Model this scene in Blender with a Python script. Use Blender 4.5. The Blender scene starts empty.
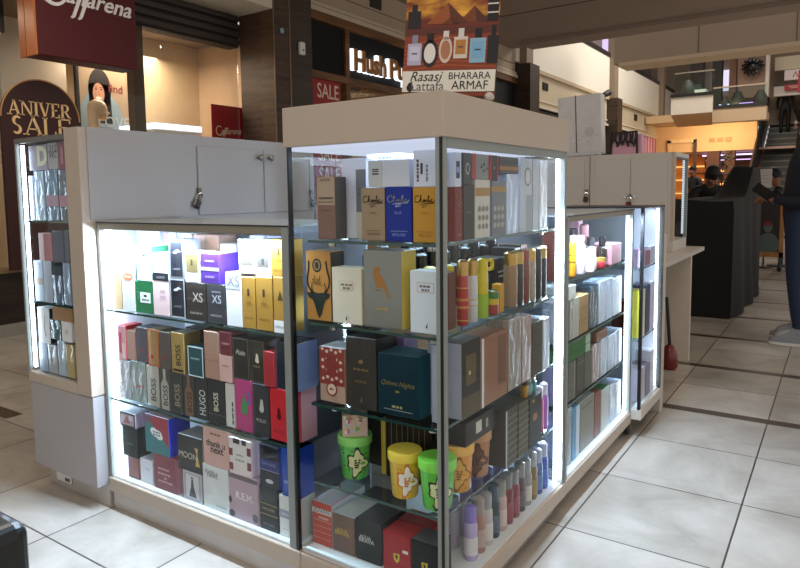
import bpy, bmesh, math, random
from mathutils import Vector, Matrix
random.seed(7)
SC = bpy.context.scene
COL = SC.collection
PI = math.pi

# ---------------------------------------------------------------- camera
def srgb(h):
    h = h.lstrip('#')
    o = []
    for i in (0, 2, 4):
        c = int(h[i:i+2], 16) / 255
        o.append(c/12.92 if c <= .04045 else ((c+.055)/1.055)**2.4)
    return (o[0], o[1], o[2], 1)

cam_data = bpy.data.cameras.new('camera')
cam = bpy.data.objects.new('camera', cam_data)
COL.objects.link(cam)
yaw, pitch, roll = .6107, .0903, -.0148
fw = Vector((-math.sin(yaw)*math.cos(pitch), math.cos(yaw)*math.cos(pitch), -math.sin(pitch)))
rt = Vector((math.cos(yaw), math.sin(yaw), 0))
up = rt.cross(fw)
r2 = rt*math.cos(roll) + up*math.sin(roll)
u2 = up*math.cos(roll) - rt*math.sin(roll)
m = Matrix((r2, u2, -fw)).transposed().to_4x4()
m.translation = Vector((.7469, -1.3283, 1.12))
cam.matrix_world = m
cam_data.sensor_width = 36
cam_data.lens = 660.16/800*36
cam_data.shift_x = .02708
cam_data.shift_y = -.03768
cam_data.clip_start = .05
SC.camera = cam

# ---------------------------------------------------------------- world, view, large lamps
w = bpy.data.worlds.new('mall_ambient')
SC.world = w
w.use_nodes = True
w.node_tree.nodes['Background'].inputs[0].default_value = (1.0, .95, .90, 1)
w.node_tree.nodes['Background'].inputs[1].default_value = .66
SC.view_settings.view_transform = 'Standard'
SC.view_settings.look = 'None'
SC.view_settings.exposure = 0.12
SC.view_settings.gamma = 1
SC.view_settings.use_curve_mapping = False

def area(name, loc, size, power, col=(1, .9, .78), rot=(0, 0, 0), sy=None):
    l = bpy.data.lights.new(name, 'AREA')
    l.energy = power
    l.color = col
    l.size = size
    if sy:
        l.shape = 'RECTANGLE'
        l.size_y = sy
    o = bpy.data.objects.new(name, l)
    o.location = loc
    o.rotation_euler = rot
    COL.objects.link(o)
    return o
# ceiling lamps of the gallery (under the slab) and of the atrium further back
area('gallery_lamp', (1.2, -1.5, 3.9), 1.6, 50)
area('gallery_lamp', (1.6, 3.5, 3.9), 1.6, 30)
area('gallery_lamp', (-3.0, 1.0, 3.0), 1.0, 20)
area('atrium_lamp', (-1.0, 17, 7.2), 5, 500, (1, .92, .82))
area('far_shop_lamp', (-2.6, 22.6, 3.2), 1.6, 80, (1, .74, .46), (math.radians(55), 0, 0))
area('shop_lamp', (-5.5, 1.0, 2.70), 1.0, 40, (1, .82, .62))
area('shop_lamp', (-5.6, 3.1, 2.70), .9, 40, (1, .84, .66))
area('shop_lamp', (-6.1, 6.8, 2.70), 1.4, 30, (1, .75, .5))

# ---------------------------------------------------------------- materials
MATS = {}
def nodes_of(name):
    mt = bpy.data.materials.new(name)
    mt.use_nodes = True
    nt = mt.node_tree
    return mt, nt, nt.nodes['Principled BSDF']
def mat(hexc, rough=.45, metal=0., coat=0., emit=0., var=.06, scale=14., spec=.5):
    k = ('p', hexc, rough, metal, coat, emit, var, scale, spec)
    if k in MATS: return MATS[k]
    mt, nt, b = nodes_of('surface_' + hexc.lstrip('#'))
    c = srgb(hexc)
    b.inputs['Roughness'].default_value = rough
    b.inputs['Metallic'].default_value = metal
    b.inputs['Specular IOR Level'].default_value = spec
    b.inputs['Coat Weight'].default_value = coat
    b.inputs['Base Color'].default_value = c
    if emit:
        b.inputs['Emission Color'].default_value = c
        b.inputs['Emission Strength'].default_value = emit
    elif var:
        n = nt.nodes.new('ShaderNodeTexNoise')
        n.inputs['Scale'].default_value = scale
        n.inputs['Detail'].default_value = 4
        tc = nt.nodes.new('ShaderNodeTexCoord')
        nt.links.new(tc.outputs['Object'], n.inputs['Vector'])
        mx = nt.nodes.new('ShaderNodeMix'); mx.data_type = 'RGBA'
        mx.inputs[6].default_value = (c[0]*(1-var*1.5), c[1]*(1-var*1.5), c[2]*(1-var*1.5), 1)
        mx.inputs[7].default_value = (min(1, c[0]*(1+var)), min(1, c[1]*(1+var)), min(1, c[2]*(1+var)), 1)
        nt.links.new(n.outputs['Fac'], mx.inputs[0])
        nt.links.new(mx.outputs[2], b.inputs['Base Color'])
    MATS[k] = mt
    return mt
def glow(hexc, s):
    k = ('e', hexc, s)
    if k in MATS: return MATS[k]
    mt = bpy.data.materials.new('glow_' + hexc.lstrip('#')); mt.use_nodes = True
    nt = mt.node_tree; nt.nodes.clear()
    e = nt.nodes.new('ShaderNodeEmission'); o = nt.nodes.new('ShaderNodeOutputMaterial')
    e.inputs[0].default_value = srgb(hexc); e.inputs[1].default_value = s
    nt.links.new(e.outputs[0], o.inputs[0])
    MATS[k] = mt
    return mt
def led_mat(s=14., dots=True):
    k = ('led', s)
    if k in MATS: return MATS[k]
    mt = bpy.data.materials.new('led_strip'); mt.use_nodes = True
    nt = mt.node_tree; nt.nodes.clear()
    e = nt.nodes.new('ShaderNodeEmission'); o = nt.nodes.new('ShaderNodeOutputMaterial')
    tc = nt.nodes.new('ShaderNodeTexCoord'); sp = nt.nodes.new('ShaderNodeSeparateXYZ')
    mm = nt.nodes.new('ShaderNodeMath'); mm.operation = 'MULTIPLY'; mm.inputs[1].default_value = 2*PI/.016
    sn = nt.nodes.new('ShaderNodeMath'); sn.operation = 'SINE'
    ml = nt.nodes.new('ShaderNodeMath'); ml.operation = 'MULTIPLY_ADD'; ml.inputs[1].default_value = .3*s; ml.inputs[2].default_value = s
    nt.links.new(tc.outputs['Object'], sp.inputs[0]); nt.links.new(sp.outputs[2], mm.inputs[0])
    nt.links.new(mm.outputs[0], sn.inputs[0]); nt.links.new(sn.outputs[0], ml.inputs[0]); nt.links.new(ml.outputs[0], e.inputs[1])
    e.inputs[0].default_value = (.80, .89, 1, 1)
    nt.links.new(e.outputs[0], o.inputs[0])
    MATS[k] = mt
    return mt
def glass(tint=(.93, .97, .96), refl=.7):
    k = ('g', tint, refl)
    if k in MATS: return MATS[k]
    mt = bpy.data.materials.new('clear_glass'); mt.use_nodes = True
    nt = mt.node_tree; nt.nodes.clear()
    t = nt.nodes.new('ShaderNodeBsdfTransparent'); t.inputs[0].default_value = (*tint, 1)
    g = nt.nodes.new('ShaderNodeBsdfGlossy'); g.inputs['Roughness'].default_value = .02
    f = nt.nodes.new('ShaderNodeFresnel'); f.inputs[0].default_value = 1.45
    mu = nt.nodes.new('ShaderNodeMath'); mu.operation = 'MULTIPLY'; mu.inputs[1].default_value = refl
    mx = nt.nodes.new('ShaderNodeMixShader'); o = nt.nodes.new('ShaderNodeOutputMaterial')
    nt.links.new(f.outputs[0], mu.inputs[0]); nt.links.new(mu.outputs[0], mx.inputs[0])
    nt.links.new(t.outputs[0], mx.inputs[1]); nt.links.new(g.outputs[0], mx.inputs[2]); nt.links.new(mx.outputs[0], o.inputs[0])
    MATS[k] = mt
    return mt
def wood(dark='3a2a20', light='5a4334', rough=.5, sx=(1.2, 1.2, 14)):
    k = ('w', dark, light, sx)
    if k in MATS: return MATS[k]
    mt, nt, b = nodes_of('wood_grain')
    tc = nt.nodes.new('ShaderNodeTexCoord'); mp = nt.nodes.new('ShaderNodeMapping')
    mp.inputs['Scale'].default_value = sx
    n = nt.nodes.new('ShaderNodeTexNoise'); n.inputs['Scale'].default_value = 2.2; n.inputs['Detail'].default_value = 7; n.inputs['Distortion'].default_value = .6
    r = nt.nodes.new('ShaderNodeValToRGB')
    r.color_ramp.elements[0].position = .32; r.color_ramp.elements[0].color = srgb(dark)
    r.color_ramp.elements[1].position = .72; r.color_ramp.elements[1].color = srgb(light)
    nt.links.new(tc.outputs['Object'], mp.inputs[0]); nt.links.new(mp.outputs[0], n.inputs['Vector'])
    nt.links.new(n.outputs['Fac'], r.inputs[0]); nt.links.new(r.outputs[0], b.inputs['Base Color'])
    b.inputs['Roughness'].default_value = rough
    MATS[k] = mt
    return mt
def foil(hexc, rough=.18, bump=.6, scale=22., metal=.0):
    """crinkled clear film over a carton"""
    k = ('f', hexc, scale, metal)
    if k in MATS: return MATS[k]
    mt, nt, b = nodes_of('film_' + hexc.lstrip('#'))
    c = srgb(hexc)
    tc = nt.nodes.new('ShaderNodeTexCoord'); mp = nt.nodes.new('ShaderNodeMapping'); mp.inputs['Scale'].default_value = (1, 1, .55); mp.inputs['Rotation'].default_value = (.3, .5, .2)
    n = nt.nodes.new('ShaderNodeTexNoise'); n.inputs['Scale'].default_value = scale; n.inputs['Detail'].default_value = 3; n.inputs['Distortion'].default_value = 1.4
    bp = nt.nodes.new('ShaderNodeBump'); bp.inputs['Strength'].default_value = bump; bp.inputs['Distance'].default_value = .02
    nt.links.new(tc.outputs['Object'], mp.inputs[0]); nt.links.new(mp.outputs[0], n.inputs['Vector'])
    nt.links.new(n.outputs['Fac'], bp.inputs['Height']); nt.links.new(bp.outputs[0], b.inputs['Normal'])
    b.inputs['Base Color'].default_value = c; b.inputs['Roughness'].default_value = rough; b.inputs['Metallic'].default_value = metal
    b.inputs['Coat Weight'].default_value = .6
    MATS[k] = mt
    return mt
def floor_material():
    mt, nt, b = nodes_of('floor_tiles')
    L = nt.links; N = nt.nodes
    tc = N.new('ShaderNodeTexCoord'); sp = N.new('ShaderNodeSeparateXYZ'); L.new(tc.outputs['Object'], sp.inputs[0])
    def math_(op, a, bb=None, c=None):
        q = N.new('ShaderNodeMath'); q.operation = op
        for i, v in enumerate((a, bb, c)):
            if v is None: continue
            if isinstance(v, (int, float)): q.inputs[i].default_value = v
            else: L.new(v, q.inputs[i])
        return q.outputs[0]
    def line(sock, off, per, wd):
        f = math_('MODULO', math_('ADD', math_('SUBTRACT', sock, off), per*200), per)
        return math_('LESS_THAN', f, wd), math_('FLOOR', math_('DIVIDE', math_('SUBTRACT', sock, off), per))
    gx, ix = line(sp.outputs[0], .028, .47, .006)
    gy, iy = line(sp.outputs[1], .253, .5, .006)
    grout = math_('MAXIMUM', gx, gy)
    # dark wood strips laid across the gallery
    fs = math_('MODULO', math_('ADD', math_('SUBTRACT', sp.outputs[1], 2.235), 96), .96)
    s1 = math_('MULTIPLY', math_('LESS_THAN', fs, .075), math_('GREATER_THAN', sp.outputs[1], 2.0))
    s1 = math_('MULTIPLY', s1, math_('GREATER_THAN', sp.outputs[0], -.2))
    s2 = math_('MULTIPLY', math_('LESS_THAN', sp.outputs[0], -2.72), math_('MULTIPLY', math_('GREATER_THAN', sp.outputs[1], .27), math_('LESS_THAN', sp.outputs[1], .36)))
    strip = math_('MAXIMUM', s1, s2)
    n = N.new('ShaderNodeTexNoise'); n.inputs['Scale'].default_value = 3.0; n.inputs['Detail'].default_value = 9; n.inputs['Roughness'].default_value = .62; n.inputs['Distortion'].default_value = .8
    L.new(tc.outputs['Object'], n.inputs['Vector'])
    wn = N.new('ShaderNodeTexWhiteNoise'); wn.noise_dimensions = '2D'
    cx = N.new('ShaderNodeCombineXYZ'); L.new(ix, cx.inputs[0]); L.new(iy, cx.inputs[1]); L.new(cx.outputs[0], wn.inputs['Vector'])
    f = math_('MULTIPLY_ADD', wn.outputs['Value'], .2, math_('MULTIPLY', n.outputs['Fac'], .9))
    r = N.new('ShaderNodeValToRGB')
    r.color_ramp.elements[0].position = .30; r.color_ramp.elements[0].color = srgb('8f877b')
    r.color_ramp.elements[1].position = .75; r.color_ramp.elements[1].color = srgb('c2bab0')
    L.new(f, r.inputs[0])
    m1 = N.new('ShaderNodeMix'); m1.data_type = 'RGBA'; m1.inputs[7].default_value = srgb('4a453e')
    L.new(grout, m1.inputs[0]); L.new(r.outputs[0], m1.inputs[6])
    m2 = N.new('ShaderNodeMix'); m2.data_type = 'RGBA'; m2.inputs[7].default_value = srgb('50443a')
    L.new(strip, m2.inputs[0]); L.new(m1.outputs[2], m2.inputs[6])
    L.new(m2.outputs[2], b.inputs['Base Color'])
    b.inputs['Roughness'].default_value = .3
    b.inputs['Specular IOR Level'].default_value = .4
    return mt

# ---------------------------------------------------------------- mesh helpers
class MB:
    """collects shapes in world metres; build() links them as one mesh object"""
    def __init__(s): s.v = []; s.f = []; s.m = []; s.mats = []; s.sm = []
    def mi(s, mt):
        if mt not in s.mats: s.mats.append(mt)
        return s.mats.index(mt)
    def add(s, vs, fs, mt, smooth=False):
        o = len(s.v); s.v += [tuple(v) for v in vs]
        i = s.mi(mt)
        for f in fs: s.f.append([o+a for a in f]); s.m.append(i); s.sm.append(smooth)
        return s
    def box(s, x0, y0, z0, x1, y1, z1, mt, bev=0., M=None, seg=1):
        bm = bmesh.new()
        bmesh.ops.create_cube(bm, size=1)
        for v in bm.verts:
            v.co = Vector(((x0+x1)/2 + v.co.x*(x1-x0), (y0+y1)/2 + v.co.y*(y1-y0), (z0+z1)/2 + v.co.z*(z1-z0)))
        if bev: bmesh.ops.bevel(bm, geom=bm.edges[:], offset=bev, segments=seg, affect='EDGES', profile=.5)
        bm.normal_update(); bm.verts.index_update()
        vs = [M @ v.co if M else v.co.copy() for v in bm.verts]
        s.add(vs, [[v.index for v in f.verts] for f in bm.faces], mt); bm.free()
        return s
    def quad(s, a, b, c, d, mt): return s.add([a, b, c, d], [[0, 1, 2, 3]], mt)
    def poly(s, pts, mt): return s.add(pts, [list(range(len(pts)))], mt)
    def prism(s, pts, vec, mt):
        n = len(pts); vec = Vector(vec)
        vs = [Vector(p) for p in pts] + [Vector(p)+vec for p in pts]
        return s.add(vs, [list(range(n))[::-1], list(range(n, 2*n))] + [[i, (i+1) % n, n+(i+1) % n, n+i] for i in range(n)], mt)
    def lathe(s, c, prof, mt, n=20, axis=None, cap=True, M=None):
        vs = []
        for r, z in prof:
            for k in range(n):
                a = 2*PI*k/n; vs.append(Vector((r*math.cos(a), r*math.sin(a), z)))
        fs = []
        for j in range(len(prof)-1):
            for k in range(n): fs.append([j*n+k, j*n+(k+1) % n, (j+1)*n+(k+1) % n, (j+1)*n+k])
        if cap: fs.append(list(range(n))[::-1]); fs.append([(len(prof)-1)*n+k for k in range(n)])
        Q = M or (axis.to_track_quat('Z', 'Y').to_matrix().to_4x4() if axis else Matrix())
        return s.add([Q @ v + Vector(c) for v in vs], fs, mt, True)
    def cyl(s, a, b, r, mt, n=12, r2=None):
        a = Vector(a); b = Vector(b); d = b-a
        return s.lathe(a, [(r, 0), (r2 if r2 is not None else r, d.length)], mt, n, d)
    def tube(s, pts, r, mt, n=8):
        for p, q in zip(pts, pts[1:]): s.cyl(p, q, r, mt, n); s.ball(q, r, mt, 8, 5)
        return s
    def ball(s, c, r, mt, n=14, k=9, sc=(1, 1, 1)):
        pr = [(max(1e-4, math.sin(PI*i/(k-1)))*r, -math.cos(PI*i/(k-1))*r) for i in range(k)]
        return s.lathe(c, pr, mt, n, None, True, Matrix.Diagonal((*sc, 1)))
    def text(s, t, o, ux, uz, width, mt, depth=0., bold=0., shear=0., height=None, center=True):
        vs, fs, bw, bh = text_mesh(t, bold, shear)
        if not vs: return s
        ux = Vector(ux).normalized(); uz = Vector(uz).normalized(); nn = ux.cross(uz)
        k = width/bw if width else height/bh
        ky = height/bh if (height and width) else k
        o = Vector(o)
        P = [o + ux*((x-(bw/2 if center else 0))*k) + uz*((y-bh/2)*ky) for x, y in vs]
        if depth:
            n = len(P); edges = {}
            for f in fs:
                for i in range(len(f)):
                    e = (f[i], f[(i+1) % len(f)]); edges[e] = 1
            P2 = [p + nn*depth for p in P]
            side = [[a, b, n+b, n+a] for a, b in edges if (b, a) not in edges]
            s.add(P+P2, [[n+i for i in f] for f in fs] + side, mt)
        else: s.add([p + nn*.0004 for p in P], fs, mt)
        return s
    def build(s, name, parent=None, loc=None, rz=0., origin=None):
        """parent: subtracts the root's place; origin: own origin at that point; loc: mesh is already local"""
        me = bpy.data.meshes.new(name)
        sub = Vector(parent['_o']) if parent is not None else (Vector(origin) if origin else Vector((0, 0, 0)))
        me.from_pydata([Vector(v)-sub for v in s.v], [], s.f)
        for mt in s.mats: me.materials.append(mt)
        me.polygons.foreach_set('material_index', s.m)
        me.polygons.foreach_set('use_smooth', s.sm)
        me.update()
        if any(s.sm):
            try: me.set_sharp_from_angle(angle=.7)
            except Exception: pass
        o = bpy.data.objects.new(name, me); COL.objects.link(o)
        o['_o'] = list(sub)
        if parent is not None: o.parent = parent
        elif origin: o.location = origin
        elif loc: o.location = loc
        if rz: o.rotation_euler = (0, 0, rz)
        return o
TXT = {}
def text_mesh(t, bold=0., shear=0.):
    k = (t, bold, shear)
    if k in TXT: return TXT[k]
    cu = bpy.data.curves.new('lettering', 'FONT'); cu.body = t; cu.offset = bold; cu.shear = shear; cu.resolution_u = 3; cu.align_x = 'LEFT'
    ob = bpy.data.objects.new('lettering', cu); COL.objects.link(ob)
    dg = bpy.context.evaluated_depsgraph_get(); ev = ob.evaluated_get(dg); me = ev.to_mesh()
    bm = bmesh.new(); bm.from_mesh(me); bmesh.ops.remove_doubles(bm, verts=bm.verts[:], dist=1e-5)
    bm.verts.index_update()
    vs = [(v.co.x, v.co.y) for v in bm.verts]; fs = [[v.index for v in f.verts] for f in bm.faces]
    bm.free(); ev.to_mesh_clear()
    bpy.data.objects.remove(ob); bpy.data.curves.remove(cu)
    if vs:
        x0 = min(v[0] for v in vs); y0 = min(v[1] for v in vs); x1 = max(v[0] for v in vs); y1 = max(v[1] for v in vs)
        r = ([(x-x0, y-y0) for x, y in vs], fs, max(x1-x0, 1e-4), max(y1-y0, 1e-4))
    else: r = ([], [], 1, 1)
    TXT[k] = r
    return r
def thing(name, label, cat, loc, group=None):
    o = bpy.data.objects.new(name, None); COL.objects.link(o)
    o.empty_display_size = .05; o.location = loc
    o['label'] = label; o['category'] = cat; o['_o'] = list(loc)
    if group: o['group'] = group
    return o
def tag(o, label, cat, group=None, kind=None):
    o['label'] = label; o['category'] = cat
    if group: o['group'] = group
    if kind: o['kind'] = kind
    return o
def struct(name, mb, label=None):
    o = mb.build(name); o['kind'] = 'structure'
    if label: o['label'] = label
    return o
# ================================================================ THE SETTING
def V3(*a): return Vector(a)
struct('floor', MB().box(-9, -4, -.1, 4, 32, 0, floor_material()))
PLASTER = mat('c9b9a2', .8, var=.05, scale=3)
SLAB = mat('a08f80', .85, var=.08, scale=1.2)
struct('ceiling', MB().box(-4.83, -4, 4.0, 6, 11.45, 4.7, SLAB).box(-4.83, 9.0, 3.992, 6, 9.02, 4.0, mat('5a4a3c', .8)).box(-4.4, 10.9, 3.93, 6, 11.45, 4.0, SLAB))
# --- left wall of the gallery (plane x = -4.83): shop of the sale board, then the dark-signed shop, then the far bays
b = MB()
b.box(-5.0, -3, 0, -4.80, 3.98, .10, mat('9c9892', .6, var=.12, scale=6))
struct('trim_1', b)
b = MB()
b.box(-4.98, -3, .10, -4.83, 3.98, .52, wood('1d1613', '33261f', .55, (1, 1, 12)))
b.box(-5.0, -3, .52, -4.81, 3.98, .55, mat('8d7558', .5))
struct('wall_left', b)
struct('window_1', MB().box(-4.86, -3, .55, -4.85, 2.955, 2.77, glass((.95, .95, .93), .25)))
struct('window_2', MB().box(-4.86, 2.965, .55, -4.85, 3.98, 2.77, glass((.95, .95, .93), .25)))
DARKW = wood('2f231c', '4d3a2d', .5, (1.0, 1.0, 13))
struct('trim_2', MB().box(-4.97, 2.64, .55, -4.87, 2.76, 2.77, mat('5a4636', .5)))
b = MB().box(-5.0, 2.58, 2.77, -4.84, 3.99, 3.3, mat('1c1815', .7))
for k in range(6): b.box(-4.86, 2.58, 2.79+k*.085, -4.81, 3.99, 2.79+k*.085+.06, mat('3a332d', .45), .008)
b.box(-5.0, -3, 3.0, -4.84, 2.58, 3.3, mat('2a2420', .5))
struct('trim_3', b)
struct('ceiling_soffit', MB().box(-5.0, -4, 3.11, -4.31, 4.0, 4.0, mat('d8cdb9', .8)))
b = MB().box(-7.2, -3, 0, -7.1, 4.3, 2.9, mat('d8c6ac', .8))
b.box(-6.1, 1.95, 0, -6.0, 2.62, 2.9, mat('e0d8cc', .8))
b.box(-6.6, 1.0, 0, -6.5, 1.95, 2.9, mat('d0bfa6', .8))
struct('wall_shop_back', b)
b = MB().box(-5.8, 3.25, .0, -5.72, 4.2, 2.9, mat('d8bf98', .7)).box(-5.72, 4.15, 0, -4.97, 4.22, 2.9, mat('c7a988', .7))
b.box(-5.8, 2.76, 0, -5.72, 3.235, 2.9, mat('d0bb9c', .7))
struct('wall_shop_side', b)
struct('ceiling_shop', MB().box(-7.2, -3, 2.9, -4.9, 4.2, 3.0, mat('8f7e6a', .8)).box(-6.0, .6, 2.55, -5.2, 1.62, 2.9, mat('2c2723', .6)))
# pillar clad in dark wood with pale trim lines
b = MB().box(-4.83, 4.0, 0, -4.31, 4.62, 4.0, wood('38281e', '5b4332', .5, (.8, .8, 11)))
b.box(-4.315, 3.992, 0, -4.303, 4.004, 4.0, mat('8d7a66', .35, .5))
b.box(-4.312, 4.24, 0, -4.303, 4.258, 4.0, mat('8d7a66', .35, .5))
b.box(-4.311, 4.258, 0, -4.3055, 4.62, 4.0, wood('34291f', '4b3b2e', .5, (.8, .8, 7)))
b.box(-4.5, 3.99, 0, -4.31, 4.0, 4.0, wood('40301f', '63492f', .5, (.8, .8, 9)))
struct('trim_4', b)
# dark-signed shop front
BROWN = wood('5a3a1c', '8f6236', .45, (1, .8, 8))
b = MB().box(-4.95, 4.9, 2.68, -4.84, 12, 3.34, mat('060609', .8, var=0))
b.box(-4.9, 4.9, 2.61, -4.78, 12, 2.70, BROWN).box(-4.9, 4.9, 3.33, -4.78, 12, 3.44, BROWN)
b.box(-4.9, 5.90, 0, -4.80, 5.99, 3.36, BROWN)
struct('trim_5', b)
struct('window_3', MB().box(-4.86, 4.9, 0, -4.85, 12, 2.61, glass((.95, .95, .93), .2)))
struct('wall_shop_far', MB().box(-7.0, 4.3, 0, -6.9, 12, 2.8, mat('b98e5c', .7)).box(-7, 4.3, 2.75, -4.9, 12, 2.82, mat('a88a68', .8)))
# cornice and the upper parapet, with dark pillars
b = MB().box(-5.0, 4.9, 3.44, -4.82, 11.6, 4.0, mat('b9a68f', .8, var=.05, scale=2))
b.box(-4.9, 4.9, 3.44, -4.76, 11.6, 3.50, mat('d2c2ab', .7)).box(-4.9, 4.9, 3.52, -4.79, 11.6, 3.56, mat('d2c2ab', .7))
b.box(-4.9, 4.9, 3.72, -4.805, 11.6, 3.728, mat('8a7a68', .8))
struct('trim_6', b)
b = MB().box(-5.0, 12.1, 2.95, -4.80, 30, 3.75, mat('d2c2a6', .8, var=.05, scale=2))
b.box(-4.9, 12.1, 2.95, -4.74, 30, 3.0, mat('e0d3bd', .7)).box(-4.9, 12.1, 3.1, -4.77, 30, 3.13, mat('e0d3bd', .7))
b.box(-4.9, 12.1, 3.68, -4.73, 30, 3.76, mat('c0ac90', .7))
struct('trim_7', b)
struct('wall_parapet', MB().box(-4.95, 11.5, 3.76, -4.75, 30, 4.86, mat('e9e3d6', .7, var=.03)).box(-4.97, 11.5, 4.86, -4.73, 30, 4.98, mat('231f1d', .4)))
b = MB().box(-5.1, 12.1, 0, -4.9, 20.4, 2.95, mat('54504c', .7))
b.box(-5.1, 24.9, 0, -4.9, 31, 2.95, mat('d9b27a', .7))
struct('wall_left_far', b)
for k, y in enumerate((11.62, 18.0, 24.15)):
    b = MB().box(-4.95, y, 0, -4.5, y+.5, 3.72, wood('32261d', '4a392b', .55, (1, 1, 6)))
    b.box(-4.8, y+.05, 3.72, -4.6, y+.4, 6, mat('8b7a68', .6))
    struct('trim_%d' % (8+k), b)
# bridge beam crossing the atrium
b = MB().box(-3.72, 14.72, 4.05, 6, 15.4, 4.95, mat('a3917f', .8, var=.06, scale=1.5))
b.box(-3.60, 14.68, 3.98, 6, 15.44, 4.06, mat('c5ae92', .7))
for x in (-1.93, -.12, 1.7): b.box(x, 14.71, 4.06, x+.02, 14.73, 4.95, mat('6a5a4a', .8))
struct('trim_11', b)
# far end of the gallery: balcony, lit soffit, shop openings
WHT = mat('e6ddcf', .7)
b = MB().prism([(-3.14, 18.2, 3.14), (-2.12, 18.2, 3.14), (-2.66, 22, 3.14), (-3.7, 22, 3.14)], (0, 0, .46), WHT)
b.poly([(-3.14, 18.2, 3.135), (-3.7, 22, 3.135), (-2.66, 22, 3.135), (-2.12, 18.2, 3.135)], mat('c79a66', .7))  # underside alone in tan: warm light and shade painted into its colour
b.box(-2.68, 22, 3.2, -1.2, 22.4, 3.62, mat('c4a888', .7))
b.box(-3.15, 18.16, 3.60, -2.10, 18.3, 3.68, mat('1d1a18', .5)).box(-2.68, 21.95, 3.62, -1.2, 22.1, 3.72, mat('1d1a18', .5))
struct('wall_balcony', b)
b = MB().box(-3.06, 18.22, 3.68, -2.12, 18.235, 4.22, glass((.82, .9, .88), .5)).box(-2.66, 22.0, 3.72, -1.2, 22.02, 4.25, glass((.82, .9, .88), .5))
b.box(-3.06, 18.2, 4.22, -2.1, 18.26, 4.25, mat('b0a89c', .3, .8)).box(-2.68, 21.98, 4.25, -1.2, 22.04, 4.29, mat('c0a890', .3, .7))
b.prism([(-2.11, 18.25, 3.68), (-2.66, 22, 3.72), (-2.66, 22, 4.27), (-2.11, 18.25, 4.24)], (-.015, 0, 0), glass((.82, .9, .88), .5))
struct('window_balcony', b)
struct('wall_end', MB().box(-4.8, 24, 2.42, -1.62, 24.3, 3.34, mat('e2bd8a', .8, var=.05, scale=1.5)).box(-4.8, 22.45, 3.35, -1.3, 24.2, 3.59, mat('d8b88c', .8)))
b = MB().box(-4.3, 26.5, 0, 2, 26.6, 2.6, mat('6b4c3a', .7)).box(-4.6, 24.3, 2.42, 2, 26.6, 2.5, mat('a58a86', .6))
struct('wall_end_shop', b)
for k, (x0, x1) in enumerate(((-3.12, -2.72), (-2.56, -2.25))):
    struct('trim_%d' % (12+k), MB().box(x0, 24.05, 0, x1, 24.4, 2.46, mat('5a3524', .6)))
b = MB().box(-6, 26.8, 3.4, 4, 27.0, 7.5, mat('a89888', .8, var=.06, scale=1))
b.box(-3.75, 24.3, 4.0, -3.34, 24.7, 6.2, mat('2e2723', .6)).box(-3.05, 24.3, 4.0, -2.76, 24.7, 6.2, mat('1f1b19', .6))
b.box(-2.62, 25, 4.0, -2.4, 25.3, 6.2, mat('8a6654', .6))
b.prism([(-2.36, 24.6, 6.2), (-1.5, 24.6, 6.2), (-1.42, 24.6, 4.2), (-2.25, 24.6, 4.2)], (0, .4, 0), mat('8a7264', .7))
b.box(-1.48, 24.55, 4.2, -1.38, 24.9, 6.2, mat('d8cfc4', .6))
struct('wall_upper_end', b)
b = MB().box(-1.3, 25.6, 4.28, 4, 25.8, 4.62, mat('eae2da', .7)).box(-1.3, 25.55, 4.62, 4, 25.7, 4.70, mat('26211f', .5))
b.box(-1.3, 25.6, 5.15, 4, 25.8, 5.6, mat('d9ccb2', .7))
struct('wall_upper_right', b)
struct('wall_left_upper', MB().box(-5.75, 11.6, 3.7, -5.6, 30, 7.4, mat('8d7f86', .8)))
struct('floor_upper', MB().box(-5.6, 11.6, 3.7, -4.97, 30, 3.76, mat('8d7f86', .8)))
struct('ceiling_upper', MB().box(-9, 11.45, 7.4, 6, 30, 7.6, mat('8a7c6e', .8)))
struct('wall_right', MB().box(-.42, 24, 0, 4, 24.2, 4.2, mat('7d6a58', .8)))

# ================================================================ SIGNS AND SHOP THINGS ON THE LEFT
RED = mat('50070f', .5, var=.03)
t = thing('shop_sign', 'dark red box sign with white script lettering and orange end, overhead at left', 'sign', (-4.3, 1.35, 2.2))
MB().box(-4.52, 1.41, 2.22, -4.302, 2.29, 3.0, RED, .006).build('sign_box', t)
MB().box(-4.53, 1.395, 2.215, -4.44, 1.41, 3.0, mat('b5622e', .45)).box(-4.43, 1.395, 2.215, -4.298, 1.41, 3.0, mat('c9713a', .45)).build('end_panel', t)
b = MB()
WH = mat('f2ece6', .4, var=0)
b.text('affarena', (-4.30, 1.95, 2.715), (0, 1, -.02), (0, .1, 1), .58, WH, .012, .012, .25)
def stroke(b, pts, wd, mt, x, dep=.012):
    for (y0, z0, w0), (y1, z1, w1) in zip(pts, pts[1:]):
        d = Vector((0, y1-y0, z1-z0)); n = Vector((0, -d.z, d.y)).normalized()
        a = Vector((x, y0, z0)); c = Vector((x, y1, z1))
        b.prism([a-n*w0*wd, c-n*w1*wd, c+n*w1*wd, a+n*w0*wd], (dep, 0, 0), mt)
arc = [(1.56+.12*math.cos(a), 2.78+.16*math.sin(a), .6+.5*math.sin(a*.5)**2) for a in [math.radians(q) for q in range(50, 330, 14)]]
stroke(b, arc, .016, WH, -4.302)
for yy in (1.77, 1.83): stroke(b, [(yy+.05, 2.84, .8), (yy, 2.70, 1), (yy-.055, 2.56, .9), (yy-.075, 2.545, .6)], .013, WH, -4.302)
b.build('lettering', t)

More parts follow.
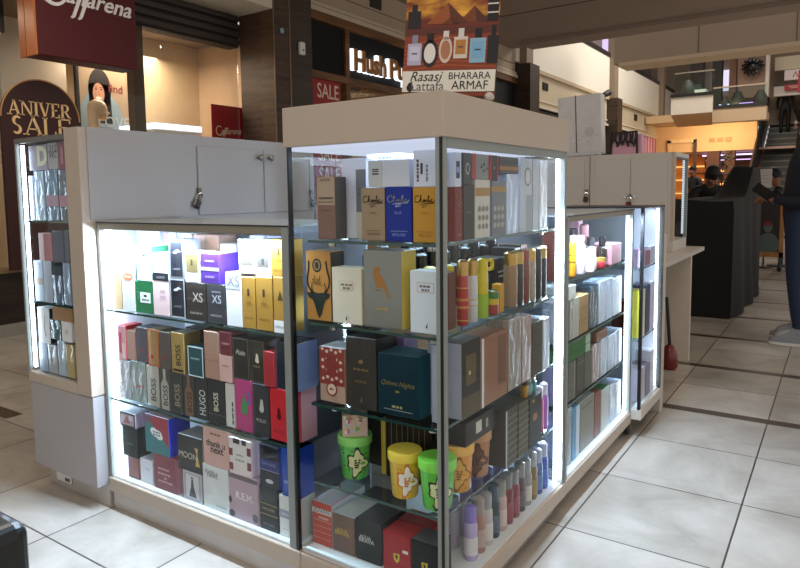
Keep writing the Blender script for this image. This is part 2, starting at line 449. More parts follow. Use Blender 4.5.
t = thing('sale_board', 'dark brown arched sale board with pale orange serif lettering behind the tall case', 'sign', (-4.72, 1.63, .55))
pts = [(-4.75, 1.31, .55)] + [(-4.75, 1.64-.33*math.cos(PI*k/24), 1.78+.32*math.sin(PI*k/24)) for k in range(25)] + [(-4.75, 1.97, .55)]
MB().prism(pts, (.03, 0, 0), mat('3a1512', .5)).build('board', t)
rim = MB()
for p, q in zip(pts[1:-1], pts[2:-1]): rim.cyl(Vector(p)+V3(.03, 0, 0), Vector(q)+V3(.03, 0, 0), .006, mat('c98f4e', .4), 6)
rim.build('rim', t, None)
# serif capitals drawn stroke by stroke
def serif(b, word, y, z, h, adv, mt, x):
    T, S = .16*h, .07*h
    def L(y0, z0, y1, z1, wd):
        d = Vector((0, y1-y0, z1-z0)); n = Vector((0, wd/2, 0)) if abs(d.z) > abs(d.y) else Vector((0, 0, wd/2))
        a = V3(x, y0, z0); c = V3(x, y1, z1)
        b.prism([a-n, a+n, c+n, c-n], (.006, 0, 0), mt)
    def sf(yc, zc, wd=.34): L(yc-wd*h/2, zc, yc+wd*h/2, zc, .06*h)
    def arc(yc, zc, ry, rz, a0, a1, w0, w1):
        N = 10
        P = []
        for k in range(N+1):
            a = math.radians(a0+(a1-a0)*k/N); w = w0+(w1-w0)*math.sin(PI*k/N)
            P.append((a, w))
        for (a, w), (a2, w2) in zip(P, P[1:]):
            q = [(yc+(ry-w)*math.cos(a), zc+(rz-w)*math.sin(a)), (yc+ry*math.cos(a), zc+rz*math.sin(a)), (yc+ry*math.cos(a2), zc+rz*math.sin(a2)), (yc+(ry-w2)*math.cos(a2), zc+(rz-w2)*math.sin(a2))]
            b.prism([(x, *p) for p in q], (.006, 0, 0), mt)
    for c in word:
        wd = {'I': .38, 'A': .85, 'N': .9, 'V': .85, 'E': .7, 'R': .8, 'S': .6, 'L': .68}[c]*h*adv
        l, r, m = y+.08*h, y+wd-.10*h, y+wd/2
        if c == 'A': L(l+.03*h, z, m, z+h, S); L(r-.03*h, z, m-.02*h, z+h, T); L(l+.15*h, z+.32*h, r-.15*h, z+.32*h, S); sf(l+.03*h, z+.03*h); sf(r-.03*h, z+.03*h)
        if c == 'V': L(l+.03*h, z+h, m, z, T); L(r-.03*h, z+h, m+.03*h, z, S); sf(l+.03*h, z+h-.03*h); sf(r-.03*h, z+h-.03*h)
        if c == 'N': L(l+.05*h, z, l+.05*h, z+h, S); L(r-.05*h, z, r-.05*h, z+h, S); L(l+.05*h, z+h, r-.05*h, z, T); sf(l+.05*h, z+.03*h, .3); sf(l, z+h-.03*h, .26); sf(r-.05*h, z+h-.03*h, .3)
        if c == 'I': L(m, z, m, z+h, T); sf(m, z+.03*h); sf(m, z+h-.03*h)
        if c in 'ER L'.replace(' ', ''): L(l+.08*h, z, l+.08*h, z+h, T); sf(l+.08*h, z+.03*h, .3)
        if c == 'E': L(l, z+.03*h, r, z+.03*h, S); L(l, z+h-.03*h, r, z+h-.03*h, S); L(l, z+.52*h, r-.12*h, z+.52*h, S); L(r, z, r, z+.24*h, S); L(r, z+.76*h, r, z+h, S)
        if c == 'L': sf(l+.08*h, z+h-.03*h, .3); L(l, z+.03*h, r, z+.03*h, S); L(r, z, r, z+.26*h, S)
        if c == 'R': L(l, z+h-.03*h, m, z+h-.03*h, S); L(l, z+.48*h, m, z+.48*h, S); arc(m, z+.74*h, .26*h, .26*h, 90, -90, S, T); L(m, z+.48*h, r, z, T); sf(r, z+.03*h, .22)
        if c == 'S': arc(m, z+.74*h, .24*h, .26*h, 30, 270, S, T); arc(m, z+.26*h, .25*h, .26*h, 90, -150, S, T)
        y += wd
LT = mat('f6cf96', .5, var=0)
b = MB(); serif(b, 'ANIVER', 1.365, 1.800, .118, 1.0, LT, -4.722); serif(b, 'SALE', 1.375, 1.645, .150, 1.22, LT, -4.722)
b.build('lettering', t)

# portrait poster in the shop window
t = thing('portrait_poster', 'shop poster of a smiling dark-haired woman in a pale blue top', 'poster', (-5.6, 2.83, 1.45))
MB().box(-5.64, 2.52, 1.45, -5.61, 3.08, 2.75, mat('b9a38a', .6)).box(-5.645, 2.49, 1.43, -5.60, 2.52, 2.77, mat('1d1714', .5)).box(-5.645, 3.08, 1.43, -5.60, 3.11, 2.77, mat('1d1714', .5)).build('panel', t)
b = MB()
def disc(b, y, z, ry, rz, x, mt, n=20): b.poly([(x, y+ry*math.cos(2*PI*k/n), z+rz*math.sin(2*PI*k/n)) for k in range(n)], mt)
def disc_x(b, xx, z, rx, rz, y, mt, n=20): b.poly([(xx+rx*math.cos(2*PI*k/n), y, z+rz*math.sin(2*PI*k/n)) for k in range(n)], mt)
b.quad((-5.609, 2.52, 1.45), (-5.609, 3.08, 1.45), (-5.609, 3.08, 2.75), (-5.609, 2.52, 2.75), mat('b09678', .6))
disc(b, 2.75, 1.88, .26, .36, -5.6085, mat('93a6ae', .6))
b.quad((-5.6088, 2.54, 1.75), (-5.6088, 2.74, 1.75), (-5.6088, 2.74, 2.1), (-5.6088, 2.64, 2.1), mat('93a6ae', .6))
disc(b, 2.75, 2.24, .13, .22, -5.608, mat('1d110d', .5)); b.quad((-5.608, 2.74, 1.9), (-5.608, 2.88, 1.9), (-5.608, 2.87, 2.3), (-5.608, 2.74, 2.3), mat('1d110d', .5))
b.quad((-5.608, 2.62, 1.95), (-5.608, 2.70, 1.95), (-5.608, 2.70, 2.3), (-5.608, 2.63, 2.3), mat('1d110d', .5))
disc(b, 2.735, 2.20, .066, .11, -5.6075, mat('c98f6e', .6)); b.quad((-5.6075, 2.70, 1.98), (-5.6075, 2.77, 1.98), (-5.6075, 2.77, 2.12), (-5.6075, 2.70, 2.12), mat('c08562', .6))
disc(b, 2.735, 2.155, .035, .014, -5.607, mat('f4ece4', .5)); 
for yy in (2.708, 2.765): disc(b, yy, 2.245, .011, .007, -5.607, mat('20130e', .5)); b.quad((-5.607, yy-.016, 2.262), (-5.607, yy+.016, 2.262), (-5.607, yy+.014, 2.268), (-5.607, yy-.014, 2.268), mat('20130e', .5))
b.quad((-5.607, 2.733, 2.185), (-5.607, 2.748, 2.185), (-5.607, 2.742, 2.23), (-5.607, 2.738, 2.23), mat('b67c5c', .5))
disc(b, 2.655, 2.03, .03, .07, -5.607, mat('c98f6e', .6))
b.text('find', (-5.606, 2.93, 2.27), (0, 1, 0), (0, 0, 1), .17, mat('7c2024', .5), 0, .01)
b.text('LOVE', (-5.606, 2.90, 1.92), (0, 1, 0), (0, 0, 1), .36, mat('b9c3c0', .5))
b.build('print', t)
# mannequin head
b = MB(); SK = mat('e3c3a0', .4, var=0)
b.ball((-5.2, 2.45, 1.985), .085, SK, 18, 12, (1, 1.12, 1.05))
b.lathe((-5.2, 2.405, 1.72), [(.075, 0), (.05, .05), (.045, .14), (.055, .24)], SK, 16)
b.ball((-5.2, 2.505, 1.935), .05, SK, 14, 9, (1, .9, 1.3)); b.cyl((-5.2, 2.53, 1.98), (-5.2, 2.572, 1.945), .010, SK, 8, .015)
b.ball((-5.145, 2.43, 1.955), .022, SK, 10, 7, (.5, .8, 1.3)); b.ball((-5.2, 2.545, 1.90), .02, SK, 10, 7, (1, .8, .6))
b.lathe((-5.2, 2.42, .0), [(.14, 0), (.14, .02), (.02, .04), (.02, 1.65), (.14, 1.67), (.15, 1.71), (.075, 1.74)], SK, 16)
tag(b.build('mannequin_head', origin=(-5.2, 2.42, 0)), 'bald cream mannequin head in the shop window facing right', 'mannequin')
# red poster, lit display
t = thing('red_poster', 'red window poster with pale script lettering beside the wooden pillar', 'poster', (-4.88, 3.82, 1.5))
MB().box(-4.89, 3.60, 1.45, -4.88, 4.10, 2.12, mat('a3121f', .5)).build('panel', t)
b = MB(); PW = mat('f1dfc4', .5, var=0)
b.text('affarena', (-4.879, 3.875, 1.845), (0, 1, .05), (0, .1, 1), .30, PW, 0, .01, .25)
stroke(b, [(3.70+.045*math.cos(a), 1.84+.05*math.sin(a), 1) for a in [math.radians(q) for q in range(50, 330, 20)]], .006, PW, -4.879, .002)
for yy in (3.775, 3.80): stroke(b, [(yy+.02, 1.88, 1), (yy-.03, 1.78, 1)], .005, PW, -4.879, .002)
b.build('lettering', t)
t = thing('display_table', 'white lit display counter in the shop window left of the red poster', 'counter', (-5.3, 3.2, 0))
MB().box(-5.6, 2.95, 0, -5.0, 3.56, 1.82, mat('e6e4e2', .5), .01).build('body', t)
MB().box(-5.6, 2.95, 1.82, -5.0, 3.56, 1.88, glow('e8f0ff', 1.6)).build('lit_top', t)
t = thing('bag_shelf', 'dark display shelf with handbags low in the shop window at far left', 'shelf', (-5.2, 1.0, 0))
MB().box(-5.4, .4, .0, -5.0, 1.28, .62, mat('2a2320', .5)).box(-5.42, .4, .62, -5.38, 1.28, 1.5, mat('6e5238', .5)).build('body', t)
MB().box(-5.4, .4, 1.05, -5.1, 1.28, 1.07, mat('c8a878', .4)).build('shelf', t)
for k, (y, z, c, s, lb) in enumerate(((1.12, .62, '151210', .2, 'small black handbag on the lower shelf of the shop window'), (1.12, 1.07, 'b78a5a', .2, 'tan handbag on the upper shelf of the shop window'))):
    t = thing('handbag', lb, 'bag', (-5.22, y, z))
    MB().prism([(-5.3, y-s/2, z+.001), (-5.3, y+s/2, z+.001), (-5.3, y+s*.4, z+.17), (-5.3, y-s*.4, z+.17)], (.1, 0, 0), mat(c, .4)).build('body', t)
    MB().tube([(-5.25, y-.05, z+.17), (-5.25, y-.045, z+.25), (-5.25, y, z+.28), (-5.25, y+.045, z+.25), (-5.25, y+.05, z+.17)], .006, mat(c, .4), 6).build('handle', t)
for k, (x, y, z, wh) in enumerate(((-5.4, 1.32, 2.55, 'leftmost round downlight in the shop ceiling behind the box sign'), (-5.25, 1.55, 2.55, 'round downlight beside the left edge of the box sign'), (-5.2, 2.85, 2.9, 'round downlight right of the box sign'), (-5.25, 3.0, 2.9, 'second round downlight right of the box sign'))):
    t = thing('downlight', wh, 'light', (x, y, z-.02))
    MB().lathe((x, y, z-.02), [(.055, 0), (.055, .02)], mat('cfc8be', .4), 18).build('trim_ring', t)
    MB().lathe((x, y, z-.024), [(.04, 0), (.04, .003)], glow('fff0d8', 12), 18).build('lamp', t)
# devices on the pillar
tag(MB().lathe((-4.303, 4.115, 2.90), [(.028, 0), (.03, .012), (.02, .02)], mat('8fb4bf', .3), 16, V3(1, 0, 0)).build('button', origin=(-4.303, 4.115, 2.9)), 'small round blue-grey button high on the wooden pillar', 'button')
t = thing('wall_sensor', 'small white wall sensor box on the dark pillar face', 'sensor', (-4.305, 4.42, 2.7))
MB().box(-4.305, 4.38, 2.69, -4.26, 4.46, 2.83, mat('e8e6e0', .4), .008).build('housing', t)
MB().box(-4.262, 4.405, 2.73, -4.258, 4.435, 2.75, mat('6a6a6a', .3)).build('lens', t)
# big sign of the dark shop front
t = thing('letter_sign', 'bronze raised shop letters with white halo on the black fascia', 'sign', (-4.84, 6.7, 2.8))
for wd_, y_, w_, dz in (('Hush', 6.41, .76, 0), ('Puppies', 7.55, 1.30, -.035)):
    for nm, x_, mt_, dep, bo, dy in (('letters', -4.78, mat('a8743c', .4), .03, .03, .02), ('halo', -4.835, glow('f4f8ff', 1.6), .05, .045, -.01)):
        MB().text(wd_, (x_, y_+dy, 2.955+dz), (0, 1, 0), (0, 0, 1), w_, mt_, dep, bo, 0, .29 if wd_ == 'Hush' else .36).build(nm, t)
t = thing('sale_poster', 'red SALE window poster with pale lettering beside the wooden pillar', 'poster', (-4.84, 5.55, 1.0))
MB().box(-4.845, 5.0, 1.0, -4.835, 5.80, 2.62, mat('b01c26', .5)).build('panel', t)
b = MB()
for k in range(5): b.text('SALE', (-4.834, 5.55, 2.47-.27*k), (0, 1, 0), (0, 0, 1), .44, PW, 0, .01, 0, .19)
b.build('lettering', t)
t = thing('ceiling_lamp', 'small bright ceiling light inside the shop beside the red SALE poster', 'light', (-5.6, 6.3, 2.72))
MB().lathe((-5.6, 6.3, 2.72), [(.07, 0), (.07, .03)], mat('d8d0c4', .4), 18).build('ring', t)
MB().lathe((-5.6, 6.3, 2.715), [(.06, 0), (.06, .004)], glow('fff4e0', 14), 18).build('lamp', t)
tag(MB().lathe((-5.5, 7.0, 2.70), [(.09, 0), (.10, .02), (.05, .05)], mat('5a4030', .5), 18).box(-5.53, 6.85, 2.735, -5.47, 7.15, 2.755, mat('4a3426', .5)).build('ceiling_speaker', origin=(-5.5, 7, 2.7)), 'round brown fixture on the shop ceiling under the letter sign', 'fixture')
def vent(y, z, h, wd, x, lb):
    t = thing('wall_vent', lb, 'vent', (x, y, z))
    MB().box(x, y, z, x+.02, y+wd, z+h, mat('4a4138', .6)).build('frame', t)
    b = MB()
    for k in range(6): b.box(x+.015, y+.015, z+h*(.1+.14*k), x+.03, y+wd-.015, z+h*(.1+.14*k)+h*.06, mat('2a2521', .6))
    b.build('louvres', t)
vent(6.5, 3.76, .17, .27, -4.82, 'square dark vent in the cornice above the bronze letters')
vent(13.05, 3.38, .17, .32, -4.80, 'dark vent in the cornice right of the white hanging sheets')
vent(18.95, 3.36, .20, .3, -4.80, 'nearest of the three dark vents between the second and third pillars')
vent(21.0, 3.36, .20, .36, -4.80, 'middle of the three dark vents between the second and third pillars')
vent(22.4, 3.34, .22, .3, -4.80, 'furthest of the three dark vents between the second and third pillars')
t = thing('spotlight', 'small black spotlight below the white upper parapet', 'light', (-4.72, 17.2, 3.7))
MB().cyl((-4.72, 17.2, 3.72), (-4.62, 17.2, 3.74), .02, mat('1a1816', .5), 8).build('arm', t)
MB().cyl((-4.62, 17.1, 3.70), (-4.55, 17.3, 3.78), .07, mat('1a1816', .5), 12, .09).build('head', t)
# lit panels and shop things of the upper floor
tag(MB().box(-5.6, 17.4, 5.0, -5.5, 18.0, 5.7, glow('c9a0e8', 1.1)).build('lit_panel', origin=(-5.5, 17.7, 5.0)), 'glowing purple panel above the parapet left of the beam', 'screen')
tag(MB().box(-5.6, 20.2, 4.99, -5.5, 22.3, 5.9, glow('d9c4f2', 1.1)).build('lit_panel', origin=(-5.5, 21, 5.0)), 'wide pale purple panel above the parapet under the beam', 'screen')
tag(MB().box(-3.32, 26.5, 4.75, -2.75, 26.6, 5.5, glow('e6def5', 1.0)).build('lit_panel', origin=(-3, 26.5, 4.75)), 'pale lit panel between two dark pillars on the upper floor', 'screen')
for x0, x1, c, lb in ((-2.63, -2.28, 'c8dcff', 'bluish screen behind the balcony glass'), (-2.05, -1.62, 'd0a8f4', 'purple screen behind the balcony glass')):
    t = thing('display_screen', lb, 'screen', ((x0+x1)/2, 22.8, 3.63))
    MB().box(x0, 22.8, 3.63, x1, 22.85, 3.86, mat('1b1a1c', .4)).build('case', t)
    MB().box(x0+.02, 22.79, 3.66, x1-.02, 22.80, 3.84, glow(c, 1.6)).build('panel', t)
for k, (x, y, s, c, lb) in enumerate(((-2.85, 18.9, .35, '3a3a34', 'dark round fixture behind the near balcony glass'), (-2.45, 22.9, .3, '55504a', 'dark stand behind the balcony at the left end'), (-2.15, 23.4, .45, '3c4038', 'dark green stand between the two balcony screens'), (-1.45, 22.9, .4, '4a463e', 'dark bush like stand at the right end of the balcony'))):
    b = MB(); b.lathe((x, y, 3.603), [(s*.3, 0), (s*.5, s*.5), (s*.45, s), (s*.2, s*1.5)], mat(c, .6), 12)
    tag(b.build('shop_stand', origin=(x, y, 3.6)), lb, 'stand')
b = MB().box(-3.05, 19.6, 3.602, -2.5, 20, 3.95, mat('cfd4cc', .5)).box(-2.95, 19.6, 3.95, -2.65, 20, 4.1, mat('2f3a3a', .5))
tag(b.build('counter', origin=(-2.6, 19.8, 3.6)), 'pale counter behind the near balcony glass', 'counter')
b = MB()
for k in range(13):
    a = 2*PI*k/13; b.cyl((-1.83+.1*math.cos(a), 24.3, 5.17+.1*math.sin(a)), (-1.83+.34*math.cos(a), 24.25, 5.17+.31*math.sin(a)), .11, mat('0b0b0d', .3), 8, .03)
b.ball((-1.83, 24.3, 5.17), .20, mat('0b0b0d', .3))
tag(b.build('star_ornament', origin=(-1.83, 24.42, 5.17)), 'black spiky star ornament hanging on the brown upper pillar', 'ornament')
t = thing('red_banner', 'small red hanging sign with pale lettering above the escalator', 'sign', (-.75, 25.5, 3.95))
MB().box(-.98, 25.4, 4.43, -.42, 25.45, 4.62, mat('a8182a', .5)).build('panel', t)
MB().box(-.86, 25.392, 4.54, -.54, 25.398, 4.56, PW).box(-.8, 25.392, 4.49, -.6, 25.398, 4.505, PW).build('print', t)
tag(MB().box(-.5, 23.6, 4.1, -.3, 23.65, 4.8, mat('a01626', .5)).build('red_banner', origin=(-.4, 23.6, 4.1)), 'tall narrow red banner at the right edge above the escalator', 'sign')
tag(MB().box(-1.0, 25.52, 4.78, .2, 25.56, 5.12, mat('efdfe0', .5)).tube([(-.75, 25.515, 4.86), (-.68, 25.515, 5.05), (-.6, 25.515, 4.86), (-.5, 25.515, 4.98), (-.4, 25.515, 4.86), (-.28, 25.515, 5.02)], .015, mat('d08088', .5)).build('wall_banner', origin=(-.5, 25.5, 4.78)), 'white banner with pink script on the upper gallery', 'sign')
# striped curtain in the shop bay between the two far pillars
b = MB()
for k in range(20):
    y = 20.5+k*.2
    b.lathe((-4.86, y+.1, 1.0), [(.1, 0), (.1, 2.0)], mat(('d9a0ac', 'a8687c')[k % 2], .7), 8)
tag(b.build('curtain', origin=(-4.86, 22.5, 1.0)), 'pink striped curtain in the shop bay between two far pillars', 'curtain')
# warm lit shop at the far left end
t = thing('shop_shelving', 'warmly lit shop shelving in the far bay behind the white cabinet', 'shelf', (-4.4, 27.5, 0))
MB().box(-4.75, 26.2, 0, -3.5, 26.4, 2.4, mat('c88a4a', .6)).build('back_panel', t)
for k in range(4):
    MB().box(-4.75, 25.9, .45+.5*k, -3.5, 26.2, .5+.5*k, glow('ffb868', 1.3)).build('shelf', t)  # boards glow themselves, standing in for the warm light on them
b = MB().box(-4.35, 23.9, 0, -4.25, 24.0, 2.85, mat('e8c48c', .5)).box(-4.35, 23.9, 2.75, -3.45, 24.0, 2.87, mat('efcd98', .5)).box(-3.52, 23.9, 0, -3.42, 24.0, 2.85, mat('4a3424', .5))
tag(b.build('door_frame', origin=(-3.9, 23.95, 0)), 'pale lit shop door frame far behind the white cabinet', 'door frame')
for k in range(3):
    t = thing('wall_shelf', ['lower', 'middle', 'upper'][k] + ' warm lit shelf between brown pillars in the far shop', 'shelf', (-2.2, 26.3, .7+.5*k))
    MB().box(-4.2, 26.1, .7+.5*k, -1.6, 26.45, .74+.5*k, mat('5a3c28', .5)).build('board', t)
    MB().box(-4.2, 26.42, .76+.5*k, -1.6, 26.46, .84+.5*k, glow('ffb060', 1.8)).build('light_strip', t)
tag(MB().box(-3.4, 25, 2.30, -1.7, 25.2, 2.34, glow('e8c8ff', 2.2)).build('ceiling_lamp', origin=(-2.6, 25.1, 2.3)), 'long pale violet light under the far shop ceiling', 'light')
tag(MB().box(-3.4, 25.8, 2.16, -1.7, 25.9, 2.19, glow('e0c0f4', 1.6)).build('ceiling_lamp', origin=(-2.6, 25.8, 2.16)), 'second thinner violet light further back in the far shop', 'light')
for k in range(3):
    x = -2.95+.25*k
    tag(MB().box(x-.09, 23.96, 2.72, x+.09, 24, 2.86, mat('b08a58', .5)).build('wall_plate', origin=(x, 23.98, 2.72)), ('left', 'middle', 'right')[k] + ' small plate of three on the orange lit wall', 'plate')
# ================================================================ THE KIOSK
LAM = mat('a8a5a4', .42, var=.02, scale=3)        # white laminate
LAM_LIT = mat('c6bfb6', .42, var=.02, scale=3)  # lighter copy of the white laminate, brighter light put into its colour
BEIGE = mat('b9aa9a', .45, var=.02, scale=3)      # warm edge panels and fascia
GREY = mat('a5a1a1', .5, var=.03, scale=3)
ALU = mat('8d9492', .45, .1, var=0)
BRONZE = mat('85806f', .4, .2, var=0)
BLACKR = mat('0a0d0c', .35, var=0)
GL = glass((.975, .99, .988), .055)
SHELF = glass((.9, .955, .935), .15)
SHEDGE = mat('20443e', .1, var=0, coat=.5)
CHROME = mat('c8c8c8', .15, 1, var=0)
LED = led_mat(6.)
INT = mat('d5dae2', .4, var=.01)

def led_lamp(parent, c, size, sy, power, rot):
    l = bpy.data.lights.new('led_light', 'AREA'); l.shape = 'RECTANGLE'; l.size = size; l.size_y = sy; l.energy = power; l.color = (.62, .78, 1)
    o = bpy.data.objects.new('led_light', l); COL.objects.link(o); o.rotation_euler = rot
    o.location = Vector(c)-Vector(parent['_o']) ; o.parent = parent
    return o
def shelf(root, x0, y0, x1, y1, z, edge, pegs=()):
    """glass shelf with its dark green front edge"""
    s = MB().box(x0, y0, z-.008, x1, y1, z, SHELF).build('shelf', root)
    b = MB()
    if 'A' in edge: b.box(x0, y0-.0015, z-.0075, x1, y0-.0005, z-.0005, SHEDGE)
    if 'B' in edge: b.box(x1+.0005, y0, z-.0075, x1+.0015, y1, z-.0005, SHEDGE)
    b.build('shelf_edge', s)
    for px, py in pegs:
        MB().lathe((px, py, z-.020), [(.010, 0), (.011, .003), (.011, .011)], CHROME, 14).build('shelf_support', s)

# ---- corner tower
t = thing('display_tower', 'tall square glass corner tower with beige fascia at the front of the kiosk', 'display case', (-.24, .41, 0))
MB().box(-.487, -.006, 1.248, .006, .834, 1.352, BEIGE, .002).build('fascia', t)
MB().box(-.48, .012, 1.238, -.012, .82, 1.2475, glow('dfe8ff', .75)).build('ceiling_panel', t)
MB().box(-.463, -.006, .066, .005, .838, .118, BEIGE, .003).build('base_rail', t)
MB().box(-.463, .02, 0, -.035, .838, .066, GREY).build('kick_plate', t)
MB().box(-.46, .004, .118, -.004, .824, .124, mat('dfe2e6', .3, var=0)).build('floor_panel', t)
MB().box(-.472, .002, .124, -.024, .006, 1.238, GL).build('glass_pane', t)
MB().box(-.006, .024, .124, -.002, .815, 1.238, GL).build('glass_pane', t)
MB().box(-.472, .01, .124, -.468, .82, 1.238, GL).build('glass_pane', t)
MB().box(-.46, .822, .124, -.012, .826, 1.238, glass((.9, .92, .94), .5)).build('glass_pane', t)
MB().box(-.019, -.001, .118, -.0085, .016, 1.248, ALU).box(-.008, -.002, .118, -.0025, .008, 1.248, BLACKR).box(-.002, .0015, .118, .002, .016, 1.248, ALU).build('corner_post', t)
MB().box(-.477, -.002, .118, -.471, .012, 1.248, BLACKR).build('corner_post', t)
MB().box(-.016, .812, .118, .001, .83, 1.248, ALU).build('corner_post', t)
MB().box(-.012, .02, 1.225, .0005, .812, 1.2475, ALU).build('top_channel', t)
for z in (1.0, .775, .55, .327):
    shelf(t, -.43, .022, -.022, .80, z, 'AB', [(-.37, .05), (-.06, .05), (-.06, .75), (-.37, .75)])
MB().box(-.024, .796, .13, -.014, .806, 1.236, LED).build('led_strip', t)
led_lamp(t, (-.012, .80, .6), .02, .9, 5, (PI/2, 0, math.radians(-80)))
led_lamp(t, (-.05, .785, .68), .03, 1.05, 8, (PI/2, 0, math.radians(130)))
led_lamp(t, (-.24, .78, 1.226), .38, .04, 1.5, (math.radians(-35), 0, 0))
led_lamp(t, (-.24, .45, 1.23), .36, .6, 5.5, (0, 0, 0))

# ---- left wing case
t = thing('display_case', 'low glass display case left of the corner tower, packed with perfume cartons', 'display case', (-.93, .17, 0))
MB().box(-1.383, -.006, .066, -.465, .36, .118, BEIGE, .003).build('base_rail', t)
MB().box(-1.383, .012, 0, -.465, .36, .066, mat('c4bdb8', .45, var=.12, scale=9)).build('kick_plate', t)
MB().box(-1.38, .003, .118, -.478, .36, .124, mat('e2e6ea', .3, var=0)).build('floor_panel', t)
MB().box(-1.38, .355, .124, -.478, .362, 1.03, mat('cdd3dc', .35, var=.02)).build('back_panel', t)
MB().box(-1.384, .004, .118, -1.379, .36, 1.035, INT).build('side_panel', t)
MB().box(-1.382, .0, 1.012, -.478, .014, 1.0335, BRONZE).box(-1.384, -.002, 1.0335, -.478, .36, 1.039, mat('b6bcb9', .25, var=0)).build('top_frame', t)
MB().box(-1.384, -.003, 1.0337, -.478, -.0021, 1.0385, BLACKR).build('top_seal', t)
MB().box(-1.366, .003, .124, -.502, .007, 1.012, GL).build('glass_pane', t)
MB().box(-1.381, -.001, .118, -1.366, .013, 1.034, ALU).build('corner_post', t)
MB().box(-.506, -.001, .118, -.482, .014, 1.034, ALU).build('corner_post', t)
for z in (.73, .41): shelf(t, -1.375, .012, -.488, .35, z, 'A')
MB().box(-1.364, .016, .13, -1.346, .03, 1.01, LED).build('led_strip', t)
led_lamp(t, (-1.35, .04, .57), .03, .85, 1.3, (PI/2, 0, math.radians(-20)))
led_lamp(t, (-.93, .011, 1.0), .82, .008, 3.6, (math.radians(8), 0, 0))
led_lamp(t, (-.93, .016, 1.0), .82, .02, 26, (math.radians(-32), 0, 0))  # added spill lamp to brighten the floor outside; no strip built here
led_lamp(t, (-1.2, .012, .5), .02, .7, 1.5, (PI/2, 0, PI))  # added lamp set off the strip, throws more light on the floor outside

# ---- tall unit at the left end: lit column in front, cabinet with doors along its side
t = thing('tall_cabinet', 'tall white cabinet with a lit glass column at the left end of the kiosk', 'cabinet', (-1.6, .6, 0))
MB().box(-1.476, -.05, .42, -1.388, .30, 1.364, BEIGE, .002).build('front_stile', t)
MB().box(-1.818, -.05, .418, -1.477, -.03, .456, BEIGE, .002).box(-1.818, -.03, .418, -1.477, .3, .452, LAM).build('sill', t)
MB().box(-1.812, -.046, .086, -1.39, 1.17, .416, GREY, .002).build('base_panel', t)
MB().box(-1.79, .0, 0, -1.39, 1.15, .085, mat('b7b0aa', .5, var=.1, scale=8)).build('kick_plate', t)
MB().box(-1.82, .30, .418, -1.39, 1.175, 1.364, LAM).build('body', t)
MB().box(-1.812, .27, .456, -1.478, .299, 1.328, INT).build('back_panel', t)
MB().box(-1.818, -.05, 1.328, -1.478, .3, 1.346, mat('6b6a66', .3, .4)).build('top_frame', t)
MB().box(-1.80, -.046, .456, -1.478, -.042, 1.328, GL).build('glass_pane', t)
MB().box(-1.816, -.03, .456, -1.812, .27, 1.328, GL).build('glass_pane', t)
MB().box(-1.817, -.049, .456, -1.807, -.037, 1.328, ALU).build('corner_post', t)
for z in (1.04, .73): shelf(t, -1.806, -.03, -1.48, .265, z, 'A')
MB().box(-1.804, -.034, .47, -1.792, -.024, 1.322, LED).build('led_strip', t)
led_lamp(t, (-1.79, -.02, .9), .03, .8, .6, (PI/2, 0, math.radians(-60)))
led_lamp(t, (-1.64, .02, 1.315), .3, .03, .7, (math.radians(15), 0, 0))
# doors on the side that faces the tower
for y0, y1 in ((.456, .826), (.831, 1.135)):
    d_ = MB().box(-1.389, y0, 1.045, -1.383, y1, 1.322, LAM, .002).build('door', t)
    y = .793 if y0 < .6 else .858
    MB().lathe((-1.383, y, 1.288), [(.006, 0), (.006, .012), (.013, .016), (.014, .026), (.010, .031)], mat('8a8a88', .25, .9), 14, V3(1, 0, 0)).build('knob', d_)
MB().box(-1.389, 1.142, 1.045, -1.384, 1.174, 1.322, LAM, .002).build('side_panel', t)
MB().box(-1.389, -.02, 1.045, -1.384, .449, 1.364, LAM).build('side_panel', t)
def padlock(loc, fx, lb, tilt=.3, body='4b4a4c'):
    """hasp staple with a hanging padlock; fx = +1 faces +x, 0 faces -y"""
    t = thing('padlock', lb, 'padlock', loc)
    R_ = Matrix.Translation(loc) @ (Matrix.Rotation(PI/2, 4, 'Z') if fx else Matrix()) @ Matrix.Rotation(tilt, 4, 'Y')
    def P(*a): return R_ @ Vector(a)
    b = MB(); b.box(-.017, -.018, -.055, .017, -.004, -.020, mat(body, .3, .8, var=0), .004, R_); b.build('body', t)
    b = MB(); b.tube([P(-.011, -.011, -.021), P(-.011, -.011, .002), P(0, -.011, .011), P(.011, -.011, .002), P(.011, -.011, -.021)], .0032, CHROME, 8); b.build('shackle', t)
    b = MB(); b.box(-.009, -.012, .0, .009, -.001, .030, mat('77726a', .3, .9, var=0), .002, Matrix.Translation(loc) @ (Matrix.Rotation(PI/2, 4, 'Z') if fx else Matrix())); b.build('hasp', t)
padlock((-1.383, .453, 1.125), 1, 'dark padlock hanging tilted at the first door seam of the left cabinet', .5)
padlock((-1.383, 1.139, 1.115), 1, 'grey padlock seen through the corner tower glass on the left cabinet', -.35, '77797a')
t = thing('power_outlet', 'white socket plate on the kick plate under the tall left cabinet', 'outlet', (-1.69, -.001, .04))
MB().box(-1.74, -.006, .022, -1.635, -.0005, .066, mat('e4e2de', .4), .003).build('plate', t)
MB().box(-1.675, -.008, .032, -1.645, -.0062, .044, mat('55504c', .4)).build('socket', t)

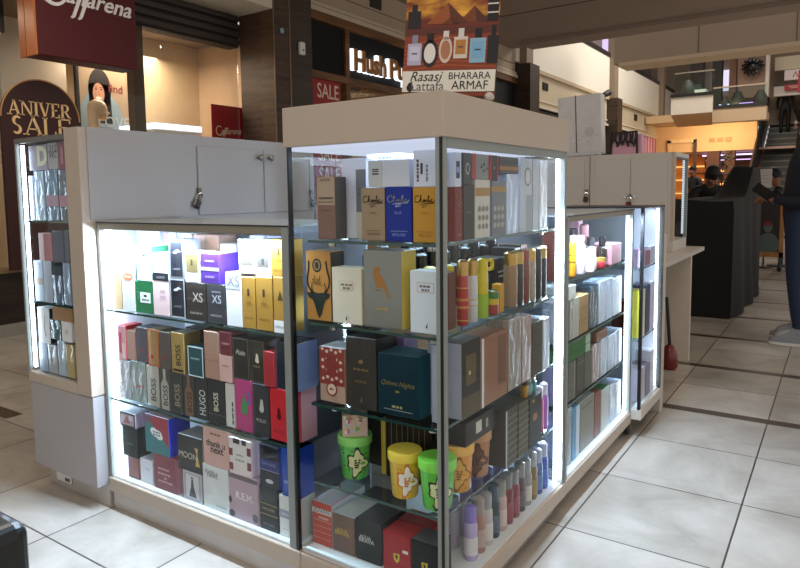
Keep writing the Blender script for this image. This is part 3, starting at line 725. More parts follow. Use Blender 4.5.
# ---- right wing case
t = thing('display_case', 'long low glass display case right of the corner tower', 'display case', (-.2, 1.26, 0))
MB().box(-.40, .845, .066, .004, 1.715, .118, BEIGE, .003).build('base_rail', t)
MB().box(-.40, .845, 0.0, -.045, 1.70, .066, mat('c4bdb8', .45, var=.12, scale=9)).build('kick_plate', t)
MB().box(-.39, .842, .118, -.002, 1.715, .124, mat('e2e6ea', .3, var=0)).build('floor_panel', t)
MB().box(-.40, .842, .124, -.392, 1.715, 1.03, mat('a0a5ae', .35, var=.02)).build('back_panel', t)
MB().box(-.39, 1.708, .124, -.002, 1.713, 1.03, GL).build('side_panel', t)
MB().box(-.012, .84, 1.016, .0, 1.70, 1.0335, BRONZE).box(-.40, .84, 1.0335, .002, 1.715, 1.039, mat('b6bcb9', .25, var=0)).build('top_frame', t)
MB().box(.0021, .84, 1.0337, .003, 1.715, 1.0385, BLACKR).build('top_seal', t)
MB().box(-.006, .862, .124, -.002, 1.69, 1.016, GL).build('glass_pane', t)
MB().box(-.014, .842, .118, .001, .862, 1.034, ALU).build('corner_post', t)
MB().box(-.014, 1.69, .118, .001, 1.713, 1.034, ALU).build('corner_post', t)
for z in (.81, .585, .36): shelf(t, -.385, .846, -.022, 1.70, z, 'B')
MB().box(-.024, 1.678, .13, -.014, 1.69, 1.01, LED).build('led_strip', t)
led_lamp(t, (-.035, 1.665, .57), .03, .85, .9, (PI/2, 0, math.radians(100)))
led_lamp(t, (-.011, 1.26, 1.005), .008, .78, 2.4, (0, math.radians(10), 0))
led_lamp(t, (-.014, 1.26, .99), .02, .78, 16, (0, math.radians(-32), 0))  # added outward lamp for the glow on the floor; no strip along here

# ---- narrow end unit
t = thing('end_display', 'narrow glass end display beyond the long right case', 'display case', (-.2, 1.95, 0))
MB().box(-.40, 1.72, .082, .045, 2.15, .132, LAM_LIT, .003).build('base_rail', t)
MB().box(-.40, 1.722, .132, .030, 2.14, .138, mat('e2e6ea', .3, var=0)).build('floor_panel', t)
MB().box(-.40, 1.722, .138, -.392, 2.14, 1.04, mat('8a8f98', .35, var=.02)).build('back_panel', t)
MB().box(-.39, 2.132, .138, .02, 2.14, 1.04, INT).build('side_panel', t)
MB().box(.033, 1.745, .138, .037, 2.118, 1.03, GL).build('glass_pane', t)
MB().box(-.39, 1.722, .138, .03, 1.726, 1.03, GL).build('glass_pane', t)
MB().box(.028, 1.7185, .132, .041, 1.732, 1.045, BLACKR).box(.026, 1.733, .138, .039, 1.746, 1.04, ALU).build('corner_post', t)
MB().box(.026, 2.118, .132, .041, 2.135, 1.045, mat('50504e', .3, .5)).build('corner_post', t)
MB().box(-.40, 1.72, 1.04, .041, 2.14, 1.046, BLACKR).build('top_frame', t)
for z in (.77, .445): shelf(t, -.385, 1.735, .02, 2.12, z, 'B')
MB().box(.014, 2.088, .15, .024, 2.098, 1.03, LED).build('led_strip', t)
led_lamp(t, (.0, 2.08, .6), .03, .8, .35, (PI/2, 0, math.radians(120)))
led_lamp(t, (.0, 1.93, 1.025), .03, .36, .6, (0, math.radians(22), 0))
MB().box(-.05, 2.15, 0, .042, 2.235, 1.0, LAM_LIT).build('end_pillar', t) if False else None
MB().box(-.40, 2.141, .0, .040, 2.205, .9, LAM_LIT, .002).build('end_panel', t)
t = thing('caster_wheel', 'small chrome caster wheel under the joint of the right hand cases', 'wheel', (-.02, 1.745, 0))
MB().lathe((-.032, 1.745, .027), [(.020, 0), (.026, .004), (.026, .020), (.020, .024)], mat('2b2c33', .35), 18, V3(1, 0, 0)).build('wheel', t)
MB().box(-.036, 1.738, .03, -.033, 1.752, .075, CHROME).box(-.006, 1.738, .03, -.003, 1.752, .075, CHROME).box(-.036, 1.732, .072, -.003, 1.758, .0815, CHROME).build('fork', t)

# ---- desk with wall cabinets behind it
t = thing('counter_desk', 'white counter desk with open knee space behind the end display', 'desk', (-.35, 2.9, 0))
MB().box(-.95, 2.21, .695, -.02, 3.74, .722, LAM_LIT, .002).build('worktop', t)
MB().box(-.95, 3.30, 0, -.03, 3.34, .694, mat('d3c6b6', .45)).build('end_panel', t)
MB().box(-.95, 2.21, 0, -.93, 3.30, .694, LAM_LIT).build('back_panel', t)
tag(MB().lathe((-.03, 3.298, .05), [(.012, 0), (.012, .006)], mat('3a3632', .5), 12, V3(0, -1, 0)).build('cable_grommet', origin=(-.06, 3.296, .05)), 'small dark grommet low on the end panel of the desk', 'grommet') if False else None
def wall_cab(x0, x1, name_lb, glass_end=False):
    t = thing('wall_cabinet', name_lb, 'cabinet', ((x0+x1)/2, 3.35, .7225))
    MB().box(x0, 3.165, .7225, x1, 3.60, .795, LAM_LIT, .002).build('plinth', t)
    if glass_end:
        MB().box(x0, 3.165, .795, x1-.02, 3.2, 1.357, LAM_LIT, .002).box(x0, 3.2, .795, x0+.02, 3.62, 1.357, LAM_LIT).box(x0, 3.2, 1.33, x1, 3.62, 1.357, LAM_LIT).box(x1-.02, 3.165, .795, x1, 3.2, 1.357, BEIGE).build('body', t)
        MB().box(x1-.012, 3.2, .81, x1-.008, 3.585, 1.33, GL).build('glass_pane', t)
        MB().box(x1-.02, 3.585, .795, x1, 3.61, 1.335, ALU).box(x1-.02, 3.2, 1.318, x1, 3.585, 1.33, mat('4a4a4a', .4)).build('frame', t)
        MB().box(x1-.03, 3.575, .82, x1-.018, 3.584, 1.32, led_mat(.7)).build('led_strip', t)
        MB().box(x0+.02, 3.2, 1.06, x1-.025, 3.58, 1.066, SHELF).build('shelf', t)
    else:
        MB().box(x0, 3.175, .795, x1, 3.62, 1.353, LAM_LIT, .002).build('body', t)
    return t
t = wall_cab(-.645, -.115, 'white wall cabinet with two doors and central padlock on the desk', True)
for x0, x1 in ((-.612, -.384), (-.380, -.158)):
    d_ = MB().box(x0, 3.158, .80, x1, 3.1645, 1.328, LAM_LIT, .002).build('door', t)
    x = -.412 if x0 < -.5 else -.350
    MB().lathe((x, 3.158, 1.078), [(.005, 0), (.005, .008), (.010, .011), (.010, .018)], CHROME, 12, V3(0, -1, 0)).build('knob', d_)
padlock((-.382, 3.157, 1.065), 0, 'red and silver padlock between the two doors of the wall cabinet', .15, '7a3028')
t = wall_cab(-1.16, -.652, 'plain white wall cabinet partly hidden behind the corner tower')
MB().box(-1.15, 3.168, .80, -.685, 3.1745, 1.33, LAM_LIT, .002).build('door', t)
padlock((-.668, 3.172, 1.10), 0, 'dark padlock at the seam between the two wall cabinets', .1, '5a4a42')
GOODS = [
 ('box', 'amber cream carton, first from left lower row top shelf left case', 'cartons on the top shelf left case', 'A', -1.321, 0.062, 0.7304, 0.0426, 0.07, 0.1846, 'e3c79a', [('f', 0.06, 'd0b078')], {}),
 ('box', 'white carton with orange oval, second from left lower row top shelf left case', 'cartons on the top shelf left case', 'A', -1.2572, 0.062, 0.7304, 0.0721, 0.07, 0.1916, 'e9e9ee', [('o', 0.5, 0.62, 0.4, 0.07, 'd98f62'), ('g', 0.5, 0.62, 0.55, 'f6ede4', 0)], {}),
 ('box', 'green carton with white plaque, third from left lower row top shelf left case', 'cartons on the top shelf left case', 'A', -1.1727, 0.062, 0.7304, 0.0941, 0.07, 0.1076, '1f6b3c', [('r', 0.3, 0.33, 0.9, 0.66, 'eef2ee'), ('g', 0.6, 0.42, 0.4, '333333', 0), ('o', 0.6, 0.55, 0.1, 0.04, '1c3a28')], {}),
 ('box', 'pale pink carton, fourth from left lower row top shelf left case', 'cartons on the top shelf left case', 'A', -1.0795, 0.062, 0.7304, 0.0836, 0.07, 0.1136, 'e6c9c8', [('g', 0.62, 0.72, 0.3, 'b09aa0', 0), ('g', 0.62, 0.55, 0.35, 'b09aa0', 0)], {}),
 ('box', 'black carton with silver frame and crocodile, fifth from left lower row top shelf left case', 'cartons on the top shelf left case', 'A', -0.9945, 0.062, 0.7304, 0.0736, 0.07, 0.1276, '23242a', [('f', 0.07, 'a9abb0'), ('p', [(0.25, 0.72), (0.6, 0.8), (0.8, 0.74), (0.62, 0.74), (0.5, 0.69), (0.3, 0.68)], 'cfd2d6'), ('t', 'LACOSTE', 0.5, 0.3, 0.5, 'a8abb0', {})], {}),
 ('box', 'dark bronze carton with large pale letters, sixth from left lower row top shelf left case', 'cartons on the top shelf left case', 'A', -0.9055, 0.062, 0.7304, 0.0936, 0.07, 0.1206, '3b3632:m', [('t', 'XS', 0.6, 0.62, 0.5, 'c6bfae', {}), ('r', 0, 0.56, 1, 0.58, '5f584e'), ('g', 0.5, 0.2, 0.6, '8d867a', 0)], {}),
 ('box', 'dark grey carton with large pale letters, seventh from left lower row top shelf left case', 'cartons on the top shelf left case', 'A', -0.813, 0.062, 0.7304, 0.0826, 0.07, 0.1226, '35363a', [('t', 'XS', 0.55, 0.62, 0.5, 'b9bcc2', {}), ('g', 0.55, 0.8, 0.5, '7f838a', 0), ('g', 0.5, 0.2, 0.6, '8a8d93', 0)], {}),
 ('box', 'tall white carton with two grey letters, eighth from left lower row top shelf left case', 'cartons on the top shelf left case', 'A', -0.733, 0.062, 0.7304, 0.0666, 0.07, 0.1616, 'e4e5e4', [('r', 0, 0.7, 1, 1, 'c3c4c6'), ('t', 'XS', 0.5, 0.85, 0.8, '77797d', {})], {}),
 ('box', 'gold bar carton with black numeral, ninth from left lower row top shelf left case', 'cartons on the top shelf left case', 'A', -0.67, 0.062, 0.7304, 0.0526, 0.07, 0.1536, 'c99a3e:m', [('t', '1', 0.5, 0.7, 0.16, '3a2c14', {'h': 0.14}), ('o', 0.5, 0.5, 0.22, 0.03, '8a6420'), ('t', 'MILLION', 0.5, 0.2, 0.6, '5c4213', {})], {}),
 ('box', 'gold bar carton, right neighbour, tenth from left lower row top shelf left case', 'cartons on the top shelf left case', 'A', -0.607, 0.062, 0.7304, 0.0646, 0.07, 0.1566, 'c99a3e:m', [('t', '1', 0.5, 0.7, 0.14, '3a2c14', {'h': 0.14}), ('o', 0.5, 0.5, 0.2, 0.03, '8a6420'), ('t', 'MILLION', 0.5, 0.2, 0.6, '5c4213', {})], {}),
 ('box', 'gold carton with white foot, eleventh from left lower row top shelf left case', 'cartons on the top shelf left case', 'A', -0.543, 0.062, 0.7304, 0.0526, 0.07, 0.1606, 'c99a3e:m', [('r', 0, 0, 1, 0.22, 'eceae6'), ('t', 'rabanne', 0.5, 0.11, 0.8, '555555', {}), ('p', [(0.3, 0.58), (0.5, 0.76), (0.7, 0.58)], '4a3818')], {}),
 ('box', 'white carton with green sides, first from left upper row top shelf left case', 'cartons on the top shelf left case', 'A', -1.1635, 0.062, 0.8386, 0.0836, 0.07, 0.1204, 'eef1f4', [('f', 0.035, '2c6a48'), ('s', '2c6a48'), ('t', 'LACOSTE', 0.5, 0.62, 0.45, '55605c', {}), ('p', [(0.35, 0.72), (0.55, 0.77), (0.7, 0.73), (0.5, 0.7)], '1e5a38')], {}),
 ('box', 'white carton with black band, second from left upper row top shelf left case', 'cartons on the top shelf left case', 'A', -1.0765, 0.062, 0.8446, 0.0816, 0.07, 0.0934, 'eef0f4', [('r', 0, 0.02, 1, 0.3, '25262b'), ('o', 0.35, 0.72, 0.1, 0.06, 'c9cbd2'), ('t', 'LACOSTE', 0.5, 0.14, 0.5, 'b9bcc2', {})], {}),
 ('box', 'grey carton with black front and crocodile, third from left upper row top shelf left case', 'cartons on the top shelf left case', 'A', -0.992, 0.062, 0.8586, 0.0706, 0.07, 0.1264, '8d8f96', [('r', 0.08, 0.06, 0.9, 0.94, '24252b'), ('p', [(0.25, 0.66), (0.6, 0.75), (0.82, 0.69), (0.6, 0.69), (0.45, 0.63)], 'cfd2d6'), ('t', 'LACOSTE', 0.5, 0.25, 0.5, 'a8abb0', {})], {}),
 ('box', 'white framed carton with gold window, fourth from left upper row top shelf left case', 'cartons on the top shelf left case', 'A', -0.918, 0.062, 0.8516, 0.0706, 0.07, 0.0964, 'eceae6', [('r', 0.1, 0.34, 0.9, 0.93, '9c8a5c:m'), ('t', '1', 0.5, 0.65, 0.12, '4d4028', {'h': 0.2}), ('t', 'rabanne', 0.5, 0.16, 0.7, '55514a', {})], {}),
 ('box', 'purple carton with silver band, fifth from left upper row top shelf left case', 'cartons on the top shelf left case', 'A', -0.8355, 0.0695, 0.8536, 0.0836, 0.085, 0.0924, '4b2a80', [('r', 0, 0.42, 1, 0.54, 'c9c6d6:m'), ('s', '3a1ea8'), ('top', 'b7a8c8'), ('g', 0.5, 0.75, 0.5, '8f7fc0', 0), ('g', 0.5, 0.22, 0.5, '8f7fc0', 0)], {}),
 ('box', 'white framed carton with silver window, sixth from left upper row top shelf left case', 'cartons on the top shelf left case', 'A', -0.6745, 0.062, 0.8926, 0.0636, 0.07, 0.1014, 'eeeeec', [('r', 0.12, 0.26, 0.88, 0.92, '8d8678:m'), ('t', 'MILLION', 0.5, 0.7, 0.4, '5a5346', {}), ('t', 'rabanne', 0.5, 0.13, 0.7, '55514a', {})], {}),
 ('box', 'white framed carton with bottle window, seventh from left upper row top shelf left case', 'cartons on the top shelf left case', 'A', -0.6075, 0.062, 0.8876, 0.0616, 0.07, 0.1084, 'eeeeec', [('r', 0.12, 0.26, 0.88, 0.92, '7f7a70:m'), ('r', 0.42, 0.32, 0.6, 0.48, '3a3836'), ('g', 0.5, 0.8, 0.4, '55504a', 0), ('t', 'rabanne', 0.5, 0.13, 0.7, '55514a', {})], {}),
 ('box', 'gold bar carton with black numeral, eighth from left upper row top shelf left case', 'cartons on the top shelf left case', 'A', -0.5445, 0.062, 0.8916, 0.0576, 0.07, 0.1054, 'd2a23f:m', [('t', '1', 0.5, 0.68, 0.14, '3a2c14', {'h': 0.18}), ('o', 0.5, 0.46, 0.22, 0.03, '8a6420'), ('t', 'MILLION', 0.5, 0.16, 0.7, '5c4213', {})], {}),
 ('box', 'big white carton with gold pi symbol, first from left back row top shelf left case', 'cartons on the top shelf left case', 'A', -1.277, 0.175, 0.7304, 0.1306, 0.09, 0.2696, 'eceff5', [('t', 'π', 0.82, 0.82, 0.13, 'b98a4c', {}), ('g', 0.66, 0.8, 0.16, 'a9adb8', 1)], {}),
 ('box', 'lilac and white carton, second from left back row top shelf left case', 'cartons on the top shelf left case', 'A', -1.1565, 0.175, 0.7304, 0.0636, 0.09, 0.2676, 'e6e4ee', [('r', 0, 0.5, 0.4, 1, 'b38fc0')], {}),
 ('box', 'white carton with green corner, third from left back row top shelf left case', 'cartons on the top shelf left case', 'A', -1.0765, 0.175, 0.7304, 0.0716, 0.09, 0.2676, 'e9ebee', [('r', 0, 0.6, 0.3, 1, 'a9bba4')], {}),
 ('box', 'pinkish bronze carton, fourth from left back row top shelf left case', 'cartons on the top shelf left case', 'A', -0.97, 0.17, 0.7304, 0.1246, 0.08, 0.2646, 'b79684', [('r', 0.45, 0.0, 1, 1, '9d7a66')], {}),
 ('box', 'plain white carton behind the purple one, fifth from left back row top shelf left case', 'cartons on the top shelf left case', 'A', -0.8655, 0.17, 0.7304, 0.0716, 0.08, 0.2366, 'eceff3', [('g', 0.5, 0.9, 0.5, '8a8d96', 0)], {}),
 ('box', 'pale blue white carton, sixth from left back row top shelf left case', 'cartons on the top shelf left case', 'A', -0.7315, 0.17, 0.7304, 0.0636, 0.08, 0.2676, 'e0e4f2', [('r', 0.1, 0.8, 0.9, 0.95, 'b9c0dc')], {}),
 ('box', 'pale blue carton, seventh from left back row top shelf left case', 'cartons on the top shelf left case', 'A', -0.653, 0.17, 0.7304, 0.0726, 0.08, 0.2676, 'd5dbee', [('r', 0.1, 0.8, 0.9, 0.95, 'aab4d6')], {}),
 ('box', 'grey carton in clear film, first from left lower row middle shelf left case', 'cartons on the middle shelf left case', 'A', -1.3075, 0.062, 0.4104, 0.0696, 0.07, 0.1386, 'a4a8b2:f', [], {}),
 ('box', 'grey green carton with red print, second from left lower row middle shelf left case', 'cartons on the middle shelf left case', 'A', -1.2255, 0.062, 0.4104, 0.0876, 0.07, 0.1456, '8b9896:f', [('g', 0.6, 0.4, 0.5, 'b23a44', 0)], {}),
 ('box', 'silver carton with upright dark lettering, third from left lower row middle shelf left case', 'cartons on the middle shelf left case', 'A', -1.1455, 0.062, 0.4104, 0.0656, 0.07, 0.1416, 'c9c5ba:m', [('t', 'BOSS', 0.55, 0.42, 0.55, '45423c', {'rot': 1})], {}),
 ('box', 'dark carton with silver bottle outline, fourth from left lower row middle shelf left case', 'cartons on the middle shelf left case', 'A', -1.0805, 0.062, 0.4104, 0.0576, 0.07, 0.1396, '4a4844', [('p', [(0.15, 0), (0.15, 0.62), (0.38, 0.76), (0.38, 1), (0.62, 1), (0.62, 0.76), (0.85, 0.62), (0.85, 0)], 'c4c0b6:m'), ('t', 'BOSS', 0.55, 0.36, 0.5, '2a2825', {'rot': 1})], {}),
 ('box', 'charcoal carton with upright grey lettering, fifth from left lower row middle shelf left case', 'cartons on the middle shelf left case', 'A', -1.0195, 0.062, 0.4104, 0.0596, 0.07, 0.1356, '3b3d3c', [('t', 'BOSS', 0.55, 0.45, 0.55, '9d9478', {'rot': 1})], {}),
 ('box', 'charcoal carton with brown bottle outline, sixth from left lower row middle shelf left case', 'cartons on the middle shelf left case', 'A', -0.9585, 0.062, 0.4104, 0.0556, 0.07, 0.1346, '3a3836', [('p', [(0.15, 0), (0.15, 0.62), (0.38, 0.76), (0.38, 1), (0.62, 1), (0.62, 0.76), (0.85, 0.62), (0.85, 0)], '8a6a52:m'), ('t', 'BOSS', 0.55, 0.36, 0.5, '33261e', {'rot': 1})], {}),
 ('box', 'black carton with upright silver lettering, seventh from left lower row middle shelf left case', 'cartons on the middle shelf left case', 'A', -0.8985, 0.062, 0.4104, 0.0576, 0.07, 0.1366, '2a2c2d', [('t', 'HUGO', 0.6, 0.42, 0.6, 'c9c8c2', {'rot': 1})], {}),
 ('box', 'black carton with upright cream lettering, eighth from left lower row middle shelf left case', 'cartons on the middle shelf left case', 'A', -0.829, 0.062, 0.4104, 0.0766, 0.07, 0.1406, '25282b', [('t', 'BOSS', 0.5, 0.5, 0.42, 'e6dfc0', {'rot': 1}), ('r', 0, 0.2, 1, 0.22, '55544e')], {}),
 ('box', 'slim white carton with black edge print, ninth from left lower row middle shelf left case', 'cartons on the middle shelf left case', 'A', -0.7695, 0.065, 0.4104, 0.0396, 0.07, 0.1366, 'd9d8d3', [('g', 0.8, 0.35, 0.55, '2b2b2b', 1)], {}),
 ('box', 'magenta carton with green horse rider, tenth from left lower row middle shelf left case', 'cartons on the middle shelf left case', 'A', -0.7065, 0.062, 0.4104, 0.0696, 0.07, 0.1596, 'b53a76', [('p', [(0.35, 0.45), (0.45, 0.62), (0.55, 0.75), (0.62, 0.62), (0.75, 0.55), (0.7, 0.32), (0.4, 0.34)], '3e8a4a'), ('t', '2', 0.82, 0.66, 0.3, '2f6fb8', {}), ('s', 'e05aa0')], {}),
 ('box', 'dark grey carton with pale horse rider, eleventh from left lower row middle shelf left case', 'cartons on the middle shelf left case', 'A', -0.633, 0.062, 0.4104, 0.0686, 0.07, 0.1566, '3d3c3e', [('p', [(0.4, 0.5), (0.5, 0.72), (0.62, 0.7), (0.68, 0.5), (0.55, 0.45)], 'c9c4bc'), ('t', 'POLO', 0.5, 0.3, 0.55, 'c9c4bc', {})], {}),
 ('box', 'bright red carton with dark horse rider, twelfth from left lower row middle shelf left case', 'cartons on the middle shelf left case', 'A', -0.5628, 0.062, 0.4104, 0.0651, 0.07, 0.1536, 'cf2b35', [('p', [(0.4, 0.45), (0.48, 0.66), (0.6, 0.62), (0.68, 0.45), (0.55, 0.4)], '5a1018'), ('t', 'POLO', 0.5, 0.18, 0.6, '7a141c', {}), ('s', 'f04a50')], {}),
 ('box', 'pink and red carton at the post, thirteenth from left lower row middle shelf left case', 'cartons on the middle shelf left case', 'A', -0.5128, 0.085, 0.4104, 0.0321, 0.07, 0.1526, 'd84a62', [('s', 'e8b0c0')], {}),
 ('box', 'pink and red patterned carton, first from left upper row middle shelf left case', 'cartons on the middle shelf left case', 'A', -1.3108, 0.062, 0.5496, 0.0431, 0.07, 0.1234, 'c9909a', [('r', 0.1, 0.2, 0.5, 0.8, 'b03040'), ('r', 0.5, 0.05, 0.9, 0.5, 'e0c0c0'), ('s', 'c02a38'), ('top', 'c23a44')], {}),
 ('box', 'dusty pink carton, second from left upper row middle shelf left case', 'cartons on the middle shelf left case', 'A', -1.2622, 0.065, 0.5566, 0.0511, 0.07, 0.1034, 'b58f82', [], {}),
 ('box', 'dark grey carton with red line, third from left upper row middle shelf left case', 'cartons on the middle shelf left case', 'A', -1.1965, 0.062, 0.5566, 0.0616, 0.07, 0.1214, '57545a', [('g', 0.5, 0.35, 0.5, 'a8323c', 0), ('s', 'c42a34')], {}),
 ('box', 'gold fronted carton with red side, fourth from left upper row middle shelf left case', 'cartons on the middle shelf left case', 'A', -1.1335, 0.062, 0.5526, 0.0596, 0.07, 0.1254, 'b8905a:m', [('f', 0.05, 'c8202c'), ('r', 0.25, 0.2, 0.5, 0.3, 'b8303a')], {}),
 ('box', 'dark taupe carton, fifth from left upper row middle shelf left case', 'cartons on the middle shelf left case', 'A', -1.0715, 0.062, 0.5506, 0.0576, 0.07, 0.1254, '5b504b', [('g', 0.5, 0.3, 0.6, '8a2a30', 0)], {}),
 ('box', 'gold carton with upright dark lettering, sixth from left upper row middle shelf left case', 'cartons on the middle shelf left case', 'A', -1.0065, 0.062, 0.5466, 0.0636, 0.07, 0.1334, 'c0a060:m', [('t', 'BOSS', 0.55, 0.45, 0.52, '2c2414', {'rot': 1}), ('r', 0.1, 0.04, 0.9, 0.1, '2c2414'), ('top', 'b0aa98')], {}),
 ('box', 'dark teal carton with white edges, seventh from left upper row middle shelf left case', 'cartons on the middle shelf left case', 'A', -0.919, 0.062, 0.5476, 0.0726, 0.07, 0.0974, '1f4a50', [('f', 0.05, 'e2ebec'), ('g', 0.5, 0.6, 0.6, '8fb6ba', 0)], {}),
 ('box', 'brown pink tall carton, eighth from left upper row middle shelf left case', 'cartons on the middle shelf left case', 'A', -0.8425, 0.062, 0.5516, 0.0656, 0.07, 0.1514, 'a8806e', [('s', 'd8c0b4'), ('r', 0, 0.38, 1, 0.4, '8f6a5a')], {}),
 ('box', 'pale pink carton below the maroon one, ninth from left upper row middle shelf left case', 'cartons on the middle shelf left case', 'A', -0.7805, 0.062, 0.5516, 0.0556, 0.07, 0.0834, 'd3a8a0', [('g', 0.5, 0.6, 0.5, 'a07870', 0)], {}),
 ('box', 'black carton with script lettering, tenth from left upper row middle shelf left case', 'cartons on the middle shelf left case', 'A', -0.7118, 0.062, 0.5706, 0.0651, 0.07, 0.1244, '26241f', [('f', 0.03, '6a665e'), ('t', 'Polo', 0.5, 0.66, 0.6, 'd8d2c4', {'shear': 0.3})], {}),
 ('box', 'dark brown carton with white horse rider, eleventh from left upper row middle shelf left case', 'cartons on the middle shelf left case', 'A', -0.6478, 0.065, 0.5706, 0.0601, 0.07, 0.1244, '3a342c', [('f', 0.03, '6a665e'), ('p', [(0.4, 0.5), (0.48, 0.7), (0.6, 0.68), (0.66, 0.48), (0.55, 0.46)], 'd8cfb8'), ('t', 'POLO', 0.5, 0.38, 0.4, 'b8ae96', {})], {}),
 ('box', 'red carton leaning out in front, twelfth from left upper row middle shelf left case', 'cartons on the middle shelf left case', 'A', -0.594, 0.055, 0.5676, 0.0406, 0.06, 0.1024, 'a83438', [('s', 'e04a58'), ('f', 0.04, 'c85058')], {}),
 ('box', 'large black carton by the post, thirteenth from left upper row middle shelf left case', 'cartons on the middle shelf left case', 'A', -0.5285, 0.075, 0.5646, 0.0796, 0.09, 0.1394, '202834', [('f', 0.03, '56607a'), ('s', '8fa4e0')], {}),
 ('box', 'small maroon carton stacked on a pale pink carton, middle shelf left case', 'cartons on the middle shelf left case', 'A', -0.7765, 0.062, 0.6356, 0.0496, 0.07, 0.0724, '6a2a34', [('f', 0.05, '8d5058'), ('g', 0.5, 0.5, 0.6, 'b08088', 0)], {}),
 ('box', 'dark carton behind the teal one with white edges, middle shelf left case', 'cartons on the middle shelf left case', 'A', -1.0385, 0.17, 0.4104, 0.0816, 0.1, 0.2666, '3a3c3e', [], {}),
 ('box', 'wide black carton behind the rider cartons, middle shelf left case', 'cartons on the middle shelf left case', 'A', -0.801, 0.24, 0.4104, 0.1186, 0.1, 0.2556, '1b1d22', [], {}),
 ('box', 'brownish pink narrow carton, first from left lower row bottom of left case', 'cartons on the bottom of left case', 'A', -1.28, 0.065, 0.1244, 0.0626, 0.07, 0.0776, '9a6a68', [('f', 0.05, '5a3a3c'), ('s', 'c09090')], {}),
 ('box', 'white carton, second from left lower row bottom of left case', 'cartons on the bottom of left case', 'A', -1.2075, 0.065, 0.1244, 0.0696, 0.07, 0.0836, 'dcdce4', [('g', 0.5, 0.6, 0.5, 'b0a8b8', 0)], {}),
 ('box', 'maroon carton with pale script, third from left lower row bottom of left case', 'cartons on the bottom of left case', 'A', -1.096, 0.064, 0.1244, 0.1206, 0.08, 0.1206, '86404c', [('g', 0.45, 0.62, 0.5, 'd8a8ac', 0), ('g', 0.45, 0.48, 0.55, 'd8a8ac', 0), ('o', 0.5, 0.36, 0.06, 0.03, 'd8a8ac'), ('g', 0.5, 0.26, 0.6, 'd8a8ac', 0), ('s', 'c08a94')], {}),
 ('box', 'grey carton with lady in gown, fourth from left lower row bottom of left case', 'cartons on the bottom of left case', 'A', -0.9555, 0.059, 0.1244, 0.0916, 0.07, 0.0996, 'a8a0a8', [('f', 0.06, 'c8c0c8'), ('r', 0.15, 0.12, 0.85, 0.9, 'd2ccd0'), ('p', [(0.3, 0.15), (0.42, 0.5), (0.45, 0.75), (0.55, 0.75), (0.58, 0.5), (0.72, 0.15)], '4a4a50'), ('o', 0.5, 0.8, 0.06, 0.04, '4a4a50')], {}),
 ('box', 'white carton with grey lettering, fifth from left lower row bottom of left case', 'cartons on the bottom of left case', 'A', -0.843, 0.059, 0.1244, 0.1186, 0.07, 0.1446, 'd9d9d8', [('t', 'thank u', 0.35, 0.86, 0.5, '5a5a5a', {}), ('t', 'next', 0.4, 0.78, 0.4, '5a5a5a', {}), ('r', 0.5, 0.1, 0.9, 0.14, 'b8b8b8')], {}),
 ('box', 'dusty pink carton with pale slanted lettering, sixth from left lower row bottom of left case', 'cartons on the bottom of left case', 'A', -0.7185, 0.059, 0.1244, 0.1256, 0.07, 0.1426, 'b79aa6', [('t', 'R.E.M.', 0.55, 0.55, 0.6, 'e8dce4', {'bold': 0.03}), ('r', 0, 0.9, 1, 1, '6a5a62'), ('o', 0.1, 0.1, 0.1, 0.08, '4f4650'), ('o', 0.9, 0.15, 0.1, 0.1, '4f4650'), ('o', 0.05, 0.4, 0.06, 0.08, '4f4650'), ('s', 'd8c0cc')], {}),
 ('box', 'black carton with gold bands, seventh from left lower row bottom of left case', 'cartons on the bottom of left case', 'A', -0.6115, 0.059, 0.1244, 0.0736, 0.07, 0.1336, '26272c', [('r', 0, 0.36, 1, 0.38, 'b0a06a'), ('r', 0, 0.6, 1, 0.62, 'b0a06a'), ('t', 'EXPLORER', 0.5, 0.5, 0.7, 'c0b080', {}), ('t', 'MONT BLANC', 0.5, 0.15, 0.6, 'a0a0a0', {})], {}),
 ('box', 'white carton with blue band, eighth from left lower row bottom of left case', 'cartons on the bottom of left case', 'A', -0.5285, 0.059, 0.1244, 0.0796, 0.07, 0.1256, 'e4e5e6', [('r', 0, 0.46, 1, 0.66, '9aa2b8'), ('t', 'EXPLORER', 0.5, 0.56, 0.7, 'f0f0f4', {}), ('t', 'MONT BLANC', 0.5, 0.2, 0.6, '8a8a90', {})], {}),
 ('box', 'dark green carton, first from left upper row bottom of left case', 'cartons on the bottom of left case', 'A', -1.2865, 0.059, 0.2026, 0.0856, 0.07, 0.1064, '1d2b26', [('g', 0.5, 0.45, 0.4, '5a6e5c', 0), ('s', '15201c')], {}),
 ('box', 'teal red gradient carton with cloud emblem, second from left upper row bottom of left case', 'cartons on the bottom of left case', 'A', -1.132, 0.069, 0.2456, 0.1286, 0.09, 0.1334, '3f7f86', [('p', [(0, 1), (1, 1), (1, 0.25)], 'a5424f'), ('p', [(0, 0.7), (0, 1), (0.4, 1)], '7d5a70'), ('o', 0.5, 0.55, 0.22, 0.1, 'eef2f2'), ('o', 0.38, 0.6, 0.14, 0.09, 'eef2f2'), ('o', 0.62, 0.48, 0.14, 0.08, 'eef2f2'), ('g', 0.5, 0.58, 0.3, '7a8a90', 0), ('g', 0.5, 0.51, 0.3, '7a8a90', 0), ('s', '2338d8'), ('top', 'b8a0b4')], {}),
 ('box', 'black carton with cream lettering, gold figure, third from left upper row bottom of left case', 'cartons on the bottom of left case', 'A', -0.9625, 0.0665, 0.2246, 0.1196, 0.085, 0.1184, '2c2a2a', [('t', 'MOON', 0.42, 0.45, 0.75, 'd8ceb4', {}), ('p', [(0.72, 0.2), (0.78, 0.55), (0.7, 0.72), (0.85, 0.72), (0.82, 0.55), (0.9, 0.2)], 'c9a45c'), ('s', '8d8f96'), ('top', '9a9a9e')], {}),
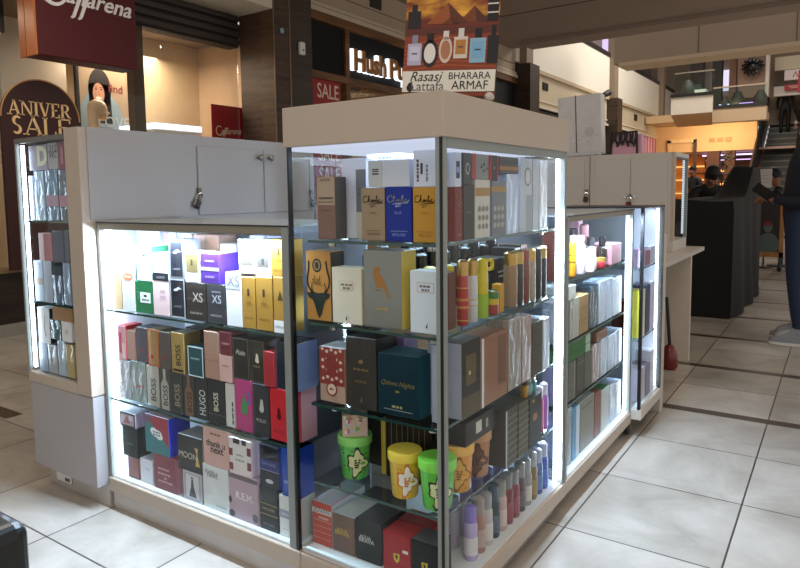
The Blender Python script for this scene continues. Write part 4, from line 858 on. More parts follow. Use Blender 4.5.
 ('box', 'pink carton with bold black print, fourth from left upper row bottom of left case', 'cartons on the bottom of left case', 'A', -0.8355, 0.059, 0.2696, 0.1176, 0.07, 0.1284, 'd3a79c', [('t', 'thank u', 0.5, 0.58, 0.75, '231a1a', {'bold': 0.02}), ('t', 'next', 0.55, 0.42, 0.5, '231a1a', {'bold': 0.02}), ('g', 0.5, 0.82, 0.4, '8a5a54', 0)], {}),
 ('box', 'striped white red carton with label, fifth from left upper row bottom of left case', 'cartons on the bottom of left case', 'A', -0.7265, 0.0665, 0.2676, 0.0956, 0.085, 0.1144, 'e0d0d0', [('r', 0, 0.1, 0.18, 0.3, '7a2a34'), ('r', 0, 0.5, 0.18, 0.7, '7a2a34'), ('r', 0.82, 0.2, 1, 0.42, '7a2a34'), ('r', 0.82, 0.6, 1, 0.82, '7a2a34'), ('r', 0.2, 0.86, 0.5, 1, '3a2a2c'), ('r', 0.6, 0.86, 0.8, 1, '3a2a2c'), ('r', 0.18, 0.25, 0.82, 0.8, 'ddd8d2'), ('g', 0.5, 0.56, 0.3, '9a928c', 0), ('g', 0.5, 0.42, 0.4, '9a928c', 0), ('s', 'ecd8dc'), ('top', 'f0e4e4')], {}),
 ('box', 'black carton with blue bands, sixth from left upper row bottom of left case', 'cartons on the bottom of left case', 'A', -0.6035, 0.059, 0.2586, 0.0796, 0.07, 0.1294, '22232a', [('r', 0, 0.42, 1, 0.66, '2c3070'), ('t', 'EXPLORER', 0.5, 0.56, 0.7, '8a8ec0', {}), ('r', 0, 0.4, 1, 0.42, '8a8cb0'), ('o', 0.5, 0.16, 0.2, 0.05, 'c8c8cc'), ('s', '2c46c8'), ('top', '43454c')], {}),
 ('box', 'royal blue carton with silver lettering, seventh from left upper row bottom of left case', 'cartons on the bottom of left case', 'A', -0.5215, 0.059, 0.2506, 0.0656, 0.07, 0.1474, '1d48a8', [('t', 'LEGEND', 0.5, 0.3, 0.7, 'b8c8e4', {}), ('r', 0.55, 0.82, 0.75, 0.88, 'e8eef8'), ('s', '1a3fb8')], {}),
 ('box', 'patterned pale carton on a dark green one, bottom of left case', 'cartons on the bottom of left case', 'A', -1.297, 0.059, 0.3096, 0.0906, 0.07, 0.0524, 'b9a8b4', [('f', 0.08, '3a3c42'), ('p', [(0.2, 0.2), (0.5, 0.8), (0.7, 0.3)], 'a86a74'), ('r', 0.6, 0.5, 0.85, 0.85, 'd8d0e0'), ('top', 'b0b4c0')], {}),
 ('box', 'dark narrow carton behind the gradient carton, bottom of left case', 'cartons on the bottom of left case', 'A', -1.328, 0.23, 0.1244, 0.0286, 0.1, 0.1176, '24262a', [], {}),
 ('box', 'dark grey carton behind the striped carton, bottom of left case', 'cartons on the bottom of left case', 'A', -0.874, 0.24, 0.1244, 0.1446, 0.1, 0.1726, '3a3a42', [], {}),
 ('box', 'taupe carton with cream top, first from left front row top shelf tower front', 'cartons on the top shelf tower front', 'A', -0.387, 0.075, 1.0004, 0.0606, 0.05, 0.1676, '8a6a60', [('r', 0, 0.55, 1, 1, 'b8a28c'), ('g', 0.5, 0.66, 0.8, '3a3230', 0), ('t', 'POUR HOMME', 0.5, 0.6, 0.85, '3a3230', {}), ('g', 0.5, 0.95, 0.6, '7a6a60', 0), ('r', 0.25, 0.46, 0.75, 0.47, '5f463f'), ('s', '5a5450')], {}),
 ('box', 'silver bronze carton with looping script, second from left front row top shelf tower front', 'cartons on the top shelf tower front', 'A', -0.233, 0.0775, 1.0004, 0.0726, 0.055, 0.1356, '9c8468:m', [('k', [(0.248, 0.824), (0.245, 0.829), (0.24, 0.836), (0.233, 0.843), (0.223, 0.847), (0.207, 0.849), (0.187, 0.85), (0.166, 0.848), (0.147, 0.843), (0.129, 0.834), (0.112, 0.821), (0.097, 0.806), (0.088, 0.791), (0.087, 0.777), (0.092, 0.761), (0.101, 0.746), (0.114, 0.736), (0.13, 0.729), (0.152, 0.726), (0.175, 0.725), (0.198, 0.726), (0.219, 0.73), (0.24, 0.735), (0.261, 0.742), (0.282, 0.752), (0.303, 0.767), (0.325, 0.785), (0.344, 0.803), (0.357, 0.818), (0.363, 0.829), (0.364, 0.839), (0.361, 0.846), (0.357, 0.85), (0.351, 0.852), (0.341, 0.852), (0.331, 0.848), (0.324, 0.837), (0.319, 0.814), (0.316, 0.782), (0.314, 0.751), (0.315, 0.733), (0.319, 0.734), (0.325, 0.747), (0.332, 0.763), (0.34, 0.775), (0.35, 0.779), (0.362, 0.782), (0.373, 0.782), (0.382, 0.778), (0.388, 0.769), (0.391, 0.756), (0.394, 0.742), (0.399, 0.733), (0.408, 0.73), (0.418, 0.731), (0.429, 0.735), (0.441, 0.739), (0.457, 0.747), (0.475, 0.757), (0.491, 0.768), (0.5, 0.775), (0.498, 0.778), (0.488, 0.779), (0.476, 0.778), (0.466, 0.775), (0.459, 0.768), (0.453, 0.757), (0.449, 0.747), (0.45, 0.739), (0.458, 0.735), (0.472, 0.732), (0.488, 0.731), (0.5, 0.733), (0.508, 0.741), (0.515, 0.755), (0.521, 0.767), (0.525, 0.772), (0.528, 0.766), (0.529, 0.753), (0.53, 0.739), (0.534, 0.733), (0.54, 0.738), (0.549, 0.75), (0.558, 0.763), (0.567, 0.772), (0.576, 0.775), (0.586, 0.775), (0.595, 0.773), (0.601, 0.769), (0.602, 0.763), (0.601, 0.754), (0.599, 0.745), (0.601, 0.739), (0.606, 0.737), (0.614, 0.736), (0.623, 0.738), (0.634, 0.746), (0.649, 0.763), (0.667, 0.787), (0.683, 0.812), (0.693, 0.831), (0.695, 0.841), (0.69, 0.848), (0.683, 0.851), (0.676, 0.85), (0.67, 0.845), (0.662, 0.837), (0.655, 0.825), (0.651, 0.811), (0.65, 0.792), (0.652, 0.769), (0.655, 0.747), (0.66, 0.733), (0.666, 0.728), (0.675, 0.729), (0.685, 0.734), (0.693, 0.739), (0.7, 0.747), (0.707, 0.759), (0.713, 0.768), (0.718, 0.772), (0.721, 0.766), (0.722, 0.754), (0.723, 0.741), (0.727, 0.733), (0.735, 0.732), (0.745, 0.735), (0.757, 0.74), (0.769, 0.746), (0.783, 0.753), (0.799, 0.761), (0.812, 0.769), (0.819, 0.775), (0.816, 0.778), (0.806, 0.781), (0.794, 0.781), (0.786, 0.778), (0.78, 0.77), (0.776, 0.758), (0.774, 0.745), (0.777, 0.736), (0.787, 0.731), (0.801, 0.729), (0.818, 0.728), (0.836, 0.73), (0.857, 0.736), (0.882, 0.744), (0.904, 0.753), (0.9199999999999999, 0.759)], 0.028, '3a2f28'), ('k', [(0.29, 0.688), (0.326, 0.691), (0.377, 0.696), (0.437, 0.701), (0.5, 0.704), (0.572, 0.706), (0.652, 0.706), (0.73, 0.706), (0.794, 0.707), (0.844, 0.71), (0.886, 0.714), (0.913, 0.718), (0.92, 0.72), (0.902, 0.721), (0.862, 0.72), (0.81, 0.718), (0.752, 0.714), (0.681, 0.706), (0.597, 0.696), (0.517, 0.685), (0.458, 0.674), (0.424, 0.664), (0.407, 0.653), (0.405, 0.644), (0.416, 0.639), (0.451, 0.641), (0.506, 0.648), (0.562, 0.656), (0.6007999999999999, 0.6615)], 0.022, '3a2f28'), ('t', 'SILVER', 0.5, 0.53, 0.26, '5f5040', {}), ('t', 'REVLON', 0.52, 0.13, 0.5, '5f5040', {}), ('r', 0.2, 0.19, 0.85, 0.2, '5f5040')], {}),
 ('box', 'royal blue carton with looping script, third from left front row top shelf tower front', 'cartons on the top shelf tower front', 'A', -0.1555, 0.0775, 1.0004, 0.0756, 0.055, 0.1366, '1b3196', [('k', [(0.248, 0.824), (0.245, 0.829), (0.24, 0.836), (0.233, 0.843), (0.223, 0.847), (0.207, 0.849), (0.187, 0.85), (0.166, 0.848), (0.147, 0.843), (0.129, 0.834), (0.112, 0.821), (0.097, 0.806), (0.088, 0.791), (0.087, 0.777), (0.092, 0.761), (0.101, 0.746), (0.114, 0.736), (0.13, 0.729), (0.152, 0.726), (0.175, 0.725), (0.198, 0.726), (0.219, 0.73), (0.24, 0.735), (0.261, 0.742), (0.282, 0.752), (0.303, 0.767), (0.325, 0.785), (0.344, 0.803), (0.357, 0.818), (0.363, 0.829), (0.364, 0.839), (0.361, 0.846), (0.357, 0.85), (0.351, 0.852), (0.341, 0.852), (0.331, 0.848), (0.324, 0.837), (0.319, 0.814), (0.316, 0.782), (0.314, 0.751), (0.315, 0.733), (0.319, 0.734), (0.325, 0.747), (0.332, 0.763), (0.34, 0.775), (0.35, 0.779), (0.362, 0.782), (0.373, 0.782), (0.382, 0.778), (0.388, 0.769), (0.391, 0.756), (0.394, 0.742), (0.399, 0.733), (0.408, 0.73), (0.418, 0.731), (0.429, 0.735), (0.441, 0.739), (0.457, 0.747), (0.475, 0.757), (0.491, 0.768), (0.5, 0.775), (0.498, 0.778), (0.488, 0.779), (0.476, 0.778), (0.466, 0.775), (0.459, 0.768), (0.453, 0.757), (0.449, 0.747), (0.45, 0.739), (0.458, 0.735), (0.472, 0.732), (0.488, 0.731), (0.5, 0.733), (0.508, 0.741), (0.515, 0.755), (0.521, 0.767), (0.525, 0.772), (0.528, 0.766), (0.529, 0.753), (0.53, 0.739), (0.534, 0.733), (0.54, 0.738), (0.549, 0.75), (0.558, 0.763), (0.567, 0.772), (0.576, 0.775), (0.586, 0.775), (0.595, 0.773), (0.601, 0.769), (0.602, 0.763), (0.601, 0.754), (0.599, 0.745), (0.601, 0.739), (0.606, 0.737), (0.614, 0.736), (0.623, 0.738), (0.634, 0.746), (0.649, 0.763), (0.667, 0.787), (0.683, 0.812), (0.693, 0.831), (0.695, 0.841), (0.69, 0.848), (0.683, 0.851), (0.676, 0.85), (0.67, 0.845), (0.662, 0.837), (0.655, 0.825), (0.651, 0.811), (0.65, 0.792), (0.652, 0.769), (0.655, 0.747), (0.66, 0.733), (0.666, 0.728), (0.675, 0.729), (0.685, 0.734), (0.693, 0.739), (0.7, 0.747), (0.707, 0.759), (0.713, 0.768), (0.718, 0.772), (0.721, 0.766), (0.722, 0.754), (0.723, 0.741), (0.727, 0.733), (0.735, 0.732), (0.745, 0.735), (0.757, 0.74), (0.769, 0.746), (0.783, 0.753), (0.799, 0.761), (0.812, 0.769), (0.819, 0.775), (0.816, 0.778), (0.806, 0.781), (0.794, 0.781), (0.786, 0.778), (0.78, 0.77), (0.776, 0.758), (0.774, 0.745), (0.777, 0.736), (0.787, 0.731), (0.801, 0.729), (0.818, 0.728), (0.836, 0.73), (0.857, 0.736), (0.882, 0.744), (0.904, 0.753), (0.9199999999999999, 0.759)], 0.028, 'c8d0e8'), ('k', [(0.29, 0.688), (0.326, 0.691), (0.377, 0.696), (0.437, 0.701), (0.5, 0.704), (0.572, 0.706), (0.652, 0.706), (0.73, 0.706), (0.794, 0.707), (0.844, 0.71), (0.886, 0.714), (0.913, 0.718), (0.92, 0.72), (0.902, 0.721), (0.862, 0.72), (0.81, 0.718), (0.752, 0.714), (0.681, 0.706), (0.597, 0.696), (0.517, 0.685), (0.458, 0.674), (0.424, 0.664), (0.407, 0.653), (0.405, 0.644), (0.416, 0.639), (0.451, 0.641), (0.506, 0.648), (0.562, 0.656), (0.6007999999999999, 0.6615)], 0.022, 'c8d0e8'), ('t', 'BLUE', 0.5, 0.53, 0.26, '93a4d8', {}), ('t', 'REVLON', 0.52, 0.13, 0.5, '93a4d8', {}), ('r', 0.2, 0.19, 0.85, 0.2, '93a4d8')], {}),
 ('box', 'gold carton with looping script, fourth from left front row top shelf tower front', 'cartons on the top shelf tower front', 'A', -0.079, 0.0775, 1.0004, 0.0666, 0.055, 0.1346, 'c89438', [('k', [(0.248, 0.824), (0.245, 0.829), (0.24, 0.836), (0.233, 0.843), (0.223, 0.847), (0.207, 0.849), (0.187, 0.85), (0.166, 0.848), (0.147, 0.843), (0.129, 0.834), (0.112, 0.821), (0.097, 0.806), (0.088, 0.791), (0.087, 0.777), (0.092, 0.761), (0.101, 0.746), (0.114, 0.736), (0.13, 0.729), (0.152, 0.726), (0.175, 0.725), (0.198, 0.726), (0.219, 0.73), (0.24, 0.735), (0.261, 0.742), (0.282, 0.752), (0.303, 0.767), (0.325, 0.785), (0.344, 0.803), (0.357, 0.818), (0.363, 0.829), (0.364, 0.839), (0.361, 0.846), (0.357, 0.85), (0.351, 0.852), (0.341, 0.852), (0.331, 0.848), (0.324, 0.837), (0.319, 0.814), (0.316, 0.782), (0.314, 0.751), (0.315, 0.733), (0.319, 0.734), (0.325, 0.747), (0.332, 0.763), (0.34, 0.775), (0.35, 0.779), (0.362, 0.782), (0.373, 0.782), (0.382, 0.778), (0.388, 0.769), (0.391, 0.756), (0.394, 0.742), (0.399, 0.733), (0.408, 0.73), (0.418, 0.731), (0.429, 0.735), (0.441, 0.739), (0.457, 0.747), (0.475, 0.757), (0.491, 0.768), (0.5, 0.775), (0.498, 0.778), (0.488, 0.779), (0.476, 0.778), (0.466, 0.775), (0.459, 0.768), (0.453, 0.757), (0.449, 0.747), (0.45, 0.739), (0.458, 0.735), (0.472, 0.732), (0.488, 0.731), (0.5, 0.733), (0.508, 0.741), (0.515, 0.755), (0.521, 0.767), (0.525, 0.772), (0.528, 0.766), (0.529, 0.753), (0.53, 0.739), (0.534, 0.733), (0.54, 0.738), (0.549, 0.75), (0.558, 0.763), (0.567, 0.772), (0.576, 0.775), (0.586, 0.775), (0.595, 0.773), (0.601, 0.769), (0.602, 0.763), (0.601, 0.754), (0.599, 0.745), (0.601, 0.739), (0.606, 0.737), (0.614, 0.736), (0.623, 0.738), (0.634, 0.746), (0.649, 0.763), (0.667, 0.787), (0.683, 0.812), (0.693, 0.831), (0.695, 0.841), (0.69, 0.848), (0.683, 0.851), (0.676, 0.85), (0.67, 0.845), (0.662, 0.837), (0.655, 0.825), (0.651, 0.811), (0.65, 0.792), (0.652, 0.769), (0.655, 0.747), (0.66, 0.733), (0.666, 0.728), (0.675, 0.729), (0.685, 0.734), (0.693, 0.739), (0.7, 0.747), (0.707, 0.759), (0.713, 0.768), (0.718, 0.772), (0.721, 0.766), (0.722, 0.754), (0.723, 0.741), (0.727, 0.733), (0.735, 0.732), (0.745, 0.735), (0.757, 0.74), (0.769, 0.746), (0.783, 0.753), (0.799, 0.761), (0.812, 0.769), (0.819, 0.775), (0.816, 0.778), (0.806, 0.781), (0.794, 0.781), (0.786, 0.778), (0.78, 0.77), (0.776, 0.758), (0.774, 0.745), (0.777, 0.736), (0.787, 0.731), (0.801, 0.729), (0.818, 0.728), (0.836, 0.73), (0.857, 0.736), (0.882, 0.744), (0.904, 0.753), (0.9199999999999999, 0.759)], 0.028, '4a3014'), ('k', [(0.29, 0.688), (0.326, 0.691), (0.377, 0.696), (0.437, 0.701), (0.5, 0.704), (0.572, 0.706), (0.652, 0.706), (0.73, 0.706), (0.794, 0.707), (0.844, 0.71), (0.886, 0.714), (0.913, 0.718), (0.92, 0.72), (0.902, 0.721), (0.862, 0.72), (0.81, 0.718), (0.752, 0.714), (0.681, 0.706), (0.597, 0.696), (0.517, 0.685), (0.458, 0.674), (0.424, 0.664), (0.407, 0.653), (0.405, 0.644), (0.416, 0.639), (0.451, 0.641), (0.506, 0.648), (0.562, 0.656), (0.6007999999999999, 0.6615)], 0.022, '4a3014'), ('t', 'GOLD', 0.5, 0.53, 0.26, '8a6420', {}), ('t', 'REVLON', 0.52, 0.13, 0.5, '8a6420', {}), ('r', 0.2, 0.19, 0.85, 0.2, '8a6420'), ('s', 'c08a20')], {}),
 ('box', 'grey white carton with barcode, first from left upper row top shelf tower front', 'cartons on the top shelf tower front', 'A', -0.1835, 0.0775, 1.1376, 0.1236, 0.055, 0.0674, 'd6dae6', [('r', 0, 0, 0.36, 1, 'c9ccce'), ('r', 0.1, 0.46, 0.26, 0.52, '4a4c50'), ('r', 0.1, 0.56, 0.26, 0.6, '4a4c50'), ('r', 0.1, 0.63, 0.26, 0.68, '4a4c50'), ('r', 0.38, 0, 0.39, 1, 'eef2fa')], {}),
 ('box', 'white carton with sideways print, second from left upper row top shelf tower front', 'cartons on the top shelf tower front', 'A', -0.078, 0.0775, 1.1356, 0.0646, 0.055, 0.0884, 'dfe4f6', [('g', 0.2, 0.45, 0.6, '5a3a50', 1), ('r', 0.32, 0.35, 0.42, 0.65, '4a4c60'), ('g', 0.6, 0.4, 0.5, '8a90a8', 1)], {}),
 ('box', 'tall white carton with grey window, first from left second row top shelf tower front', 'cartons on the top shelf tower front', 'A', -0.337, 0.138, 1.0004, 0.0826, 0.06, 0.2166, 'e6eaf8', [('r', 0.6, 0.33, 1, 0.86, '82858a'), ('t', 'L EAU', 0.85, 0.62, 0.25, '4a4a4e', {}), ('t', 'D ISSEY', 0.85, 0.55, 0.3, '4a4a4e', {}), ('r', 0.6, 0.0, 1, 0.33, 'd8d4c8')], {}),
 ('box', 'wide white carton, second from left second row top shelf tower front', 'cartons on the top shelf tower front', 'A', -0.285, 0.21, 1.0004, 0.1086, 0.07, 0.2296, 'e2e8f4', [('g', 0.5, 0.95, 0.5, '8a93a4', 0)], {}),
 ('box', 'orange brown carton with black stag, first from left front row second shelf tower front', 'cartons on the second shelf tower front', 'A', -0.42, 0.08, 0.7754, 0.0866, 0.06, 0.1906, 'b5803e', [('o', 0.45, 0.8, 0.19, 0.1, '26241e'), ('o', 0.45, 0.8, 0.14, 0.075, '8a7448'), ('o', 0.45, 0.8, 0.08, 0.05, '33302a'), ('p', [(0.26, 0.41), (0.5, 0.4), (0.76, 0.41), (0.99, 0.4), (0.93, 0.34), (0.78, 0.3), (0.7, 0.22), (0.62, 0.1), (0.51, 0.03), (0.42, 0.1), (0.34, 0.22), (0.25, 0.3), (0.08, 0.33), (0.01, 0.39)], '26302a'), ('k', [(0.27, 0.39), (0.252, 0.398), (0.227, 0.41), (0.198, 0.424), (0.17, 0.44), (0.141, 0.457), (0.109, 0.477), (0.081, 0.498), (0.06, 0.52), (0.049, 0.544), (0.045, 0.569), (0.046, 0.595), (0.05, 0.62), (0.059, 0.644), (0.073, 0.667), (0.088, 0.692), (0.1, 0.72), (0.108, 0.755), (0.113, 0.796), (0.117, 0.834), (0.12, 0.86)], 0.06, '26302a'), ('k', [(0.76, 0.39), (0.774, 0.398), (0.794, 0.41), (0.817, 0.424), (0.84, 0.44), (0.866, 0.457), (0.894, 0.477), (0.921, 0.498), (0.94, 0.52), (0.951, 0.544), (0.956, 0.569), (0.955, 0.595), (0.95, 0.62), (0.938, 0.644), (0.919, 0.667), (0.899, 0.692), (0.88, 0.72), (0.863, 0.755), (0.846, 0.796), (0.831, 0.834), (0.82, 0.86)], 0.06, '26302a'), ('k', [(0.3, 0.4), (0.22, 0.46), (0.25, 0.55)], 0.035, '26302a'), ('k', [(0.73, 0.4), (0.8, 0.46), (0.76, 0.55)], 0.035, '26302a'), ('k', [(0.26, 0.6), (0.267, 0.595), (0.278, 0.589), (0.289, 0.583), (0.3, 0.58), (0.311, 0.581), (0.323, 0.585), (0.333, 0.591), (0.34, 0.6), (0.343, 0.614), (0.343, 0.631), (0.341, 0.648), (0.34, 0.66)], 0.03, '5f4420'), ('k', [(0.44, 0.6), (0.451, 0.597), (0.466, 0.592), (0.484, 0.587), (0.5, 0.585), (0.516, 0.586), (0.532, 0.588), (0.548, 0.592), (0.56, 0.6), (0.568, 0.613), (0.574, 0.631), (0.577, 0.648), (0.58, 0.66)], 0.03, '5f4420'), ('g', 0.45, 0.55, 0.3, '6f5428', 0), ('s', '4a4440')], {}),
 ('box', 'cream carton with small label, second from left front row second shelf tower front', 'cartons on the second shelf tower front', 'A', -0.323, 0.075, 0.7754, 0.0986, 0.05, 0.1506, 'd9d1bd', [('r', 0.26, 0.6, 0.72, 0.77, 'c9b9a0'), ('r', 0.28, 0.61, 0.7, 0.76, 'dad2c0'), ('g', 0.5, 0.7, 0.38, '8a7a64', 0), ('g', 0.5, 0.64, 0.25, '8a7a64', 0), ('p', [(0.45, 0.08), (0.52, 0.16), (0.5, 0.06)], '4a4640')], {}),
 ('box', 'grey silver carton with golden falcon, third from left front row second shelf tower front', 'cartons on the second shelf tower front', 'A', -0.2075, 0.085, 0.7754, 0.1176, 0.07, 0.2016, '8c8c86:m', [('p', [(0.35, 0.79), (0.41, 0.785), (0.475, 0.755), (0.43, 0.745), (0.425, 0.71), (0.525, 0.646), (0.6, 0.56), (0.66, 0.47), (0.715, 0.395), (0.665, 0.385), (0.6, 0.46), (0.555, 0.5), (0.475, 0.53), (0.4, 0.515), (0.325, 0.573), (0.275, 0.66), (0.265, 0.72), (0.285, 0.765)], 'a8743c'), ('k', [(0.36, 0.54), (0.35, 0.49)], 0.022, 'a8743c'), ('k', [(0.43, 0.53), (0.42, 0.49)], 0.022, 'a8743c'), ('r', 0.3, 0.48, 0.5, 0.487, '6f5430'), ('g', 0.5, 0.25, 0.3, 'b89a5c', 0), ('s', 'd8bc58')], {}),
 ('box', 'white carton with small label, fourth from left front row second shelf tower front', 'cartons on the second shelf tower front', 'A', -0.086, 0.075, 0.7754, 0.0746, 0.05, 0.1546, 'e0e8f2', [('r', 0.28, 0.66, 0.92, 0.82, 'b8a8a0'), ('r', 0.3, 0.67, 0.9, 0.81, 'e2e9f2'), ('g', 0.6, 0.76, 0.45, '7a6a70', 0), ('g', 0.6, 0.7, 0.3, '7a6a70', 0), ('p', [(0.6, 0.1), (0.68, 0.18), (0.66, 0.08)], '3a4048')], {}),
 ('box', 'red and cream patterned carton, first from left front row third shelf tower front', 'cartons on the third shelf tower front', 'A', -0.3785, 0.09, 0.5504, 0.0876, 0.08, 0.1526, 'b99a88', [('r', 0, 0.32, 1, 1, '8f4038'), ('o', 0.14, 0.42, 0.06, 0.03, 'd8c0b0'), ('o', 0.32, 0.45999999999999996, 0.06, 0.03, 'd8c0b0'), ('o', 0.5, 0.42, 0.06, 0.03, 'd8c0b0'), ('o', 0.68, 0.45999999999999996, 0.06, 0.03, 'd8c0b0'), ('o', 0.86, 0.42, 0.06, 0.03, 'd8c0b0'), ('o', 0.14, 0.63, 0.06, 0.03, 'd8c0b0'), ('o', 0.32, 0.59, 0.06, 0.03, 'd8c0b0'), ('o', 0.5, 0.63, 0.06, 0.03, 'd8c0b0'), ('o', 0.68, 0.59, 0.06, 0.03, 'd8c0b0'), ('o', 0.86, 0.63, 0.06, 0.03, 'd8c0b0'), ('o', 0.14, 0.76, 0.06, 0.03, 'd8c0b0'), ('o', 0.32, 0.8, 0.06, 0.03, 'd8c0b0'), ('o', 0.5, 0.76, 0.06, 0.03, 'd8c0b0'), ('o', 0.68, 0.8, 0.06, 0.03, 'd8c0b0'), ('o', 0.86, 0.76, 0.06, 0.03, 'd8c0b0'), ('o', 0.14, 0.97, 0.06, 0.03, 'd8c0b0'), ('o', 0.32, 0.9299999999999999, 0.06, 0.03, 'd8c0b0'), ('o', 0.5, 0.97, 0.06, 0.03, 'd8c0b0'), ('o', 0.68, 0.9299999999999999, 0.06, 0.03, 'd8c0b0'), ('o', 0.86, 0.97, 0.06, 0.03, 'd8c0b0'), ('r', 0.3, 0.5, 0.7, 0.85, '8a3a34'), ('o', 0.5, 0.25, 0.22, 0.13, '8a3a34'), ('o', 0.5, 0.25, 0.17, 0.1, 'd8c0b0'), ('g', 0.5, 0.25, 0.15, '8a3a34', 0), ('top', 'd8dce4')], {}),
 ('box', 'tall dark wood grain carton, second from left front row third shelf tower front', 'cartons on the third shelf tower front', 'A', -0.28, 0.1, 0.5504, 0.0986, 0.1, 0.1926, '2c2621:w', [('o', 0.5, 0.66, 0.08, 0.03, '8a7448'), ('g', 0.5, 0.55, 0.5, '7a683f', 0), ('g', 0.5, 0.38, 0.4, '6a5a38', 0), ('p', [(0.47, 0.1), (0.52, 0.18), (0.53, 0.08)], '8a7448')], {}),
 ('box', 'wide dark teal carton with gold script, third from left front row third shelf tower front', 'cartons on the third shelf tower front', 'A', -0.163, 0.095, 0.5504, 0.1246, 0.09, 0.1606, '10303c', [('t', 'Qahwa Nights', 0.5, 0.52, 0.82, '8f7f4a', {'shear': 0.35}), ('g', 0.5, 0.4, 0.12, '8f7f4a', 0), ('g', 0.5, 0.15, 0.3, 'b0a878', 0), ('r', 0.15, 0.09, 0.85, 0.1, 'a8b0b0'), ('s', '17505f'), ('top', '2c4a58')], {}),
 ('box', 'slim grey carton at the corner post, fourth from left front row third shelf tower front', 'cartons on the third shelf tower front', 'A', -0.061, 0.075, 0.5504, 0.0166, 0.03, 0.1966, 'aeb6c8:f', [], {}),
 ('box', 'lilac carton, first from left second row third shelf tower front', 'cartons on the third shelf tower front', 'A', -0.237, 0.2, 0.5504, 0.0386, 0.07, 0.1746, 'a684b8', [], {}),
 ('box', 'black carton, second from left second row third shelf tower front', 'cartons on the third shelf tower front', 'A', -0.3755, 0.21, 0.5504, 0.0916, 0.08, 0.1816, '1d1b1c', [], {}),
 ('box', 'orange carton with white lines dark lettering, first from left front row bottom of tower front', 'cartons on the bottom of tower front', 'A', -0.428, 0.13, 0.1244, 0.0706, 0.16, 0.1246, 'b8432e', [('r', 0, 0.74, 1, 0.86, 'cfc8c0'), ('t', 'JOVAN', 0.5, 0.8, 0.8, '3a3638', {}), ('g', 0.6, 0.65, 0.5, 'd8b8a8', 0), ('r', 0, 0.16, 1, 0.168, 'e0c8bc'), ('r', 0, 0.30000000000000004, 1, 0.30800000000000005, 'e0c8bc'), ('r', 0, 0.44000000000000006, 1, 0.44800000000000006, 'e0c8bc'), ('r', 0, 0.5800000000000001, 1, 0.5880000000000001, 'e0c8bc'), ('s', 'b8bcc8'), ('top', 'b4b8c4')], {}),
 ('box', 'brown wood grain carton with gold lettering, second from left front row bottom of tower front', 'cartons on the bottom of tower front', 'A', -0.3505, 0.11, 0.1244, 0.0776, 0.12, 0.1086, '5d4233:w', [('t', 'AGUA', 0.45, 0.6, 0.5, 'c9a444', {'bold': 0.02}), ('t', 'BRAVA', 0.45, 0.52, 0.65, 'c9a444', {'bold': 0.02}), ('top', 'b0b4b4')], {}),
 ('box', 'black carton with silver lettering, third from left front row bottom of tower front', 'cartons on the bottom of tower front', 'A', -0.266, 0.11, 0.1244, 0.0846, 0.12, 0.1146, '1a1b1d', [('t', 'AGUA', 0.4, 0.6, 0.45, 'c8c8c4', {'bold': 0.02}), ('t', 'BRAVA', 0.45, 0.52, 0.6, 'c8c8c4', {'bold': 0.02}), ('top', '33353a')], {}),
 ('box', 'red carton with yellow shield, fourth from left front row bottom of tower front', 'cartons on the bottom of tower front', 'A', -0.1735, 0.085, 0.1244, 0.0856, 0.07, 0.1056, 'a32a30', [('p', [(0.38, 0.5), (0.62, 0.52), (0.6, 0.34), (0.5, 0.26), (0.4, 0.34)], 'd8b83c'), ('p', [(0.45, 0.45), (0.5, 0.49), (0.55, 0.42), (0.5, 0.34)], '2a2418'), ('r', 0.72, 0.58, 0.92, 0.66, 'd8d4cc'), ('top', 'a83438')], {}),
 ('box', 'black carton with yellow shield, fifth from left front row bottom of tower front', 'cartons on the bottom of tower front', 'A', -0.088, 0.085, 0.1244, 0.0786, 0.07, 0.1096, '202225', [('p', [(0.38, 0.5), (0.62, 0.52), (0.6, 0.34), (0.5, 0.26), (0.4, 0.34)], 'd8b83c'), ('p', [(0.45, 0.45), (0.5, 0.49), (0.55, 0.42), (0.5, 0.34)], '2a2418'), ('top', '55585c')], {}),
 ('box', 'red carton behind the shield cartons, first from left second row bottom of tower front', 'cartons on the bottom of tower front', 'A', -0.164, 0.16, 0.1244, 0.1066, 0.07, 0.1056, '8f2a30', [('top', '9c3a3e')], {}),
 ('box', 'black carton behind the silver lettered one, second from left second row bottom of tower front', 'cartons on the bottom of tower front', 'A', -0.3325, 0.22, 0.1244, 0.1136, 0.08, 0.1066, '17181a', [('top', '2c2e32')], {}),
